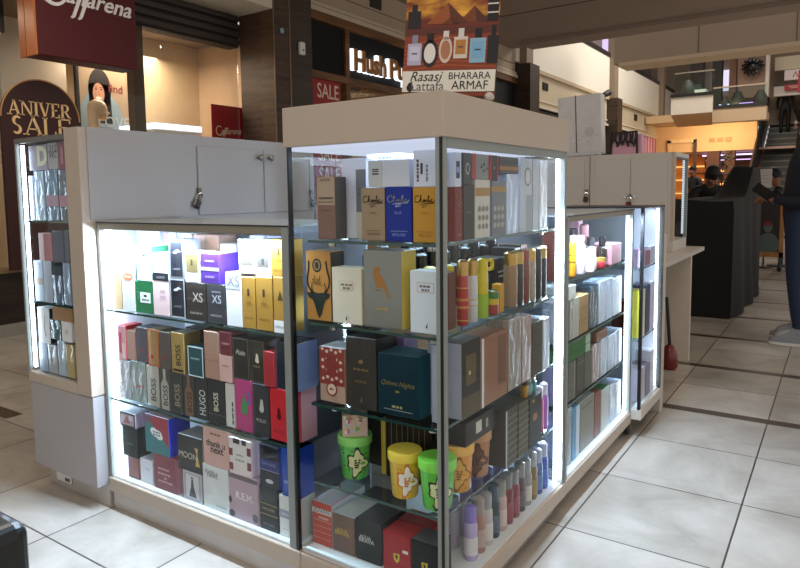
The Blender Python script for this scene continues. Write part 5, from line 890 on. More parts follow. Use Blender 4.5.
 ('box', 'dark red carton with looping script, first from left front row top shelf tower side', 'cartons on the top shelf tower side', 'B', -0.0545, 0.1275, 1.0004, 0.0376, 0.055, 0.1336, '7a2420', [('k', [(0.248, 0.824), (0.245, 0.829), (0.24, 0.836), (0.233, 0.843), (0.223, 0.847), (0.207, 0.849), (0.187, 0.85), (0.166, 0.848), (0.147, 0.843), (0.129, 0.834), (0.112, 0.821), (0.097, 0.806), (0.088, 0.791), (0.087, 0.777), (0.092, 0.761), (0.101, 0.746), (0.114, 0.736), (0.13, 0.729), (0.152, 0.726), (0.175, 0.725), (0.198, 0.726), (0.219, 0.73), (0.24, 0.735), (0.261, 0.742), (0.282, 0.752), (0.303, 0.767), (0.325, 0.785), (0.344, 0.803), (0.357, 0.818), (0.363, 0.829), (0.364, 0.839), (0.361, 0.846), (0.357, 0.85), (0.351, 0.852), (0.341, 0.852), (0.331, 0.848), (0.324, 0.837), (0.319, 0.814), (0.316, 0.782), (0.314, 0.751), (0.315, 0.733), (0.319, 0.734), (0.325, 0.747), (0.332, 0.763), (0.34, 0.775), (0.35, 0.779), (0.362, 0.782), (0.373, 0.782), (0.382, 0.778), (0.388, 0.769), (0.391, 0.756), (0.394, 0.742), (0.399, 0.733), (0.408, 0.73), (0.418, 0.731), (0.429, 0.735), (0.441, 0.739), (0.457, 0.747), (0.475, 0.757), (0.491, 0.768), (0.5, 0.775), (0.498, 0.778), (0.488, 0.779), (0.476, 0.778), (0.466, 0.775), (0.459, 0.768), (0.453, 0.757), (0.449, 0.747), (0.45, 0.739), (0.458, 0.735), (0.472, 0.732), (0.488, 0.731), (0.5, 0.733), (0.508, 0.741), (0.515, 0.755), (0.521, 0.767), (0.525, 0.772), (0.528, 0.766), (0.529, 0.753), (0.53, 0.739), (0.534, 0.733), (0.54, 0.738), (0.549, 0.75), (0.558, 0.763), (0.567, 0.772), (0.576, 0.775), (0.586, 0.775), (0.595, 0.773), (0.601, 0.769), (0.602, 0.763), (0.601, 0.754), (0.599, 0.745), (0.601, 0.739), (0.606, 0.737), (0.614, 0.736), (0.623, 0.738), (0.634, 0.746), (0.649, 0.763), (0.667, 0.787), (0.683, 0.812), (0.693, 0.831), (0.695, 0.841), (0.69, 0.848), (0.683, 0.851), (0.676, 0.85), (0.67, 0.845), (0.662, 0.837), (0.655, 0.825), (0.651, 0.811), (0.65, 0.792), (0.652, 0.769), (0.655, 0.747), (0.66, 0.733), (0.666, 0.728), (0.675, 0.729), (0.685, 0.734), (0.693, 0.739), (0.7, 0.747), (0.707, 0.759), (0.713, 0.768), (0.718, 0.772), (0.721, 0.766), (0.722, 0.754), (0.723, 0.741), (0.727, 0.733), (0.735, 0.732), (0.745, 0.735), (0.757, 0.74), (0.769, 0.746), (0.783, 0.753), (0.799, 0.761), (0.812, 0.769), (0.819, 0.775), (0.816, 0.778), (0.806, 0.781), (0.794, 0.781), (0.786, 0.778), (0.78, 0.77), (0.776, 0.758), (0.774, 0.745), (0.777, 0.736), (0.787, 0.731), (0.801, 0.729), (0.818, 0.728), (0.836, 0.73), (0.857, 0.736), (0.882, 0.744), (0.904, 0.753), (0.9199999999999999, 0.759)], 0.028, 'd09048'), ('k', [(0.29, 0.688), (0.326, 0.691), (0.377, 0.696), (0.437, 0.701), (0.5, 0.704), (0.572, 0.706), (0.652, 0.706), (0.73, 0.706), (0.794, 0.707), (0.844, 0.71), (0.886, 0.714), (0.913, 0.718), (0.92, 0.72), (0.902, 0.721), (0.862, 0.72), (0.81, 0.718), (0.752, 0.714), (0.681, 0.706), (0.597, 0.696), (0.517, 0.685), (0.458, 0.674), (0.424, 0.664), (0.407, 0.653), (0.405, 0.644), (0.416, 0.639), (0.451, 0.641), (0.506, 0.648), (0.562, 0.656), (0.6007999999999999, 0.6615)], 0.022, 'd09048'), ('t', 'RED', 0.5, 0.56, 0.25, 'c08040', {}), ('t', 'REVLON', 0.5, 0.12, 0.5, 'c89860', {})], {}),
 ('box', 'dark brown carton, second from left front row top shelf tower side', 'cartons on the top shelf tower side', 'B', -0.062, 0.183, 1.0004, 0.0606, 0.07, 0.1396, '3a332e', [('g', 0.5, 0.5, 0.4, '6a5c48', 0)], {}),
 ('box', 'white carton with grey ornament, third from left front row top shelf tower side', 'cartons on the top shelf tower side', 'B', -0.062, 0.262, 1.0004, 0.0866, 0.07, 0.1536, 'd6d2cc', [('r', 0, 0.72, 1, 0.86, 'b08850'), ('o', 0.25, 0.2, 0.1, 0.05, '8d8a86'), ('o', 0.5, 0.2, 0.1, 0.05, '8d8a86'), ('o', 0.75, 0.2, 0.1, 0.05, '8d8a86'), ('o', 0.25, 0.35, 0.1, 0.05, '8d8a86'), ('o', 0.5, 0.35, 0.1, 0.05, '8d8a86'), ('o', 0.75, 0.35, 0.1, 0.05, '8d8a86'), ('o', 0.25, 0.5, 0.1, 0.05, '8d8a86'), ('o', 0.5, 0.5, 0.1, 0.05, '8d8a86'), ('o', 0.75, 0.5, 0.1, 0.05, '8d8a86')], {}),
 ('box', 'grey carton with ornament, fourth from left front row top shelf tower side', 'cartons on the top shelf tower side', 'B', -0.062, 0.359, 1.0004, 0.0946, 0.07, 0.1506, '7d828a', [('r', 0.0, 0.0, 0.06, 1, '4a58a0'), ('o', 0.25, 0.2, 0.1, 0.05, 'b8b4ac'), ('o', 0.5, 0.2, 0.1, 0.05, 'b8b4ac'), ('o', 0.75, 0.2, 0.1, 0.05, 'b8b4ac'), ('o', 0.25, 0.35, 0.1, 0.05, 'b8b4ac'), ('o', 0.5, 0.35, 0.1, 0.05, 'b8b4ac'), ('o', 0.75, 0.35, 0.1, 0.05, 'b8b4ac'), ('o', 0.25, 0.5, 0.1, 0.05, 'b8b4ac'), ('o', 0.5, 0.5, 0.1, 0.05, 'b8b4ac'), ('o', 0.75, 0.5, 0.1, 0.05, 'b8b4ac'), ('r', 0, 0.8, 1, 0.9, 'b08850')], {}),
 ('box', 'pale blue carton in crinkled film, fifth from left front row top shelf tower side', 'cartons on the top shelf tower side', 'B', -0.062, 0.4545, 1.0004, 0.0816, 0.07, 0.1716, 'b9cbee:f', [], {}),
 ('box', 'white carton with grey oval, sixth from left front row top shelf tower side', 'cartons on the top shelf tower side', 'B', -0.062, 0.5575, 1.0004, 0.0876, 0.07, 0.2196, 'cdd6e6', [('o', 0.6, 0.75, 0.3, 0.13, '8a8f94'), ('o', 0.6, 0.75, 0.22, 0.1, 'd8dee8'), ('r', 0.5, 0, 1, 0.5, 'aab4c4')], {}),
 ('box', 'grey silver carton, seventh from left front row top shelf tower side', 'cartons on the top shelf tower side', 'B', -0.062, 0.6315, 1.0004, 0.0476, 0.07, 0.2196, 'b4bac4:m', [], {}),
 ('box', 'bright white carton in film, eighth from left front row top shelf tower side', 'cartons on the top shelf tower side', 'B', -0.062, 0.6975, 1.0004, 0.0636, 0.07, 0.2186, 'e2eaf8:f', [], {}),  # carton added where LED light and its reflection shine
 ('box', 'white carton with blue square, first from left upper row top shelf tower side', 'cartons on the top shelf tower side', 'B', -0.0545, 0.1255, 1.1346, 0.0336, 0.055, 0.0844, 'd9e2f8', [('r', 0.15, 0.25, 0.7, 0.75, '2a3a70'), ('r', 0.22, 0.42, 0.6, 0.58, '9ab0e0')], {}),
 ('box', 'dark carton with silver emblem, second from left upper row top shelf tower side', 'cartons on the top shelf tower side', 'B', -0.062, 0.1745, 1.1406, 0.0436, 0.07, 0.0794, '3c3d44', [('o', 0.5, 0.5, 0.25, 0.2, 'a8aab0'), ('o', 0.5, 0.5, 0.15, 0.13, '3c3d44')], {}),
 ('box', 'red edged silver carton with card symbols, third from left upper row top shelf tower side', 'cartons on the top shelf tower side', 'B', -0.062, 0.2505, 1.1546, 0.0976, 0.07, 0.0654, '8e9296', [('r', 0, 0, 0.2, 1, 'c42a28'), ('p', [(0.45, 0.45), (0.52, 0.6), (0.6, 0.45)], '1d1d20'), ('p', [(0.6, 0.55), (0.67, 0.7), (0.75, 0.55)], '1d1d20'), ('p', [(0.6, 0.3), (0.67, 0.42), (0.74, 0.3)], '1d1d20'), ('p', [(0.8, 0.4), (0.85, 0.52), (0.9, 0.4)], '1d1d20'), ('r', 0.95, 0, 1, 1, 'c42a28')], {}),
 ('box', 'black carton with red edges, fourth from left upper row top shelf tower side', 'cartons on the top shelf tower side', 'B', -0.062, 0.331, 1.1516, 0.0526, 0.07, 0.0684, '26201f', [('r', 0, 0, 0.15, 1, 'c42a28'), ('r', 0.85, 0, 1, 1, 'c42a28'), ('o', 0.5, 0.5, 0.1, 0.05, 'b08850')], {}),
 ('box', 'dark flat carton with dotted pattern, fifth from left upper row top shelf tower side', 'cartons on the top shelf tower side', 'B', -0.062, 0.4305, 1.1726, 0.1296, 0.07, 0.0464, '4a4a50', [('r', 0, 0.2, 1, 0.42, 'b07838'), ('o', 0.12, 0.7, 0.04, 0.1, '2a2a2e'), ('o', 0.27, 0.7, 0.04, 0.1, '2a2a2e'), ('o', 0.42, 0.7, 0.04, 0.1, '2a2a2e'), ('o', 0.57, 0.7, 0.04, 0.1, '2a2a2e'), ('o', 0.72, 0.7, 0.04, 0.1, '2a2a2e'), ('o', 0.87, 0.7, 0.04, 0.1, '2a2a2e')], {}),
 ('box', 'maroon brown carton, first from left front row second shelf tower side', 'cartons on the second shelf tower side', 'B', -0.075, 0.134, 0.7754, 0.0386, 0.05, 0.1456, '6a4038', [], {}),
 ('box', 'tall black carton with white print, first from left back row second shelf tower side', 'cartons on the second shelf tower side', 'B', -0.15, 0.553, 0.7754, 0.1166, 0.08, 0.1426, '22201e', [('g', 0.6, 0.7, 0.5, 'd8d4cc', 0), ('g', 0.6, 0.6, 0.4, 'd8d4cc', 0)], {}),
 ('box', 'black carton with silver ring, second from left back row second shelf tower side', 'cartons on the second shelf tower side', 'B', -0.15, 0.646, 0.7754, 0.0566, 0.08, 0.1206, '1c1b1a', [('o', 0.5, 0.75, 0.3, 0.08, 'a8a498'), ('o', 0.5, 0.75, 0.2, 0.055, '1c1b1a')], {}),
 ('box', 'black glittering carton with gold plate, first from left front row third shelf tower side', 'cartons on the third shelf tower side', 'B', -0.06, 0.1605, 0.5504, 0.1036, 0.1, 0.1956, '2f2c28', [('r', 0.2, 0.42, 0.75, 0.82, '6a5a34:m'), ('r', 0, 0, 1, 0.28, '5f5440'), ('o', 0.4, 0.58, 0.06, 0.03, 'd8cca0'), ('s', '9aa0b0'), ('top', '6a6e74')], {}),
 ('box', 'rose copper carton with white edge, second from left front row third shelf tower side', 'cartons on the third shelf tower side', 'B', -0.055, 0.3015, 0.5504, 0.1636, 0.09, 0.1866, 'a8745a:m', [('r', 0, 0, 0.08, 1, 'e8e8f0'), ('r', 0.62, 0.2, 0.95, 0.95, '8a5844:m'), ('s', 'b89888')], {}),
 ('box', 'silver brown carton in crinkled film, third from left front row third shelf tower side', 'cartons on the third shelf tower side', 'B', -0.045, 0.437, 0.5504, 0.0926, 0.07, 0.2076, '9a9088:f', [], {}),
 ('box', 'pinkish carton in crinkled film, fourth from left front row third shelf tower side', 'cartons on the third shelf tower side', 'B', -0.045, 0.526, 0.5504, 0.0706, 0.07, 0.1996, 'b09a94:f', [], {}),
 ('box', 'olive dark carton, fifth from left front row third shelf tower side', 'cartons on the third shelf tower side', 'B', -0.045, 0.6105, 0.5504, 0.0836, 0.07, 0.1666, '4a4638', [], {}),
 ('box', 'bright pale carton in film, sixth from left front row third shelf tower side', 'cartons on the third shelf tower side', 'B', -0.045, 0.6875, 0.5504, 0.0536, 0.07, 0.1666, 'd2dcf0:f', [], {}),
 ('box', 'dark silver banded carton, first from left front row fourth shelf tower side', 'cartons on the fourth shelf tower side', 'B', -0.057, 0.4195, 0.3274, 0.0836, 0.09, 0.1686, '4c463c', [('r', 0, 0, 0.12, 1, 'c8ccd0'), ('r', 0.12, 0.0, 1, 0.03, '77705f'), ('r', 0.12, 0.12, 1, 0.15, '77705f'), ('r', 0.12, 0.24, 1, 0.27, '77705f'), ('r', 0.12, 0.36, 1, 0.39, '77705f'), ('r', 0.12, 0.48, 1, 0.51, '77705f'), ('r', 0.12, 0.6, 1, 0.63, '77705f'), ('r', 0.12, 0.72, 1, 0.75, '77705f'), ('r', 0.12, 0.84, 1, 0.87, '77705f')], {}),
 ('box', 'brown grey banded carton, second from left front row fourth shelf tower side', 'cartons on the fourth shelf tower side', 'B', -0.057, 0.5075, 0.3274, 0.0776, 0.09, 0.1626, '55503f', [('r', 0, 0.0, 1, 0.03, '7d745c'), ('r', 0, 0.12, 1, 0.15, '7d745c'), ('r', 0, 0.24, 1, 0.27, '7d745c'), ('r', 0, 0.36, 1, 0.39, '7d745c'), ('r', 0, 0.48, 1, 0.51, '7d745c'), ('r', 0, 0.6, 1, 0.63, '7d745c'), ('r', 0, 0.72, 1, 0.75, '7d745c'), ('r', 0, 0.84, 1, 0.87, '7d745c')], {}),
 ('box', 'black carton with rose gold emblem, third from left front row fourth shelf tower side', 'cartons on the fourth shelf tower side', 'B', -0.057, 0.604, 0.3274, 0.1006, 0.09, 0.1566, '26241f', [('o', 0.45, 0.58, 0.18, 0.08, 'b07a58'), ('r', 0.2, 0.9, 0.4, 0.95, 'c8a030')], {}),
 ('box', 'tall red brown carton, first from left front row top shelf right case', 'cartons on the top shelf right case', 'B', -0.065, 0.899, 0.8104, 0.0486, 0.07, 0.1716, '84463c', [], {}),
 ('box', 'long dusty rose carton, second from left front row top shelf right case', 'cartons on the top shelf right case', 'B', -0.08, 1.5565, 0.8104, 0.1476, 0.1, 0.085, '96686c', [('top', 'b89098')], {}),
 ('box', 'grey and white framed carton, first from left back row top shelf right case', 'cartons on the top shelf right case', 'B', -0.27, 1.5232, 0.8104, 0.0931, 0.06, 0.1486, 'c9ccd2', [('f', 0.1, 'f0f2f6'), ('r', 0.2, 0.1, 0.8, 0.8, '8a8f98')], {}),
 ('box', 'pink flowered carton, second from left back row top shelf right case', 'cartons on the top shelf right case', 'B', -0.24, 1.6005, 0.8104, 0.0586, 0.08, 0.1876, 'd9a8b8', [('o', 0.1, 0.08, 0.08, 0.05, 'a8607c'), ('o', 0.30000000000000004, 0.13, 0.08, 0.05, 'f0d8e0'), ('o', 0.5, 0.08, 0.08, 0.05, '7a6a90'), ('o', 0.7000000000000001, 0.13, 0.08, 0.05, 'a8607c'), ('o', 0.9, 0.08, 0.08, 0.05, 'f0d8e0'), ('o', 0.1, 0.27, 0.08, 0.05, '7a6a90'), ('o', 0.30000000000000004, 0.22000000000000003, 0.08, 0.05, 'a8607c'), ('o', 0.5, 0.27, 0.08, 0.05, 'f0d8e0'), ('o', 0.7000000000000001, 0.22000000000000003, 0.08, 0.05, '7a6a90'), ('o', 0.9, 0.27, 0.08, 0.05, 'a8607c'), ('o', 0.1, 0.36000000000000004, 0.08, 0.05, 'f0d8e0'), ('o', 0.30000000000000004, 0.41000000000000003, 0.08, 0.05, '7a6a90'), ('o', 0.5, 0.36000000000000004, 0.08, 0.05, 'a8607c'), ('o', 0.7000000000000001, 0.41000000000000003, 0.08, 0.05, 'f0d8e0'), ('o', 0.9, 0.36000000000000004, 0.08, 0.05, '7a6a90'), ('o', 0.1, 0.55, 0.08, 0.05, 'a8607c'), ('o', 0.30000000000000004, 0.5, 0.08, 0.05, 'f0d8e0'), ('o', 0.5, 0.55, 0.08, 0.05, '7a6a90'), ('o', 0.7000000000000001, 0.5, 0.08, 0.05, 'a8607c'), ('o', 0.9, 0.55, 0.08, 0.05, 'f0d8e0'), ('o', 0.1, 0.64, 0.08, 0.05, '7a6a90'), ('o', 0.30000000000000004, 0.6900000000000001, 0.08, 0.05, 'a8607c'), ('o', 0.5, 0.64, 0.08, 0.05, 'f0d8e0'), ('o', 0.7000000000000001, 0.6900000000000001, 0.08, 0.05, '7a6a90'), ('o', 0.9, 0.64, 0.08, 0.05, 'a8607c'), ('o', 0.1, 0.8300000000000001, 0.08, 0.05, 'f0d8e0'), ('o', 0.30000000000000004, 0.78, 0.08, 0.05, '7a6a90'), ('o', 0.5, 0.8300000000000001, 0.08, 0.05, 'a8607c'), ('o', 0.7000000000000001, 0.78, 0.08, 0.05, 'f0d8e0'), ('o', 0.9, 0.8300000000000001, 0.08, 0.05, '7a6a90')], {}),
 ('box', 'narrow bright white carton, third from left back row top shelf right case', 'cartons on the top shelf right case', 'B', -0.27, 1.6492, 0.8104, 0.0361, 0.06, 0.1616, 'eef2fa', [], {}),
 ('box', 'silver carton in crinkled film, first from left front row second shelf right case', 'cartons on the second shelf right case', 'B', -0.065, 0.9395, 0.5854, 0.1116, 0.07, 0.1456, 'a8a8aa:f', [('r', 0.55, 0, 0.75, 1, '6a5a50')], {}),
 ('box', 'pale grey carton, second from left front row second shelf right case', 'cartons on the second shelf right case', 'B', -0.065, 1.038, 0.5854, 0.0666, 0.07, 0.1466, 'b8b2a4', [], {}),
 ('box', 'tan brown carton, third from left front row second shelf right case', 'cartons on the second shelf right case', 'B', -0.065, 1.1305, 0.5854, 0.1036, 0.07, 0.1456, 'a88458', [('r', 0, 0.66, 1, 0.68, '7a5c38'), ('r', 0, 0.36, 1, 0.38, '7a5c38')], {}),
 ('box', 'dark blue carton in film, fourth from left front row second shelf right case', 'cartons on the second shelf right case', 'B', -0.065, 1.251, 0.5854, 0.1166, 0.07, 0.1646, '1d3448:f', [], {}),
 ('box', 'pale silver carton in film, fifth from left front row second shelf right case', 'cartons on the second shelf right case', 'B', -0.065, 1.366, 0.5854, 0.0906, 0.07, 0.1706, 'c4d0e2:f', [], {}),
 ('box', 'icy silver carton in film, sixth from left front row second shelf right case', 'cartons on the second shelf right case', 'B', -0.065, 1.465, 0.5854, 0.0906, 0.07, 0.1716, 'b4c4de:f', [], {}),
 ('box', 'white carton in film, seventh from left front row second shelf right case', 'cartons on the second shelf right case', 'B', -0.065, 1.5845, 0.5854, 0.1276, 0.07, 0.1626, 'd6e2f4:f', [], {}),
 ('box', 'crumpled film wrapped carton lying on others, second shelf right case', 'cartons on the second shelf right case', 'B', -0.075, 0.9555, 0.7326, 0.1556, 0.09, 0.0504, 'cfcac2:f', [], {}),
 ('box', 'white edged grey carton, first from left lower row third shelf right case', 'cartons on the third shelf right case', 'B', -0.065, 0.9225, 0.3604, 0.0676, 0.07, 0.1446, '8a9098', [('r', 0, 0, 0.35, 1, 'dce8f6')], {}),
 ('box', 'grey brown carton, second from left lower row third shelf right case', 'cartons on the third shelf right case', 'B', -0.065, 1.0035, 0.3604, 0.0796, 0.07, 0.1416, '6a675e', [('r', 0.7, 0, 0.8, 1, '9a978c')], {}),
 ('box', 'dark olive carton, third from left lower row third shelf right case', 'cartons on the third shelf right case', 'B', -0.065, 1.0935, 0.3604, 0.0856, 0.07, 0.1446, '4c4a40', [('r', 0, 0.8, 1, 0.83, '7a7868')], {}),
 ('box', 'grey green carton, fourth from left lower row third shelf right case', 'cartons on the third shelf right case', 'B', -0.065, 1.19, 0.3604, 0.0906, 0.07, 0.1436, '5f6258', [], {}),
 ('box', 'rosy grey carton, fifth from left lower row third shelf right case', 'cartons on the third shelf right case', 'B', -0.065, 1.2925, 0.3604, 0.0976, 0.07, 0.1516, 'a88e8c:f', [], {}),
 ('box', 'silvery carton in film, sixth from left lower row third shelf right case', 'cartons on the third shelf right case', 'B', -0.065, 1.399, 0.3604, 0.0986, 0.07, 0.1556, 'b4c2d8:f', [], {}),
 ('box', 'pale film carton, seventh from left lower row third shelf right case', 'cartons on the third shelf right case', 'B', -0.065, 1.5055, 0.3604, 0.0956, 0.07, 0.1486, 'c4d2ea:f', [], {}),
 ('box', 'bluish white carton, eighth from left lower row third shelf right case', 'cartons on the third shelf right case', 'B', -0.065, 1.6135, 0.3604, 0.1016, 0.07, 0.1506, 'd0dcf2:f', [('r', 0.3, 0, 0.6, 1, '6a86b4')], {}),
 ('box', 'green carton lying flat, first from left upper row third shelf right case', 'cartons on the third shelf right case', 'B', -0.075, 1.048, 0.5056, 0.3206, 0.09, 0.0664, '2c6a34', [('r', 0.82, 0, 1, 1, 'a8c0a8'), ('r', 0, 0.45, 1, 0.5, '1f4a26')], {}),
 ('box', 'small tan carton, second from left upper row third shelf right case', 'cartons on the third shelf right case', 'B', -0.06, 1.368, 0.5166, 0.1386, 0.06, 0.0344, '8a6450', [], {}),
 ('box', 'tall grey carton, first from left front row bottom of right case', 'cartons on the bottom of right case', 'B', -0.065, 0.9555, 0.1244, 0.0916, 0.07, 0.2116, '8a9298:f', [], {}),
 ('box', 'sky blue edged carton, second from left front row bottom of right case', 'cartons on the bottom of right case', 'B', -0.065, 1.0515, 0.1244, 0.0816, 0.07, 0.1966, '5f9ac8', [('r', 0.5, 0, 1, 1, 'cfe2f2')], {}),
 ('box', 'grey taupe wide carton, third from left front row bottom of right case', 'cartons on the bottom of right case', 'B', -0.065, 1.1865, 0.1244, 0.1696, 0.07, 0.1946, '8a867a', [('r', 0.1, 0.85, 0.9, 0.88, '5a584e'), ('top', 'b8bcc0')], {}),
 ('box', 'red brown carton, fourth from left front row bottom of right case', 'cartons on the bottom of right case', 'B', -0.065, 1.3225, 0.1244, 0.0856, 0.07, 0.1836, '8a5248', [], {}),
 ('box', 'white carton with green top, fifth from left front row bottom of right case', 'cartons on the bottom of right case', 'B', -0.065, 1.428, 0.1244, 0.1066, 0.07, 0.1736, 'cdd2d2', [('top', '2f8a5a')], {}),
 ('box', 'grey white carton in film, sixth from left front row bottom of right case', 'cartons on the bottom of right case', 'B', -0.065, 1.532, 0.1244, 0.0826, 0.07, 0.1646, 'b8c6da:f', [], {}),
 ('box', 'pale blue film carton, seventh from left front row bottom of right case', 'cartons on the bottom of right case', 'B', -0.065, 1.6255, 0.1244, 0.0836, 0.07, 0.1526, 'bccbe6:f', [], {}),
 ('box', 'lavender tall carton, first from left front row top shelf end display', 'cartons on the top shelf end display', 'B', -0.015, 1.8145, 0.7704, 0.0816, 0.07, 0.0836, 'c8b0d4', [], {}),
 ('box', 'rosy mauve carton, second from left front row top shelf end display', 'cartons on the top shelf end display', 'B', -0.015, 1.9075, 0.7704, 0.0776, 0.07, 0.0716, 'a8708a', [], {}),
 ('box', 'pale violet carton, third from left front row top shelf end display', 'cartons on the top shelf end display', 'B', -0.015, 2.001, 0.7704, 0.0946, 0.07, 0.0836, 'ccd0ee', [], {}),
 ('box', 'yellow lime carton, first from left front row middle shelf end display', 'cartons on the middle shelf end display', 'B', -0.015, 1.8225, 0.4454, 0.0856, 0.07, 0.2196, 'd8cc48', [('r', 0.5, 0, 1, 1, 'f0ecc0')], {}),
 ('box', 'dark blue violet carton, second from left front row middle shelf end display', 'cartons on the middle shelf end display', 'B', -0.015, 1.923, 0.4454, 0.0786, 0.07, 0.2306, '4a4a78', [], {}),
 ('box', 'pale lilac carton, third from left front row middle shelf end display', 'cartons on the middle shelf end display', 'B', -0.015, 2.014, 0.4454, 0.0866, 0.07, 0.2336, 'd6d4f0', [], {}),
 ('box', 'tall pale carton, first from left front row bottom of end display', 'cartons on the bottom of end display', 'B', -0.015, 1.857, 0.1384, 0.0846, 0.07, 0.1546, 'cfc8da', [], {}),
 ('box', 'grey violet carton, second from left front row bottom of end display', 'cartons on the bottom of end display', 'B', -0.015, 1.959, 0.1384, 0.0806, 0.07, 0.1506, '8a88a4', [], {}),
 ('box', 'icy white carton, third from left front row bottom of end display', 'cartons on the bottom of end display', 'B', -0.015, 2.041, 0.1384, 0.0766, 0.07, 0.2016, 'e0e4f6', [], {}),
 ('box', 'bright red carton, first from left back row middle shelf end display', 'cartons on the middle shelf end display', 'B', -0.08, 1.836, 0.4454, 0.0886, 0.06, 0.1656, 'd0303c', [], {}),
 ('box', 'plain white carton, first from left lower row top shelf tall cabinet', 'cartons on the top shelf tall cabinet', 'A', -1.7705, 0.02, 1.0404, 0.0296, 0.08, 0.1676, 'e2ecf8', [], {}),
 ('box', 'blue white carton in crinkled film, second from left lower row top shelf tall cabinet', 'cartons on the top shelf tall cabinet', 'A', -1.714, 0.02, 1.0404, 0.0666, 0.08, 0.1836, 'b4d2ee:f', [], {}),
 ('box', 'steel blue carton in crinkled film, third from left lower row top shelf tall cabinet', 'cartons on the top shelf tall cabinet', 'A', -1.6255, 0.02, 1.0404, 0.0816, 0.08, 0.1866, '4f7ea0:f', [('r', 0, 0.28, 1, 0.5, 'b898b0')], {}),
 ('box', 'dark blue carton with pink band, fourth from left lower row top shelf tall cabinet', 'cartons on the top shelf tall cabinet', 'A', -1.5515, 0.02, 1.0404, 0.0496, 0.08, 0.1836, '3f5a70:f', [('r', 0, 0.28, 1, 0.5, 'c090a8')], {}),
 ('box', 'grey carton with big cream letter D, first from left upper row top shelf tall cabinet', 'cartons on the top shelf tall cabinet', 'A', -1.7095, 0.02, 1.2276, 0.1256, 0.08, 0.0924, 'a8a6b8', [('t', 'D', 0.75, 0.55, 0.55, 'e6ecd2', {'bold': 0.05})], {}),
 ('box', 'grey carton with dark numerals, second from left upper row top shelf tall cabinet', 'cartons on the top shelf tall cabinet', 'A', -1.607, 0.02, 1.2276, 0.0646, 0.08, 0.0954, 'b0aeb6', [('t', '212', 0.6, 0.78, 0.8, '3a3a42', {}), ('t', 'VIC', 0.55, 0.55, 0.8, '3a3a42', {})], {}),
 ('box', 'maroon carton, third from left upper row top shelf tall cabinet', 'cartons on the top shelf tall cabinet', 'A', -1.5425, 0.02, 1.2246, 0.0536, 0.08, 0.1004, '8a4a5a', [('r', 0.3, 0.2, 0.6, 0.8, 'b87888')], {}),
 ('box', 'pale blue carton with tan band, first from left lower row middle shelf tall cabinet', 'cartons on the middle shelf tall cabinet', 'A', -1.7545, 0.02, 0.7304, 0.0616, 0.08, 0.1546, 'b8cade', [('r', 0, 0.42, 1, 0.58, 'a89888')], {}),
 ('box', 'silver carton, second from left lower row middle shelf tall cabinet', 'cartons on the middle shelf tall cabinet', 'A', -1.6905, 0.02, 0.7304, 0.0556, 0.08, 0.1576, 'c2cad6:m', [], {}),
 ('box', 'slate blue carton, third from left lower row middle shelf tall cabinet', 'cartons on the middle shelf tall cabinet', 'A', -1.6235, 0.02, 0.7304, 0.0676, 0.08, 0.1426, '5f7088:f', [('r', 0, 0.75, 1, 1, '34404f')], {}),
 ('box', 'light blue carton, fourth from left lower row middle shelf tall cabinet', 'cartons on the middle shelf tall cabinet', 'A', -1.5605, 0.02, 0.7304, 0.0456, 0.08, 0.1566, '98aeca:f', [], {}),
 ('box', 'red carton with white stripe, first from left upper row middle shelf tall cabinet', 'cartons on the middle shelf tall cabinet', 'A', -1.693, 0.02, 0.8886, 0.0906, 0.08, 0.1044, 'a86a70', [('r', 0, 0, 0.4, 1, 'd8c0c8')], {}),
 ('box', 'dark navy carton, second from left upper row middle shelf tall cabinet', 'cartons on the middle shelf tall cabinet', 'A', -1.605, 0.02, 0.8876, 0.0726, 0.08, 0.1154, '4a5368', [], {}),
 ('box', 'dark slate carton, third from left upper row middle shelf tall cabinet', 'cartons on the middle shelf tall cabinet', 'A', -1.5475, 0.02, 0.8876, 0.0296, 0.08, 0.1194, '56606e', [], {}),
 ('box', 'blue grey carton, first from left lower row sill of tall cabinet', 'cartons on the sill of tall cabinet', 'A', -1.756, 0.02, 0.4569, 0.0586, 0.08, 0.1111, '9fb4cc', [], {}),
 ('box', 'silver film carton, second from left lower row sill of tall cabinet', 'cartons on the sill of tall cabinet', 'A', -1.69, 0.02, 0.4569, 0.0606, 0.08, 0.1111, 'aab4bc:f', [], {}),
 ('box', 'ice blue carton, third from left lower row sill of tall cabinet', 'cartons on the sill of tall cabinet', 'A', -1.6245, 0.02, 0.4569, 0.0496, 0.08, 0.1341, 'b4cade:f', [], {}),
 ('box', 'golden film carton, fourth from left lower row sill of tall cabinet', 'cartons on the sill of tall cabinet', 'A', -1.569, 0.02, 0.4569, 0.0526, 0.08, 0.1251, 'c2ac78:f', [], {}),
 ('box', 'tall white carton with swirl print, first from left upper row sill of tall cabinet', 'cartons on the sill of tall cabinet', 'A', -1.7385, 0.02, 0.5686, 0.0836, 0.08, 0.1374, 'e2e4e8', [('p', [(0.6, 0.2), (0.5, 0.5), (0.62, 0.8), (0.66, 0.8), (0.56, 0.5), (0.66, 0.2)], '8a8a90'), ('s', '2a3440')], {}),
 ('box', 'dark green carton with silver frame, second from left upper row sill of tall cabinet', 'cartons on the sill of tall cabinet', 'A', -1.656, 0.02, 0.5916, 0.0686, 0.08, 0.0754, '3f6a68:f', [], {}),
 ('box', 'white carton with faint ring, third from left upper row sill of tall cabinet', 'cartons on the sill of tall cabinet', 'A', -1.581, 0.02, 0.5916, 0.0666, 0.08, 0.0754, 'ece8ea', [('o', 0.5, 0.5, 0.2, 0.15, 'd8ccd0')], {}),
 ('box', 'brown carton laid across two others, sill of tall cabinet', 'cartons on the sill of tall cabinet', 'A', -1.6035, 0.02, 0.6676, 0.1356, 0.08, 0.0504, 'a47c54', [('top', 'c8cdd2')], {}),
]
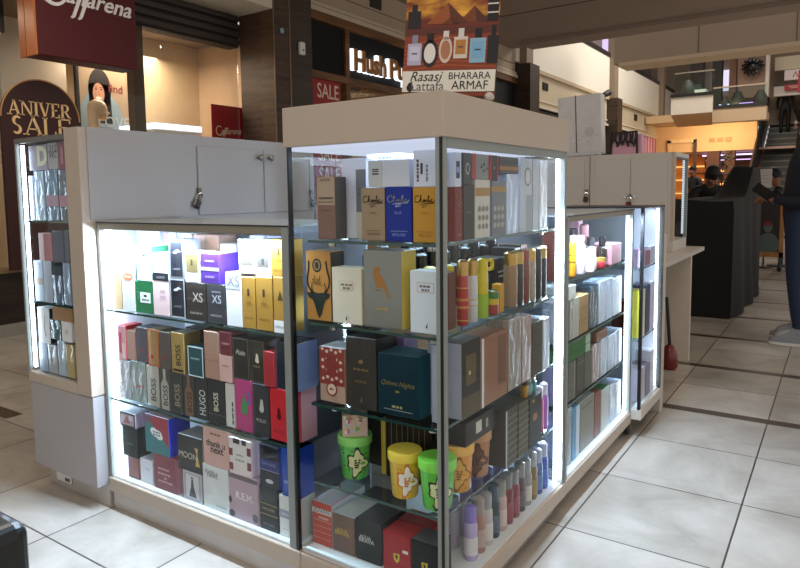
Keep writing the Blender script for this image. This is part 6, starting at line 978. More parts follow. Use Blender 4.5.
# ================================================================ PERFUME CARTONS
def finish(c):
    if ':' in c:
        h, k = c.split(':')
        if k == 'm': return mat(h, .3, .55, coat=.3, var=.03)
        if k == 'f': return foil(h)
        if k == 'w': return wood(h, '%02x%02x%02x' % tuple(min(255, int(int(h[i:i+2], 16)*1.25)) for i in (0, 2, 4)), .4, (30, 3, 3))
    return mat(c, .35, coat=.04, var=.025, spec=.22)
def carton(spec):
    kind, label, group, face, x, y, z, wd, d, h, body, decs, ex = spec
    b = MB()
    b.box(-wd/2, -d/2, 0, wd/2, d/2, h, finish(body), min(.0012, wd*.04))
    yf = -d/2 - .0003
    def P(u, v, k): return (-wd/2 + u*wd, yf - .00012*k, v*h)
    k = 0
    rnd = random.Random(label)
    for q in decs:
        k += 1
        if q[0] == 'r':
            _, u0, v0, u1, v1, c = q
            b.quad(P(u0, v0, k), P(u1, v0, k), P(u1, v1, k), P(u0, v1, k), finish(c))
        elif q[0] == 'o':
            _, u, v, ru, rv, c = q
            b.poly([P(u+ru*math.cos(2*PI*i/18), v+rv*math.sin(2*PI*i/18), k) for i in range(18)], finish(c))
        elif q[0] == 'p':
            b.poly([P(u, v, k) for u, v in q[1]], finish(q[2]))
        elif q[0] == 'k':
            _, pts, wk, c = q; c = finish(c)
            for (u0, v0), (u1, v1) in zip(pts, pts[1:]):
                a = Vector(P(u0, v0, k)); e = Vector(P(u1, v1, k)); dv = e-a
                if dv.length < 1e-6: continue
                n = Vector((-dv.z, 0, dv.x)).normalized()*wk*wd/2; x_ = dv.normalized()*wk*wd*.25
                b.quad(a-n-x_, e-n+x_, e+n+x_, a+n-x_, c)
        elif q[0] == 'f':
            t, c = q[1], finish(q[2]); tv = t*wd/h
            for u0, v0, u1, v1 in ((0, 0, t, 1), (1-t, 0, 1, 1), (t, 0, 1-t, tv), (t, 1-tv, 1-t, 1)):
                b.quad(P(u0, v0, k), P(u1, v0, k), P(u1, v1, k), P(u0, v1, k), c)
        elif q[0] == 'g':
            _, u, v, w_, c, rot = q
            L = w_; p = 0
            hh = .006/h if not rot else .006/wd
            while p < L-.03:
                s = min(L-p, rnd.uniform(.05, .14)); a = p - L/2
                if rot: b.quad(P(u-hh/2, v+a, k), P(u+hh/2, v+a, k), P(u+hh/2, v+a+s, k), P(u-hh/2, v+a+s, k), finish(c))
                else: b.quad(P(u+a, v-hh/2, k), P(u+a+s, v-hh/2, k), P(u+a+s, v+hh/2, k), P(u+a, v+hh/2, k), finish(c))
                p += s + .025
        elif q[0] == 't':
            _, t, u, v, w_, c, kw = q
            o = P(u, v, k)
            hh = kw.get('h')
            if kw.get('rot'): b.text(t, o, (0, 0, 1), (-1, 0, 0), w_*h, finish(c), 0, kw.get('bold', .01), kw.get('shear', 0), min(.55*wd, w_*h*.36))
            else: b.text(t, o, (1, 0, 0), (0, 0, 1), w_*wd, finish(c), 0, kw.get('bold', 0), kw.get('shear', 0), hh*h if hh else None)
        elif q[0] == 's':
            for s in (-1, 1):
                xx = s*(wd/2 + .0003)
                p = [(xx, -d/2+.001, .001), (xx, d/2-.001, .001), (xx, d/2-.001, h-.001), (xx, -d/2+.001, h-.001)]
                b.poly(p if s > 0 else p[::-1], finish(q[1]))
        elif q[0] == 'top':
            b.quad((-wd/2+.001, -d/2+.001, h+.0003), (wd/2-.001, -d/2+.001, h+.0003), (wd/2-.001, d/2-.001, h+.0003), (-wd/2+.001, d/2-.001, h+.0003), finish(q[1]))
    o = b.build('perfume_box', loc=(x, y, z), rz=0 if face == 'A' else PI/2)
    tag(o, label, 'perfume box', group)
    return o
for g in GOODS: carton(g)
# ================================================================ OTHER GOODS ON THE SHELVES
def bucket(x, y, z, r, h, c, lidc, lb, spl, ink, tilt=0):
    t = thing('fragrance_tub', lb, 'tub', (x, y, z), 'paint splash tubs on the fourth tower shelf')
    mb = mat(c, .3, coat=.4, var=.04, scale=30)
    MB().lathe((x, y, z+.0004), [(r*.76, 0), (r*.8, .004), (r*.94, h*.78), (r*.95, h*.8)], mb, 28).build('body', t)
    MB().lathe((x, y, z), [(r*.95, h*.8), (r*1.04, h*.805), (r*1.05, h*.97), (r*1.0, h)], mat(lidc, .3, coat=.3, var=0), 28).build('lid', t)
    a0 = math.atan2(-1.33-y, .75-x) + .15
    def on(a, zz, off):
        f = (zz/(h*.78)); rr = r*(.8+.14*f) + off
        return (x+rr*math.cos(a), y+rr*math.sin(a), z+zz)
    rn = random.Random(lb); N = 40
    b = MB()
    for sc, mt, off in ((1.22, mat(ink, .4, var=0), .0012), (1.0, mat(spl, .4, var=0), .0020)):
        pts = []
        for i in range(N):
            a = 2*PI*i/N; q = (.80 + .17*math.cos(4*a+.6) + .13*math.cos(7*a+1) + .08*math.cos(3*a))*sc
            pts.append((a0+.70*q*math.cos(a), h*.41+h*.31*q*math.sin(a)))
        c0 = on(a0, h*.40, off)
        vs = [c0]+[on(aa, zz, off) for aa, zz in pts]
        b.add(vs, [[0, 1+i, 1+(i+1) % N] for i in range(N)], mt)
    for i in range(4):
        zz = h*(.48-.055*i)
        b.quad(on(a0-.2, zz-.003, .0026), on(a0+.2-.05*i, zz-.003, .0026), on(a0+.2-.05*i, zz+.002, .0026), on(a0-.2, zz+.002, .0026), mat(ink, .4, var=0))
    for i in range(9):
        aa = a0+rn.uniform(-1.2, 1.2); zz = h*rn.uniform(.06, .72); 
        b.ball(on(aa, zz, -.001), r*.06, mat(ink, .4, var=0), 8, 5)
    b.build('splash_print', t)
bucket(-.354, .115, .327, .047, .122, '62c052', '8ad46c', 'green tub with dark splash and tilted gift box on its lid', 'd8d8a0', '1c2c1c')
bucket(-.170, .090, .327, .044, .124, 'e6bc2c', 'f2d450', 'yellow tub with white and orange splash', 'f4ece4', 'd87a2a')
bucket(-.066, .080, .327, .047, .129, '5ccc34', '84e052', 'lime green tub right behind the corner post', 'e4ecb0', '1c2c1c')
bucket(-.072, .198, .327, .044, .129, 'e8a030', 'f0b850', 'orange tub with brown drip right of the corner post', 'e8b050', '9a5418')
bucket(-.074, .312, .327, .043, .129, 'b87a44', 'cc9a66', 'brown tub with dark splash, furthest right of the tubs', '6a4224', '3a2010')
def plain_box(name, x0, y0, z0, x1, y1, z1, c, lb, cat='perfume box', rz=0, extra=None, group=None):
    cx, cy = (x0+x1)/2, (y0+y1)/2
    b = MB().box(x0-cx, y0-cy, 0, x1-cx, y1-cy, z1-z0, finish(c), .0012)
    if extra: extra(b, x1-x0, y1-y0, z1-z0)
    return tag(b.build(name, loc=(cx, cy, z0), rz=rz), lb, cat, group)
def gift(b, w, d, h):
    rn = random.Random(5)
    for k in range(60):
        f = rn.choice(('front', 'left', 'top')); c = mat(rn.choice(('c8606a', '7aa86a', 'd8c8a0', 'a8b8c8', 'b05a80', 'e8d8d8')), .4, var=0)
        u, v, r = rn.uniform(-.4, .4), rn.uniform(.1, .9), rn.uniform(.003, .007)
        pts = [(r*math.cos(a)*(1+.3*math.cos(3*a)), r*math.sin(a)*(1+.3*math.cos(3*a))) for a in [2*PI*i/10 for i in range(10)]]
        if f == 'front': b.poly([(u*w+p, -d/2-.0004-k*1e-5, v*h+q) for p, q in pts], c)
        if f == 'left': b.poly([(-w/2-.0004-k*1e-5, u*d-p, v*h+q) for p, q in pts], c)
        if f == 'top': b.poly([(u*w+p, (v-.5)*d+q, h+.0004+k*1e-5) for p, q in pts], c)
plain_box('gift_box', -.388, .080, .4495, -.318, .150, .512, 'd0b4a0', 'small flowered gift box set askew on the green tub', 'box', math.radians(38), gift)
def stripes(b, w, d, h):
    for k in range(7): b.quad((-w/2+w*(.12+.12*k), -d/2-.0004, .01), (-w/2+w*(.135+.12*k), -d/2-.0004, .01), (-w/2+w*(.135+.12*k), -d/2-.0004, h-.01), (-w/2+w*(.12+.12*k), -d/2-.0004, h-.01), mat('7a6238', .4, var=0))
plain_box('perfume_box', -.275, .155, .3274, -.125, .235, .505, '1d1a18', 'wide black carton with gold stripes behind the yellow tub', 'perfume box', 0, stripes)
plain_box('perfume_box', -.42, .20, .3274, -.30, .29, .50, '3a3a30', 'dark olive carton behind the green tub', 'perfume box')
plain_box('perfume_box', -.295, .16, .3274, -.280, .25, .49, 'c8b04a', 'slim yellow carton behind the green tub', 'perfume box')
def flat(b, w, d, h):
    b.quad((w/2+.0004, -.03, h*.3), (w/2+.0004, .005, h*.3), (w/2+.0004, .005, h*.8), (w/2+.0004, -.03, h*.8), mat('d8d4c8', .5, var=0))
    b.quad((w/2+.0004, .03, h*.3), (w/2+.0004, .045, h*.3), (w/2+.0004, .045, h*.7), (w/2+.0004, .03, h*.7), mat('a8a498', .5, var=0))
plain_box('perfume_box', -.125, .165, .4565, -.03, .345, .520, '2a2420', 'flat dark brown carton lying across the orange and brown tubs', 'perfume box', 0, flat)

def bottle(name, x, y, z, r, h, c, capc, lb, cap=.28, group=None, neck=.55, clear=False, cat='bottle', band=None, cm=0.):
    t = thing(name, lb, cat, (x, y, z), group)
    bm_ = mat(c, .12 if clear else .3, coat=.6, var=.02)
    hb = h*(1-cap)
    z += .0006
    MB().lathe((x, y, z), [(r*.9, 0), (r, .004), (r, hb*.9), (r*neck, hb)], bm_, 16).build('bottle_body', t)
    b = MB().lathe((x, y, z), [(r*max(neck, .72), hb), (r*max(neck, .74), h*.97), (r*.5, h)], mat(capc, .25, cm, coat=.4, var=0), 16); b.build('cap', t)
    if band:
        b = MB()
        for k, (z0, z1, cc) in enumerate(band): b.lathe((x, y, z), [(r+.0005+k*.0002, hb*z0), (r+.0005+k*.0002, hb*z1)], mat(cc, .4, var=0), 16, None, False)
        b.build('label', t)
    return t
bottle('spray_can', -.050, .190, .775, .0155, .172, 'b0302c', 'c8a050', 'red spray can with gold ornament and gold cap beside corner post', .24, band=[(.1, .12, 'd8b060'), (.35, .55, 'c88a50'), (.40, .5, 'b0302c'), (.75, .77, 'd8b060')], cm=.7, neck=.95)
bottle('spray_can', -.050, .245, .775, .0145, .170, 'd0d0d4', 'c8a050', 'white spray can with gold ornament next to the red one', .26, band=[(.35, .5, 'c8b080'), (.38, .47, 'd0d0d4')], cm=.7, neck=.95)
bottle('spray_can', -.125, .150, .775, .019, .155, 'd8c020', 'e0c81c', 'yellow spray can behind the white carton left of the corner post', .22, None, .9)
bottle('spray_can', -.080, .165, .775, .019, .160, 'd8c020', 'e0c81c', 'yellow spray can just left of the corner post', .22, None, .9)
t = bottle('spray_can', -.055, .315, .775, .0165, .165, 'd8c020', 'e0c81c', 'yellow spray can with square handle on its cap', .22, band=[(0, .52, '9aba34')], neck=.95)
MB().box(-.048, .325, .905, -.040, .36, .913, mat('e0c81c', .35, var=0)).box(-.048, .325, .930, -.040, .36, .938, mat('e0c81c', .35, var=0)).box(-.048, .352, .905, -.040, .36, .938, mat('e0c81c', .35, var=0)).build('handle', t)
bottle('tin_stack', -.050, .372, .775, .0165, .070, 'a84038', '4a7a3a', 'short red, yellow and green striped tin right of the yellow can', .06, band=[(.45, .7, 'd0b030'), (.7, .98, '4a7a3a')], neck=.95, cat='tin')
plain_box('perfume_box', -.065, .398, .7754, -.04, .428, .858, 'd0962c', 'slim orange carton right of the striped tin', extra=None)
for k, (y, c, cc, lb, m_) in enumerate(((.505, '9a7a5c', 'c8a050', 'tan bottle with gold cap, first in the tall row at the tower side', .8), (.552, '3a2e28', 'c8a050', 'dark brown bottle with gold cap in the tall row at the tower side', .8), (.602, '7e4438', '9a5040', 'red brown tall bottle in the row at the tower side', 0), (.65, 'b0a490', 'd0a858', 'cream bottle with gold cap in the tall row at the tower side', .8), (.70, '1e1e22', '33343a', 'black tall bottle fifth in the row at the tower side', 0), (.745, '24262c', 'b89850', 'black bottle with gold cap nearest the light strip', .8))):
    bottle('perfume_bottle', -.055, y, .775, .021, .168, c, cc, lb, .24, cm=m_, neck=.96)
for k, (y0, y1, c, lb) in enumerate(((.662, .712, '1d1c1e', 'black carton behind the tall bottle row of the tower'), (.716, .77, '3a2c24', 'brown black carton at the far end behind the tall bottle row'))):
    plain_box('perfume_box', -.19, y0, .7754, -.11, y1, .775+.165+.006*k, c, lb)
for x in (-.225, -.290, -.355):
    for k in range(9):
        bottle('perfume_bottle', x, .20+.067*k, .775, .027, .165+.010*((k*2+int(x*1000)) % 4), ('1a1a1f', '2a2228', '30343c', '3a2a22')[k % 4], '101013', 'dark perfume bottle with black cap in rows at the back of the second tower shelf', .3, 'dark bottles at the back of the tower', .5, False)
mists = (('b8a8d8', '8a78d0', 'lavender capped mist bottle right of the corner post'), ('a8786c', 'a09088', 'pinkish brown mist bottle second from the corner post'), ('c0bcb8', '9a9ca0', 'grey white mist bottle third from the corner post'), ('2c3a48', '34465a', 'dark blue mist bottle fourth from the corner post'), ('c8a8a0', '9a9490', 'pale pink mist bottle fifth from the corner post'), ('7a2c38', '8a8c90', 'wine red mist bottle sixth from the corner post'), ('8a3440', '8c8e92', 'lighter wine red mist bottle seventh from the corner post'), ('5a4a52', '909296', 'mauve mist bottle eighth from the corner post'), ('9a9896', 'a0a2a6', 'grey mist bottle with white label ninth from the corner post'), ('8a7048', 'a0a2a6', 'tan mist bottle tenth from the corner post'), ('4a6aa8', 'a8b0c8', 'blue mist bottle eleventh from the corner post'), ('3a5ac0', 'b0b8d8', 'bright blue mist bottle at the far end of the mist row'))
for k, (c, cc, lb) in enumerate(mists):
    bottle('mist_bottle', -.045, .222+.048*k, .124, .0195, .150+.006*(k % 2), c, cc, lb, .30, 'mist bottles along the bottom of the tower', .85, True, band=[(.15, .62, ('dcd8e0', 'b8a098', 'd8d4cc', '46586a', 'd8c0b8', '93404c', '9a4a56', '6e5c66', 'd0cec8', 'a08858', '6a86c0', '5674d0')[k])])
for k in range(5):
    bottle('mist_bottle', -.115, .25+.075*k, .124, .0195, .150, 'c4bcd0', '8f82c8', 'lavender capped pale mist bottle in the second row behind the front mists', .30, 'mist bottles in the second row', .85, True)
top = [g for g in GOODS if g[1].startswith('black carton with rose gold emblem')][0]
for k, (dy, c, cc, lb) in enumerate(((-.032, 'c89a3c', '3a3a3c', 'small amber bottle on top of the black emblem carton'), (0, '8fb0b0', 'c8ccd0', 'small clear bottle on top of the black emblem carton'), (.032, '3aa0a0', 'b8a068', 'small teal bottle on top of the black emblem carton'))):
    bottle('perfume_bottle', top[4]+.02, top[5]+dy, top[6]+top[9]+.0008, .013, .056, c, cc, lb, .3, None, .4, True)
for k, (y, c, lb) in enumerate(((.715, 'c04a94', 'magenta body spray next to the black emblem carton'), (.757, 'b060c0', 'violet pink body spray by the tower light strip'))):
    bottle('body_spray', -.045, y, .327, .016, .155, c, 'd8d0e4', lb, .25, None, .8, True)
# right case, top shelf
bottle('perfume_bottle', -.05, 1.045, .81, .0155, .15, 'd8901c', 'c8ccd0', 'tall orange bottle with clear cap in the right case', .16, None, .6, True, band=[(.6, .62, '3a2a10'), (.4, .43, '3a2a10')], cm=.5)
bottle('perfume_bottle', -.05, 1.125, .81, .024, .145, 'd8c8d4', 'b8a098', 'lavender white bottle right of the orange one', .2, None, .6)
MB_ = MB().lathe((-.05, 1.222, .8106), [(.026, 0), (.025, .012), (.024, .014), (.010, .075), (.004, .085)], mat('e0b4b8', .3, coat=.4), 18)
tag(MB_.build('perfume_bottle', origin=(-.05, 1.222, .8106)), 'pink cone shaped perfume bottle on the top shelf of the right case', 'bottle')
bottle('cosmetic_jar', -.045, 1.36, .81, .028, .042, '8f1f2c', 'c0a050', 'low red jar with gold lid in the right case', .38, None, .97, cat='jar', cm=.7)
for k, (x, y, r, h, c, cc, lb) in enumerate(((-.11, 1.17, .024, .135, '8a7a6a', '3a3634', 'smoky bottle with dark cap behind the pink cone bottle'), (-.12, 1.255, .03, .165, 'c8ccd2', '2e2a2c', 'tall clear bottle with round dark cap, right case'), (-.10, 1.315, .026, .10, 'a08458', '1e1e20', 'amber bottle with black bow cap, right case'), (-.13, 1.37, .03, .13, '5a4a48', '1c1a1c', 'brown bottle with wide black cap, right case'), (-.10, 1.425, .022, .12, 'a8aca4', '3a3a3c', 'clear bottle beside the red jar'), (-.14, 1.46, .026, .17, 'd8a8a8', 'd8a0a8', 'tall pink capped bottle in front of the flowered carton'), (-.06, 1.45, .02, .12, '26201f', '141416', 'black slim bottle left of the long rose carton'), (-.05, 1.285, .018, .075, 'b8b0a4', 'd0c8bc', 'small pale bottle between pink cone and red jar'))):
    bottle('perfume_bottle', x, y, .81, r, h, c, cc, lb, .3, None, .4, True)

# ================================================================ THINGS ON AND AROUND THE KIOSK
# brand poster standing on the tower
PR = Matrix.Translation((-.262, .235, 1.3525)) @ Matrix.Rotation(math.radians(9), 4, 'Z') @ Matrix.Rotation(math.radians(4), 4, 'Y')
PWD, PHT = .262, .56
t = thing('poster_stand', 'perfume poster with desert pyramids and bottles standing on the tower', 'poster', (-.12, .25, 1.3525))
MB().box(0, 0, 0.006, PWD, .006, PHT, mat('4a2014', .5), 0, PR).build('panel', t)
MB().box(.02, -.01, 0, .07, .06, .005, mat('d8d4cc', .4), 0, PR).box(PWD-.07, -.01, 0, PWD-.02, .06, .005, mat('d8d4cc', .4), 0, PR).build('foot', t)
def pp(u, v, k=0): return PR @ Vector((u*PWD, -.0006-.0003*k, .036+v*.242))
def pq(b, u0, v0, u1, v1, c, k): b.quad(pp(u0, v0, k), pp(u1, v0, k), pp(u1, v1, k), pp(u0, v1, k), c if not isinstance(c, str) else mat(c, .45, var=.05, scale=40))
b = MB()
m_sky, nt, bs = nodes_of('print_sky')
g_ = nt.nodes.new('ShaderNodeTexNoise'); g_.inputs['Scale'].default_value = 14; g_.inputs['Detail'].default_value = 6
tc_ = nt.nodes.new('ShaderNodeTexCoord'); mp_ = nt.nodes.new('ShaderNodeMapping'); mp_.inputs['Scale'].default_value = (1, 1, 2.6)
nt.links.new(tc_.outputs['Object'], mp_.inputs[0]); nt.links.new(mp_.outputs[0], g_.inputs['Vector'])
rr_ = nt.nodes.new('ShaderNodeValToRGB'); rr_.color_ramp.elements[0].position = .35; rr_.color_ramp.elements[0].color = srgb('7a2c12'); rr_.color_ramp.elements[1].position = .68; rr_.color_ramp.elements[1].color = srgb('f0b040')
nt.links.new(g_.outputs['Fac'], rr_.inputs[0]); nt.links.new(rr_.outputs[0], bs.inputs['Base Color']); bs.inputs['Roughness'].default_value = .5
pq(b, 0, .82, 1, 1.9, m_sky, 0)
pq(b, 0, .72, 1, .84, '6e2c18', 1); pq(b, 0, .28, 1, .74, '8a3a1c', 1); pq(b, 0, .66, 1, .74, '5f2a1c', 2); pq(b, 0, .0, 1, .04, '8a3a1c', 2)
for k in range(7): b.poly([pp(.0, .27+.045*k, 2), pp(.45, .33+.05*k, 2), pp(1, .30+.045*k, 2), pp(1, .31+.045*k, 2), pp(.45, .345+.05*k, 2), pp(0, .285+.045*k, 2)], mat('a8502a', .5, var=0))
for u, v, wd, h, c1, c2, k in ((.36, .80, .10, .10, '7a3c1c', '5a2a18', 3), (.74, .78, .16, .17, '7a3c1c', '542818', 3), (.46, .78, .22, .22, '9a5224', '5f2e18', 4), (.50, .77, .10, .08, '6e3418', '4f2414', 5)):
    b.poly([pp(u-wd, v, k), pp(u+wd*.2, v, k), pp(u, v+h, k)], mat(c1, .5, var=0)); b.poly([pp(u+wd*.2, v, k), pp(u+wd, v, k), pp(u, v+h, k)], mat(c2, .5, var=0))
def pb(u, v, wd, h, c, capc, k=6, rnd=False, lab=None):
    if rnd: b.poly([pp(u+wd*math.cos(2*PI*i/20), v+h*.4+h*.42*math.sin(2*PI*i/20), k) for i in range(20)], mat(c, .4, var=0)); b.poly([pp(u+wd*.72*math.cos(2*PI*i/20), v+h*.4+h*.30*math.sin(2*PI*i/20), k+1) for i in range(20)], mat(lab or 'e8e4e0', .4, var=0))
    else:
        pq(b, u-wd, v, u+wd, v+h*.72, c, k)
        if lab: pq(b, u-wd*.75, v+h*.14, u+wd*.75, v+h*.62, lab, k+1); pq(b, u-wd*.4, v+h*.36, u+wd*.4, v+h*.40, '3a3a4a', k+2)
    pq(b, u-wd*.42, v+h*.72, u+wd*.42, v+h, capc, k)
pb(.10, .74, .07, .26, '221a18', '1a1412'); pb(.935, .78, .055, .30, '14110f', '14110f'); pq(b, .88, .95, .99, .965, 'd8d4d0', 8); pq(b, .88, .86, .99, .875, 'd8d4d0', 8)
pb(.12, .34, .078, .33, 'b8b4d0', '8a8aa0', 6, False, 'd0cce4'); pb(.29, .32, .088, .36, '1b1a1c', '18181a', 6, True); pb(.46, .36, .072, .34, 'd8c4b4', 'e0d8d0', 6, True, 'b07858')
pb(.62, .40, .072, .32, 'd8d0c4', 'd8d4d0', 6, False, 'b8803c'); pb(.80, .35, .082, .36, '8fb8d0', '141418', 6, False, '7ab0d4'); pb(.955, .34, .056, .40, '191416', '141114', 6)
pq(b, 0, .045, 1, .275, 'e8e4d8', 9)
px_ = PR.to_3x3() @ Vector((1, 0, 0)); pz_ = PR.to_3x3() @ Vector((0, 0, 1)); INK = mat('17151a', .5, var=0)
b.text('Rasasi', pp(.27, .215, 10), px_, pz_, .095, INK, 0, .0, .35); b.text('BHARARA', pp(.735, .215, 10), px_, pz_, .115, INK, 0, 0); b.text('ARMAF', pp(.74, .115, 10), px_, pz_, .100, INK, 0, 0)
b.text('Lattafa', pp(.285, .11, 10), px_, pz_, .095, mat('5f5c60', .5, var=0), 0, 0)
b.poly([pp(.09+.04*math.cos(a)*(1-.5*max(0, math.sin(a))), .10+.055*math.sin(a), 10) for a in [2*PI*i/16 for i in range(16)]], INK)
b.build('print', t)
tag(MB().ball((-.012, .268, 1.3665), .013, foil('c8c0b8', scale=60), 12, 8, (1, 1.2, 1)).build('plastic_wrap', origin=(-.002, .262, 1.3535)), 'crumpled clear plastic at the right foot of the poster', 'wrap')
# on the wall cabinets
t = thing('wrapped_sheets', 'tall pack of whitish wrapped sheets with a dark strap on the wall cabinet', 'packages', (-.78, 3.4, 1.354))
SR = Matrix.Translation((-.93, 3.36, 1.3545)) @ Matrix.Rotation(math.radians(-2), 4, 'Y')
MB().box(0, 0, .012, .305, .09, .43, mat('cfccca', .35, coat=.4, var=.08, scale=16), .004, SR).build('sheets', t)
b = MB(); b.box(.125, -.003, .012, .131, .093, .433, mat('4a4644', .4), 0, SR); b.build('strap', t)
b = MB()
for k in range(9): 
    u = .02+.03*k; b.box(u, -.0012, .10+.02*(k % 3), u+.02, -.0004, .105+.02*(k % 3), mat('b0adac', .4, var=0), 0, SR)
b.poly([SR @ Vector((.22+.035*math.cos(2*PI*i/20), -.0014, .17+.035*math.sin(2*PI*i/20))) for i in range(20)], mat('bcb9b8', .4, var=0))
b.build('faint_print', t)
tag(MB().cyl((-.88, 3.25, 1.3695), (-.60, 3.25, 1.3725), .0145, foil('c4c8cc', scale=40), 14).build('film_roll', origin=(-.74, 3.25, 1.354)), 'clear rolled film lying in front of the wrapped sheets', 'roll')
t = thing('gift_bag', 'pink paper bag with black ribbon handles on the wall cabinet', 'bag', (-.47, 3.42, 1.358))
b = MB(); b.prism([(-.565, 3.38, 1.3585), (-.365, 3.38, 1.3585), (-.372, 3.385, 1.50), (-.557, 3.385, 1.50)], (0, .08, 0), mat('d8a0b4', .5)); b.build('bag_body', t)
b = MB(); BK = mat('121114', .5, var=0)
b.tube([(-.575, 3.37, 1.36), (-.565, 3.372, 1.51), (-.40, 3.372, 1.515), (-.395, 3.37, 1.37)], .007, BK, 6)
for k in range(9):
    x = -.55+.018*k; b.tube([(x, 3.37, 1.515), (x+.006*(-1)**k, 3.362, 1.48-.012*(k % 4)), (x+.010*(-1)**(k+1), 3.362, 1.445-.012*(k % 3))], .007, BK, 6)
b.build('ribbon', t)
# dustpan in the knee space
t = thing('dustpan', 'red upright dustpan with long black handle under the counter desk', 'dustpan', (-.095, 3.04, 0))
MB().lathe((-.095, 3.04, .0005), [(.036, 0), (.05, .02), (.046, .09), (.03, .14), (.016, .155)], mat('6e1a17', .35, coat=.3), 18).build('pan', t)
MB().tube([(-.095, 3.04, .15), (-.105, 3.03, .30), (-.115, 3.02, .45)], .010, mat('17171a', .4), 8).build('handle', t)
# black seat in the foreground
t = thing('ottoman', 'black leather ottoman seat in the bottom left corner', 'seat', (-1.0, -1.0, 0))
MB().box(-1.32, -1.30, .03, -.677, -.632, .42, mat('0c0c0e', .38, coat=.2, var=.1, scale=60), .03, None, 4).build('cushion', t)
b = MB()
for x in (-1.27, -.73):
    for y in (-1.25, -.68): b.box(x-.02, y-.02, 0, x+.02, y+.02, .035, mat('1a1a1c', .5))
b.build('feet', t)
# cloth covered stand
def cover():
    NX, NY = 30, 44; X0, X1, Y0, Y1 = -1.35, 0.0, 5.0, 7.3
    def top(x, y):
        base = 1.025
        fx = min(1, max(0, (x+.36)/.20)); fx = fx*fx*(3-2*fx)
        fy = min(1, max(0, (y-5.75)/.70)); fy = fy**1.5
        fe = min(1, max(0, (7.3-y)/.15))
        return base + .325*fx*fy*(.55+.45*fe) - .012*math.sin(9*x+3*y) - .02*((x-X1)/1.35)**2
    vs, fs = [], []
    for j in range(NY+1):
        for i in range(NX+1):
            x = X0+(X1-X0)*i/NX; y = Y0+(Y1-Y0)*j/NY; vs.append((x, y, top(x, y)))
    for j in range(NY):
        for i in range(NX): a = j*(NX+1)+i; fs.append([a, a+1, a+NX+2, a+NX+1])
    ring = [(i, 0) for i in range(NX+1)] + [(NX, j) for j in range(1, NY+1)] + [(i, NY) for i in range(NX-1, -1, -1)] + [(0, j) for j in range(NY-1, 0, -1)]
    n = len(ring); LV = 12; prev = [j*(NX+1)+i for i, j in ring]
    for l in range(1, LV+1):
        cur = []
        f = l/LV
        for k, (i, j) in enumerate(ring):
            x, y, z = vs[j*(NX+1)+i]
            nx = 1 if i == NX else (-1 if i == 0 else 0); ny = -1 if j == 0 else (1 if j == NY else 0)
            am = .022*f*math.sin(k*.42+1.3*math.sin(k*.13)) + .015*f + (.0 if nx < 1 else .04*f*math.sin(PI*j/NY))
            cur.append(len(vs)); vs.append((x+nx*(am+.01), y+ny*(am*.6+.01), z*(1-f)+.012*f))
        for k in range(n): fs.append([prev[k], cur[k], cur[(k+1) % n], prev[(k+1) % n]])
        prev = cur
    b = MB(); b.add(vs, [f[::-1] for f in fs][:0] or fs, mat('070708', .85, var=.2, scale=5), True)
    return b
t = tag(cover().build('covered_stand', origin=(-.7, 6.1, 0)), 'kiosk stand draped in a black cloth behind the counter desk', 'stand')
# framed picture board and paper behind it
t = thing('picture_board', 'wooden framed board with a dark portrait print beside the draped stand', 'board', (-.05, 9.0, 0))
WD = wood('9a6a38', 'c08a4c', .5, (3, 3, 3))
MB().box(-.50, 9.0, .19, .14, 9.03, .26, WD).box(.09, 9.0, .19, .14, 9.03, 1.0, WD).box(-.50, 9.0, .95, .14, 9.03, 1.0, WD).box(-.50, 9.0, .19, -.45, 9.03, 1.0, WD).build('frame', t)
b = MB().box(-.45, 9.005, .26, .09, 9.02, .95, mat('2a211f', .5)); b.build('panel', t)
b = MB()
b.poly([(-.04+.11*math.cos(2*PI*i/20)*1.2, 9.004, .36+.16*math.sin(2*PI*i/20)) for i in range(20)], mat('566664', .6, var=0))
b.poly([(-.045+.052*math.cos(2*PI*i/20), 9.003, .60+.075*math.sin(2*PI*i/20)) for i in range(20)], mat('5f6a68', .6, var=0))
b.poly([(-.045+.056*math.cos(PI*i/12), 9.002, .62+.065*math.sin(PI*i/12)) for i in range(13)], mat('7a2a28', .6, var=0))
b.quad((-.065, 9.0025, .565), (-.025, 9.0025, .565), (-.025, 9.0025, .571), (-.065, 9.0025, .571), mat('4a3a3a', .6, var=0))
for dx in (-.02, .02): disc_x(b, -.045+dx, .605, .009, .006, 9.0022, mat('241c1c', .6, var=0))
b.quad((-.049, 9.0024, .58), (-.041, 9.0024, .58), (-.043, 9.0024, .61), (-.047, 9.0024, .61), mat('66706e', .6, var=0))
b.build('print', t)
b = MB()
for x in (-.46, .10): b.cyl((x, 9.015, .05), (x, 9.015, .19), .015, mat('2a2826', .5), 8); b.lathe((x, 9.0, .03), [(.03, 0), (.03, .025)], mat('1a1a1a', .5), 12, V3(0, 1, 0))
b.build('caster_leg', t)
t = thing('notice_sheet', 'white notice sheet on a stand behind the picture board', 'sign', (-.1, 9.4, 0))
MB().box(-.195, 9.4, 1.13, -.05, 9.405, 1.39, mat('d0ccca', .6)).build('sheet', t)
MB().cyl((-.12, 9.42, .0), (-.12, 9.42, 1.2), .012, mat('3a3a3a', .5), 8).lathe((-.12, 9.42, 0), [(.12, 0), (.12, .015)], mat('3a3a3a', .5), 16).build('pole', t)
b = MB()
for k in range(3): b.box(-.18, 9.398, 1.2+.05*k, -.09, 9.3995, 1.205+.05*k, mat('8a8684', .5, var=0))
b.build('print', t)
tag(MB().box(-.42, 9.02, 1.0005, -.06, 9.2, 1.09, mat('9a2228', .4), .01).build('red_case', origin=(-.24, 9.1, 1.0)), 'small red case on top of the picture board', 'case') if False else None
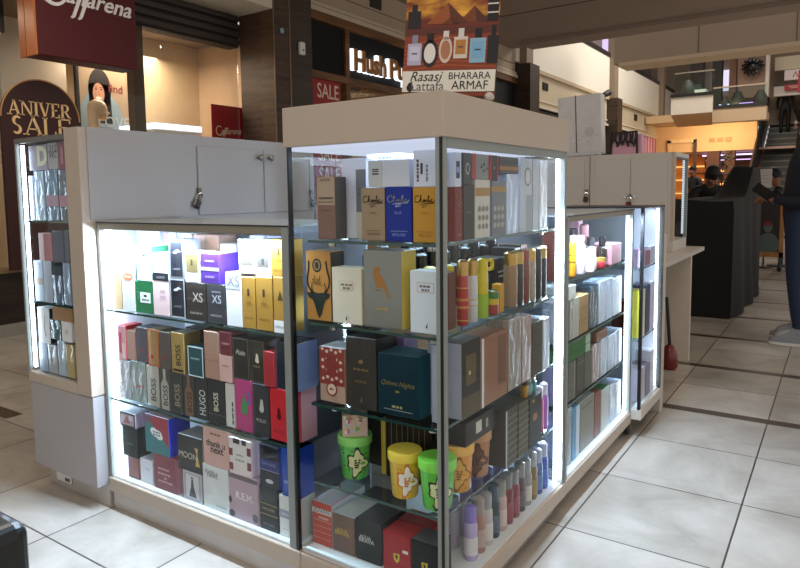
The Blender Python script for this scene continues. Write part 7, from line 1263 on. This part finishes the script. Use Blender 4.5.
# plant
t = thing('potted_plant', 'leafy indoor tree behind the draped stand', 'plant', (-.72, 10.3, 0))
MB().lathe((-.72, 10.3, 0), [(.16, 0), (.21, .34), (.19, .34), (.18, .30)], mat('3a3430', .6), 18).build('pot', t)
MB().tube([(-.72, 10.3, .3), (-.74, 10.3, .8), (-.70, 10.3, 1.3)], .014, mat('4a3626', .7), 8).tube([(-.74, 10.3, .8), (-.82, 10.25, 1.4)], .009, mat('4a3626', .7), 6).tube([(-.73, 10.3, .9), (-.50, 10.32, 1.3)], .008, mat('4a3626', .7), 6).build('trunk', t)
rn = random.Random(11); b = MB()
for k in range(260):
    a = rn.uniform(0, 2*PI); h = rn.uniform(.85, 1.68); r = .23*math.sin(min(1, (h-.75)/.9)*PI*.85+.25)*rn.uniform(.2, 1)
    p = Vector((-.72+r*math.cos(a), 10.3+r*math.sin(a), h)); d = Vector((math.cos(a), math.sin(a), rn.uniform(-.7, .5))).normalized()
    sd = d.cross(V3(0, 0, 1)).normalized()*.019; L = rn.uniform(.05, .09)
    b.add([p, p+d*L*.5+sd, p+d*L, p+d*L*.5-sd], [[0, 1, 2, 3]], mat(rn.choice(('5a6240', '7a7f58', '38402a', '77754f')), .6, var=0))
b.build('foliage', t)
# escalator
t = thing('escalator', 'dark escalator with black handrails rising to the upper floor', 'escalator', (-1.0, 23, 0))
sl = .577
def ez(y): return max(0, (y-20.9)*sl)
b = MB()
k = 0; y = 21.2
while y < 29.2:
    z = ez(y); b.box(-1.5, y, z-.35, -.5, y+.42, z, mat('4a4c4b', .45, .3)); b.box(-1.5, y-.012, z-.05, -.5, y, z, mat('6a6c68', .4, .3)); y += .36
b.build('steps', t)
for x, nm in ((-1.60, 'left'), (-.44, 'right')):
    b = MB(); b.prism([(x, 20.6, 0), (x, 29.4, ez(29.4)-.5), (x, 29.4, ez(29.4)+.35), (x, 21.5, ez(21.5)+.40), (x, 20.6, .9)], (.05, 0, 0), mat('55504c', .3, .5)); b.build('balustrade', t)
    b = MB(); b.tube([(x+.025, 20.5, .75), (x+.025, 20.8, .98), (x+.025, 21.5, ez(21.5)+.95), (x+.025, 29.0, ez(29)+.95), (x+.025, 29.5, ez(29.3)+.80)], .07, mat('121112', .4), 8); b.build('handrail', t)
    b = MB(); b.prism([(x+.02, 21.5, ez(21.5)+.40), (x+.02, 29.4, ez(29.4)+.35), (x+.02, 29.0, ez(29)+.92), (x+.02, 21.5, ez(21.5)+.92)], (.015, 0, 0), mat('38332e', .2, .2)); b.build('side_glass', t)
MB().box(-1.5, 29.2, ez(29.2)-.4, -.4, 31.5, ez(29.2)-.02, mat('8a7f74', .6)).build('landing', t)
# ================================================================ PEOPLE
def person(label, J, R, seg_mat, loc, hair=None, head_dir=None, group=None):
    """J joints, R radii, one continuous skinned body; seg_mat names the clothing of each limb segment"""
    names = list(J); idx = {n: i for i, n in enumerate(names)}
    E = [tuple(e.split('-')) for e in seg_mat]
    me = bpy.data.meshes.new('person')
    me.from_pydata([J[n] for n in names], [(idx[a], idx[b]) for a, b in E], []); me.update()
    o = bpy.data.objects.new('person', me); COL.objects.link(o)
    md = o.modifiers.new('skin', 'SKIN'); md.use_smooth_shade = True; md.branch_smoothing = .4
    if not me.skin_vertices: me.skin_vertices.new()
    sv = me.skin_vertices[0].data
    for n in names:
        r = R[n]; r = (r, r) if isinstance(r, (int, float)) else r
        sv[idx[n]].radius = r; sv[idx[n]].use_root = (n == 'pelvis')
    ss = o.modifiers.new('sub', 'SUBSURF'); ss.levels = 2; ss.render_levels = 2
    dg = bpy.context.evaluated_depsgraph_get(); ev = o.evaluated_get(dg)
    me2 = bpy.data.meshes.new_from_object(ev)
    bpy.data.objects.remove(o); bpy.data.meshes.remove(me)
    mats = []
    SEG = []
    for (a, b), c in zip(E, seg_mat.values()):
        mt = mat(c, .7, var=.08, scale=20)
        if mt not in mats: mats.append(mt)
        SEG.append((Vector(J[a]), Vector(J[b]), mats.index(mt), *[max(R[n]) if not isinstance(R[n], (int, float)) else R[n] for n in (a, b)]))
    me2.materials.clear()
    for mt in mats: me2.materials.append(mt)
    for p in me2.polygons:
        c = p.center; best = 9
        for A, B, m_, ra, rb in SEG:
            d = B-A; t = max(0, min(1, (c-A).dot(d)/max(d.length_squared, 1e-9))); q = (c-A-d*t).length-(ra+(rb-ra)*t)
            if q < best: best = q; p.material_index = m_
        p.use_smooth = True
    po = bpy.data.objects.new('person', me2); COL.objects.link(po)
    for v in me2.vertices: v.co -= Vector(loc)
    po.location = loc; tag(po, label, 'person', group); po['_o'] = list(loc)
    # hair and face
    hc = Vector(J['head']); hd = Vector(head_dir or (0, -1, 0)).normalized(); upv = V3(0, 0, 1); hd = hd; sd = hd.cross(upv).normalized(); hu = sd.cross(hd).normalized()
    M = Matrix((sd, hd, hu)).transposed().to_4x4(); M.translation = hc
    if hair:
        b = MB(); vs = []; fs = []
        N, K = 20, 9
        for j in range(K):
            for i in range(N):
                a = 2*PI*i/N; th = PI*.5*j/(K-1)*1.25
                x, y, z = math.sin(th)*math.cos(a), math.sin(th)*math.sin(a), math.cos(th)
                lim = 1.0 if not (y > .35 and th > 1.05) else .80
                vs.append(M @ Vector((x*.094*lim, y*.108*lim-.010, z*.122*lim+.035)))
        for j in range(K-1):
            for i in range(N): fs.append([j*N+i, (j+1)*N+i, (j+1)*N+(i+1) % N, j*N+(i+1) % N])
        b.add(vs, fs, mat(hair, .6, var=.1), True); b.build('hair', po)
    b = MB(); DK = mat('1c1412', .5, var=0); SKN = mat('b98468', .6, var=0)
    for s in (-1, 1):
        b.ball(M @ Vector((s*.032, .088, .012)), .011, mat('e8e0d8', .4, var=0), 8, 6); b.ball(M @ Vector((s*.032, .095, .012)), .006, DK, 8, 6)
        b.box(s*.032-.018, .088, .030, s*.032+.018, .096, .036, DK, 0, M)
        b.ball(M @ Vector((s*.086, -.005, .0)), .022, SKN, 8, 6, (.45, .8, 1.3))
    b.add([M @ Vector(q) for q in ((-.009, .088, .02), (.009, .088, .02), (.016, .090, -.028), (-.016, .090, -.028), (0, .116, -.024))], [[0, 1, 4], [1, 2, 4], [2, 3, 4], [3, 0, 4]], SKN, True)
    b.box(-.024, .082, -.056, .024, .091, -.049, mat('8a4a44', .6, var=0), 0, M)
    b.build('face', po)
    return po, M
SKIN = 'b98468'
def figure(label, base, yaw, h=1.68, jacket='17181c', trousers='17171b', shoes='1a1a1c', hair='15110f', pose='stand', bow=0., skin='8f6048', arm=None, collar=None, headpitch=0., seat=.46, girth=1., deep=1., hipf=0., stance=.05):
    """yaw: heading angle; local x right, y forward"""
    k = h/1.68
    Rm = Matrix.Rotation(yaw, 3, 'Z'); B = Vector(base)
    def W(x, y, z): return tuple(B + Rm @ Vector((x*k, y*k, z*k)))
    sit = pose == 'sit'
    hz = seat+.10 if sit else .93
    sp = lambda t, zz: (0, math.sin(bow*t)*zz, math.cos(bow*t)*zz)
    def T_(x, zz, t=1, y=0): s = sp(t, zz); return W(x, s[1]+y, hz+s[2])
    J = {'pelvis': W(0, hipf, hz), 'waist': T_(0, .17, .5, hipf), 'chest': T_(0, .38, .9, hipf*.55), 'collar': T_(0, .50, 1), 'neck': T_(0, .57, 1.1, .01), 'head': T_(0, .69, 1.15, .035), 'crown': T_(0, .765, 1.15, .03)}
    R = {'pelvis': (.150*girth, .115*girth*deep), 'waist': (.135*girth, .105*girth*deep), 'chest': (.160*girth, .115*girth*deep), 'collar': (.095, .075), 'neck': (.052, .055), 'head': (.082, .098), 'crown': (.060, .07)}
    S = {'pelvis-waist': jacket, 'waist-chest': jacket, 'chest-collar': jacket, 'collar-neck': collar or skin, 'neck-head': skin, 'head-crown': skin}
    for s, n in ((-1, 'L'), (1, 'R')):
        J['hip'+n] = W(s*.095, hipf, hz-.05)
        if sit:
            J['knee'+n] = W(s*.11, .42, hz-.02); J['ankle'+n] = W(s*.11, .44, .10); J['toe'+n] = W(s*.12, .60, .045)
        else:
            dy = stance*s
            J['knee'+n] = W(s*.10, dy*.6+.02+hipf, .50); J['ankle'+n] = W(s*.10, dy-.02+hipf, .10); J['toe'+n] = W(s*.115, dy+.14+hipf, .042)
        R['hip'+n] = (.105*girth, .105*girth); R['knee'+n] = (.072, .072); R['ankle'+n] = (.058, .058); R['toe'+n] = (.048, .038)
        S['pelvis-hip'+n] = trousers; S['hip%s-knee%s' % (n, n)] = trousers; S['knee%s-ankle%s' % (n, n)] = trousers; S['ankle%s-toe%s' % (n, n)] = shoes
        J['sho'+n] = T_(s*.175, .455, 1); R['sho'+n] = (.078, .078)
        e, wr = (arm or {}).get(n, (None, None))
        J['elb'+n] = W(*e) if e else T_(s*.235, .17, .6, .0)
        J['wri'+n] = W(*wr) if wr else tuple(Vector(J['elb'+n]) + Rm @ Vector((0, .07*k, -.25*k)))
        d = (Vector(J['wri'+n])-Vector(J['elb'+n])).normalized()
        J['palm'+n] = tuple(Vector(J['wri'+n])+d*.075*k)
        R['elb'+n] = (.056, .056); R['wri'+n] = (.036, .036); R['palm'+n] = (.036, .022)
        S['collar-sho'+n] = jacket; S['sho%s-elb%s' % (n, n)] = jacket; S['elb%s-wri%s' % (n, n)] = jacket; S['wri%s-palm%s' % (n, n)] = skin
        sv = d.cross(V3(0, 0, 1)); sv = sv.normalized() if sv.length > .1 else Rm @ V3(1, 0, 0)
        dn = sv.cross(d)
        for f, (off, L) in enumerate(((-.028, .062), (-.010, .074), (.009, .070), (.027, .055))):
            a = Vector(J['palm'+n])+sv*off*k+d*.012; q = a+d*L*.5*k-dn*.012*k; e2 = q+d*L*.35*k-dn*.035*k
            J['f%d%s' % (f, n)] = tuple(a); J['g%d%s' % (f, n)] = tuple(q); J['h%d%s' % (f, n)] = tuple(e2)
            for c, rr in zip('fgh', (.011, .0095, .008)): R['%s%d%s' % (c, f, n)] = rr
            S['palm%s-f%d%s' % (n, f, n)] = skin; S['f%d%s-g%d%s' % (f, n, f, n)] = skin; S['g%d%s-h%d%s' % (f, n, f, n)] = skin
        a = Vector(J['wri'+n])+d*.03*k; q = a-sv*(.045 if s > 0 else -.045)*k+d*.03*k; e2 = q+d*.035*k
        J['t0'+n] = tuple(q); J['t1'+n] = tuple(e2); R['t0'+n] = .012; R['t1'+n] = .009
        S['wri%s-t0%s' % (n, n)] = skin; S['t0%s-t1%s' % (n, n)] = skin
    hd = Rm @ Vector((0, math.cos(bow*1.1+headpitch), -math.sin(bow*1.1+headpitch)))
    return person(label, J, R, S, tuple(base), hair, hd)
# standing man with the phone: faces -x
po, M = figure('person in navy jacket and blue jeans standing at right edge holding a phone', (.60, 4.27, 0), math.radians(93), 1.66, '141a2a', '1c2c48', 'a4a6aa', '17120f', bow=.02, headpitch=.35, girth=1.15, deep=1.22, hipf=.075, stance=0,
       arm={'L': ((-.27, .06, 1.02), (-.15, .24, 1.05)), 'R': ((.27, .05, 1.03), (.06, .25, 1.06))})
for k, (fx, fy) in enumerate(((-.115, .075), (.115, .075))):
    yaw_ = math.radians(93); c_ = Vector((.60, 4.27, 0)) + Matrix.Rotation(yaw_, 3, 'Z') @ Vector((fx, fy+.03, 0))
    Ms = Matrix.Translation(c_) @ Matrix.Rotation(yaw_, 4, 'Z')
    b = MB()
    def loop(z, wx, ly, oy, n=20): return [Ms @ Vector((wx*math.copysign(abs(math.cos(2*PI*i/n))**.8, math.cos(2*PI*i/n))*(1+.12*math.sin(2*PI*i/n)), oy+ly*math.sin(2*PI*i/n), z)) for i in range(n)]
    def skinloops(ls, mt):
        n = len(ls[0]); vs = [v for l in ls for v in l]
        b.add(vs, [[a*n+i, a*n+(i+1) % n, (a+1)*n+(i+1) % n, (a+1)*n+i] for a in range(len(ls)-1) for i in range(n)]+[list(range(n))[::-1], [(len(ls)-1)*n+i for i in range(n)]], mt, True)
    skinloops([loop(.001, .046, .145, 0), loop(.006, .05, .15, 0), loop(.024, .049, .149, 0)], mat('d8d6d0', .6))
    skinloops([loop(.0245, .049, .147, 0), loop(.05, .049, .142, -.004), loop(.07, .047, .118, -.025), loop(.10, .05, .085, -.055), loop(.125, .05, .07, -.065)], mat('8d9094', .7, var=.15, scale=60))
    b.build('sneaker', po)
t = thing('smartphone', 'dark smartphone held by the person at the right edge', 'phone', (.285, 4.2, 1.1))
PM = Matrix.Translation((.300, 4.10, 1.090)) @ Matrix.Rotation(math.radians(38), 4, 'Y') @ Matrix.Rotation(math.radians(-72), 4, 'X')
MB().box(-.075, -.037, -.005, .075, .037, .005, mat('0d0d10', .25, var=0), .003, PM).build('body', t)
MB().box(-.070, -.033, .0052, .070, .033, .0056, mat('1a1d24', .1, var=0), 0, PM).build('screen', t)
figure('person with dark hair in a black hoodie bent behind the draped stand', (-.74, 8.45, 0), math.radians(200), 1.66, '121214', '17171b', pose='sit', bow=.45, seat=.60, headpitch=.35,
       arm={'L': ((-.24, .30, .95), (-.12, .5, .86)), 'R': ((.24, .30, .95), (.12, .5, .86))})
tag(MB().lathe((-.74, 8.45, 0), [(.17, 0), (.17, .02), (.03, .03), (.03, .49), (.17, .50), (.17, .53)], mat('2a2a2c', .5), 18).build('stool', origin=(-.74, 8.45, 0)), 'dark round stool under the person in the black hoodie', 'stool')
figure('person in dark jacket with white collar far behind the wall cabinet', (-2.50, 18, 0), math.radians(160), 1.66, '1c1a1c', '1a1a1c', collar='d8d0c8')
po, M = figure('person in a dark cap seated behind the picture board looking left', (.07, 9.75, 0), math.radians(85), 1.66, '151418', '17171b', pose='sit', bow=.12, seat=.50, hair='0d0c0e', headpitch=.1)
b = MB(); b.add([M @ Vector((.09*math.cos(a), .06+.13*math.sin(a), .055-.02*math.sin(a))) for a in [PI*i/10 for i in range(11)]]+[M @ Vector((.09*math.cos(a), .06+.13*math.sin(a), .045-.02*math.sin(a))) for a in [PI*i/10 for i in range(11)]], [list(range(11)), list(range(21, 10, -1))]+[[i, i+11, i+12, i+1] for i in range(10)], mat('0d0c0e', .6, var=0)); b.build('cap_brim', po)
tag(MB().lathe((.07, 9.75, 0), [(.17, 0), (.17, .02), (.03, .03), (.03, .40), (.17, .41), (.17, .435)], mat('2a2a2c', .5), 18).build('stool', origin=(.07, 9.75, 0)), 'dark round stool under the person in the cap', 'stool')
figure('person in dark clothes standing on the escalator seen from behind', (-.98, 26.2, ez(26.2)-.02), 0, 1.68, '121316', '101114', '101012')
figure('person in black at the right edge lower on the escalator', (-.62, 24.6, ez(24.6)-.02), 0, 1.70, '131315', '121214', '101012') if False else None
# clean helper properties
for o in list(bpy.data.objects):
    if '_o' in o.keys(): del o['_o']
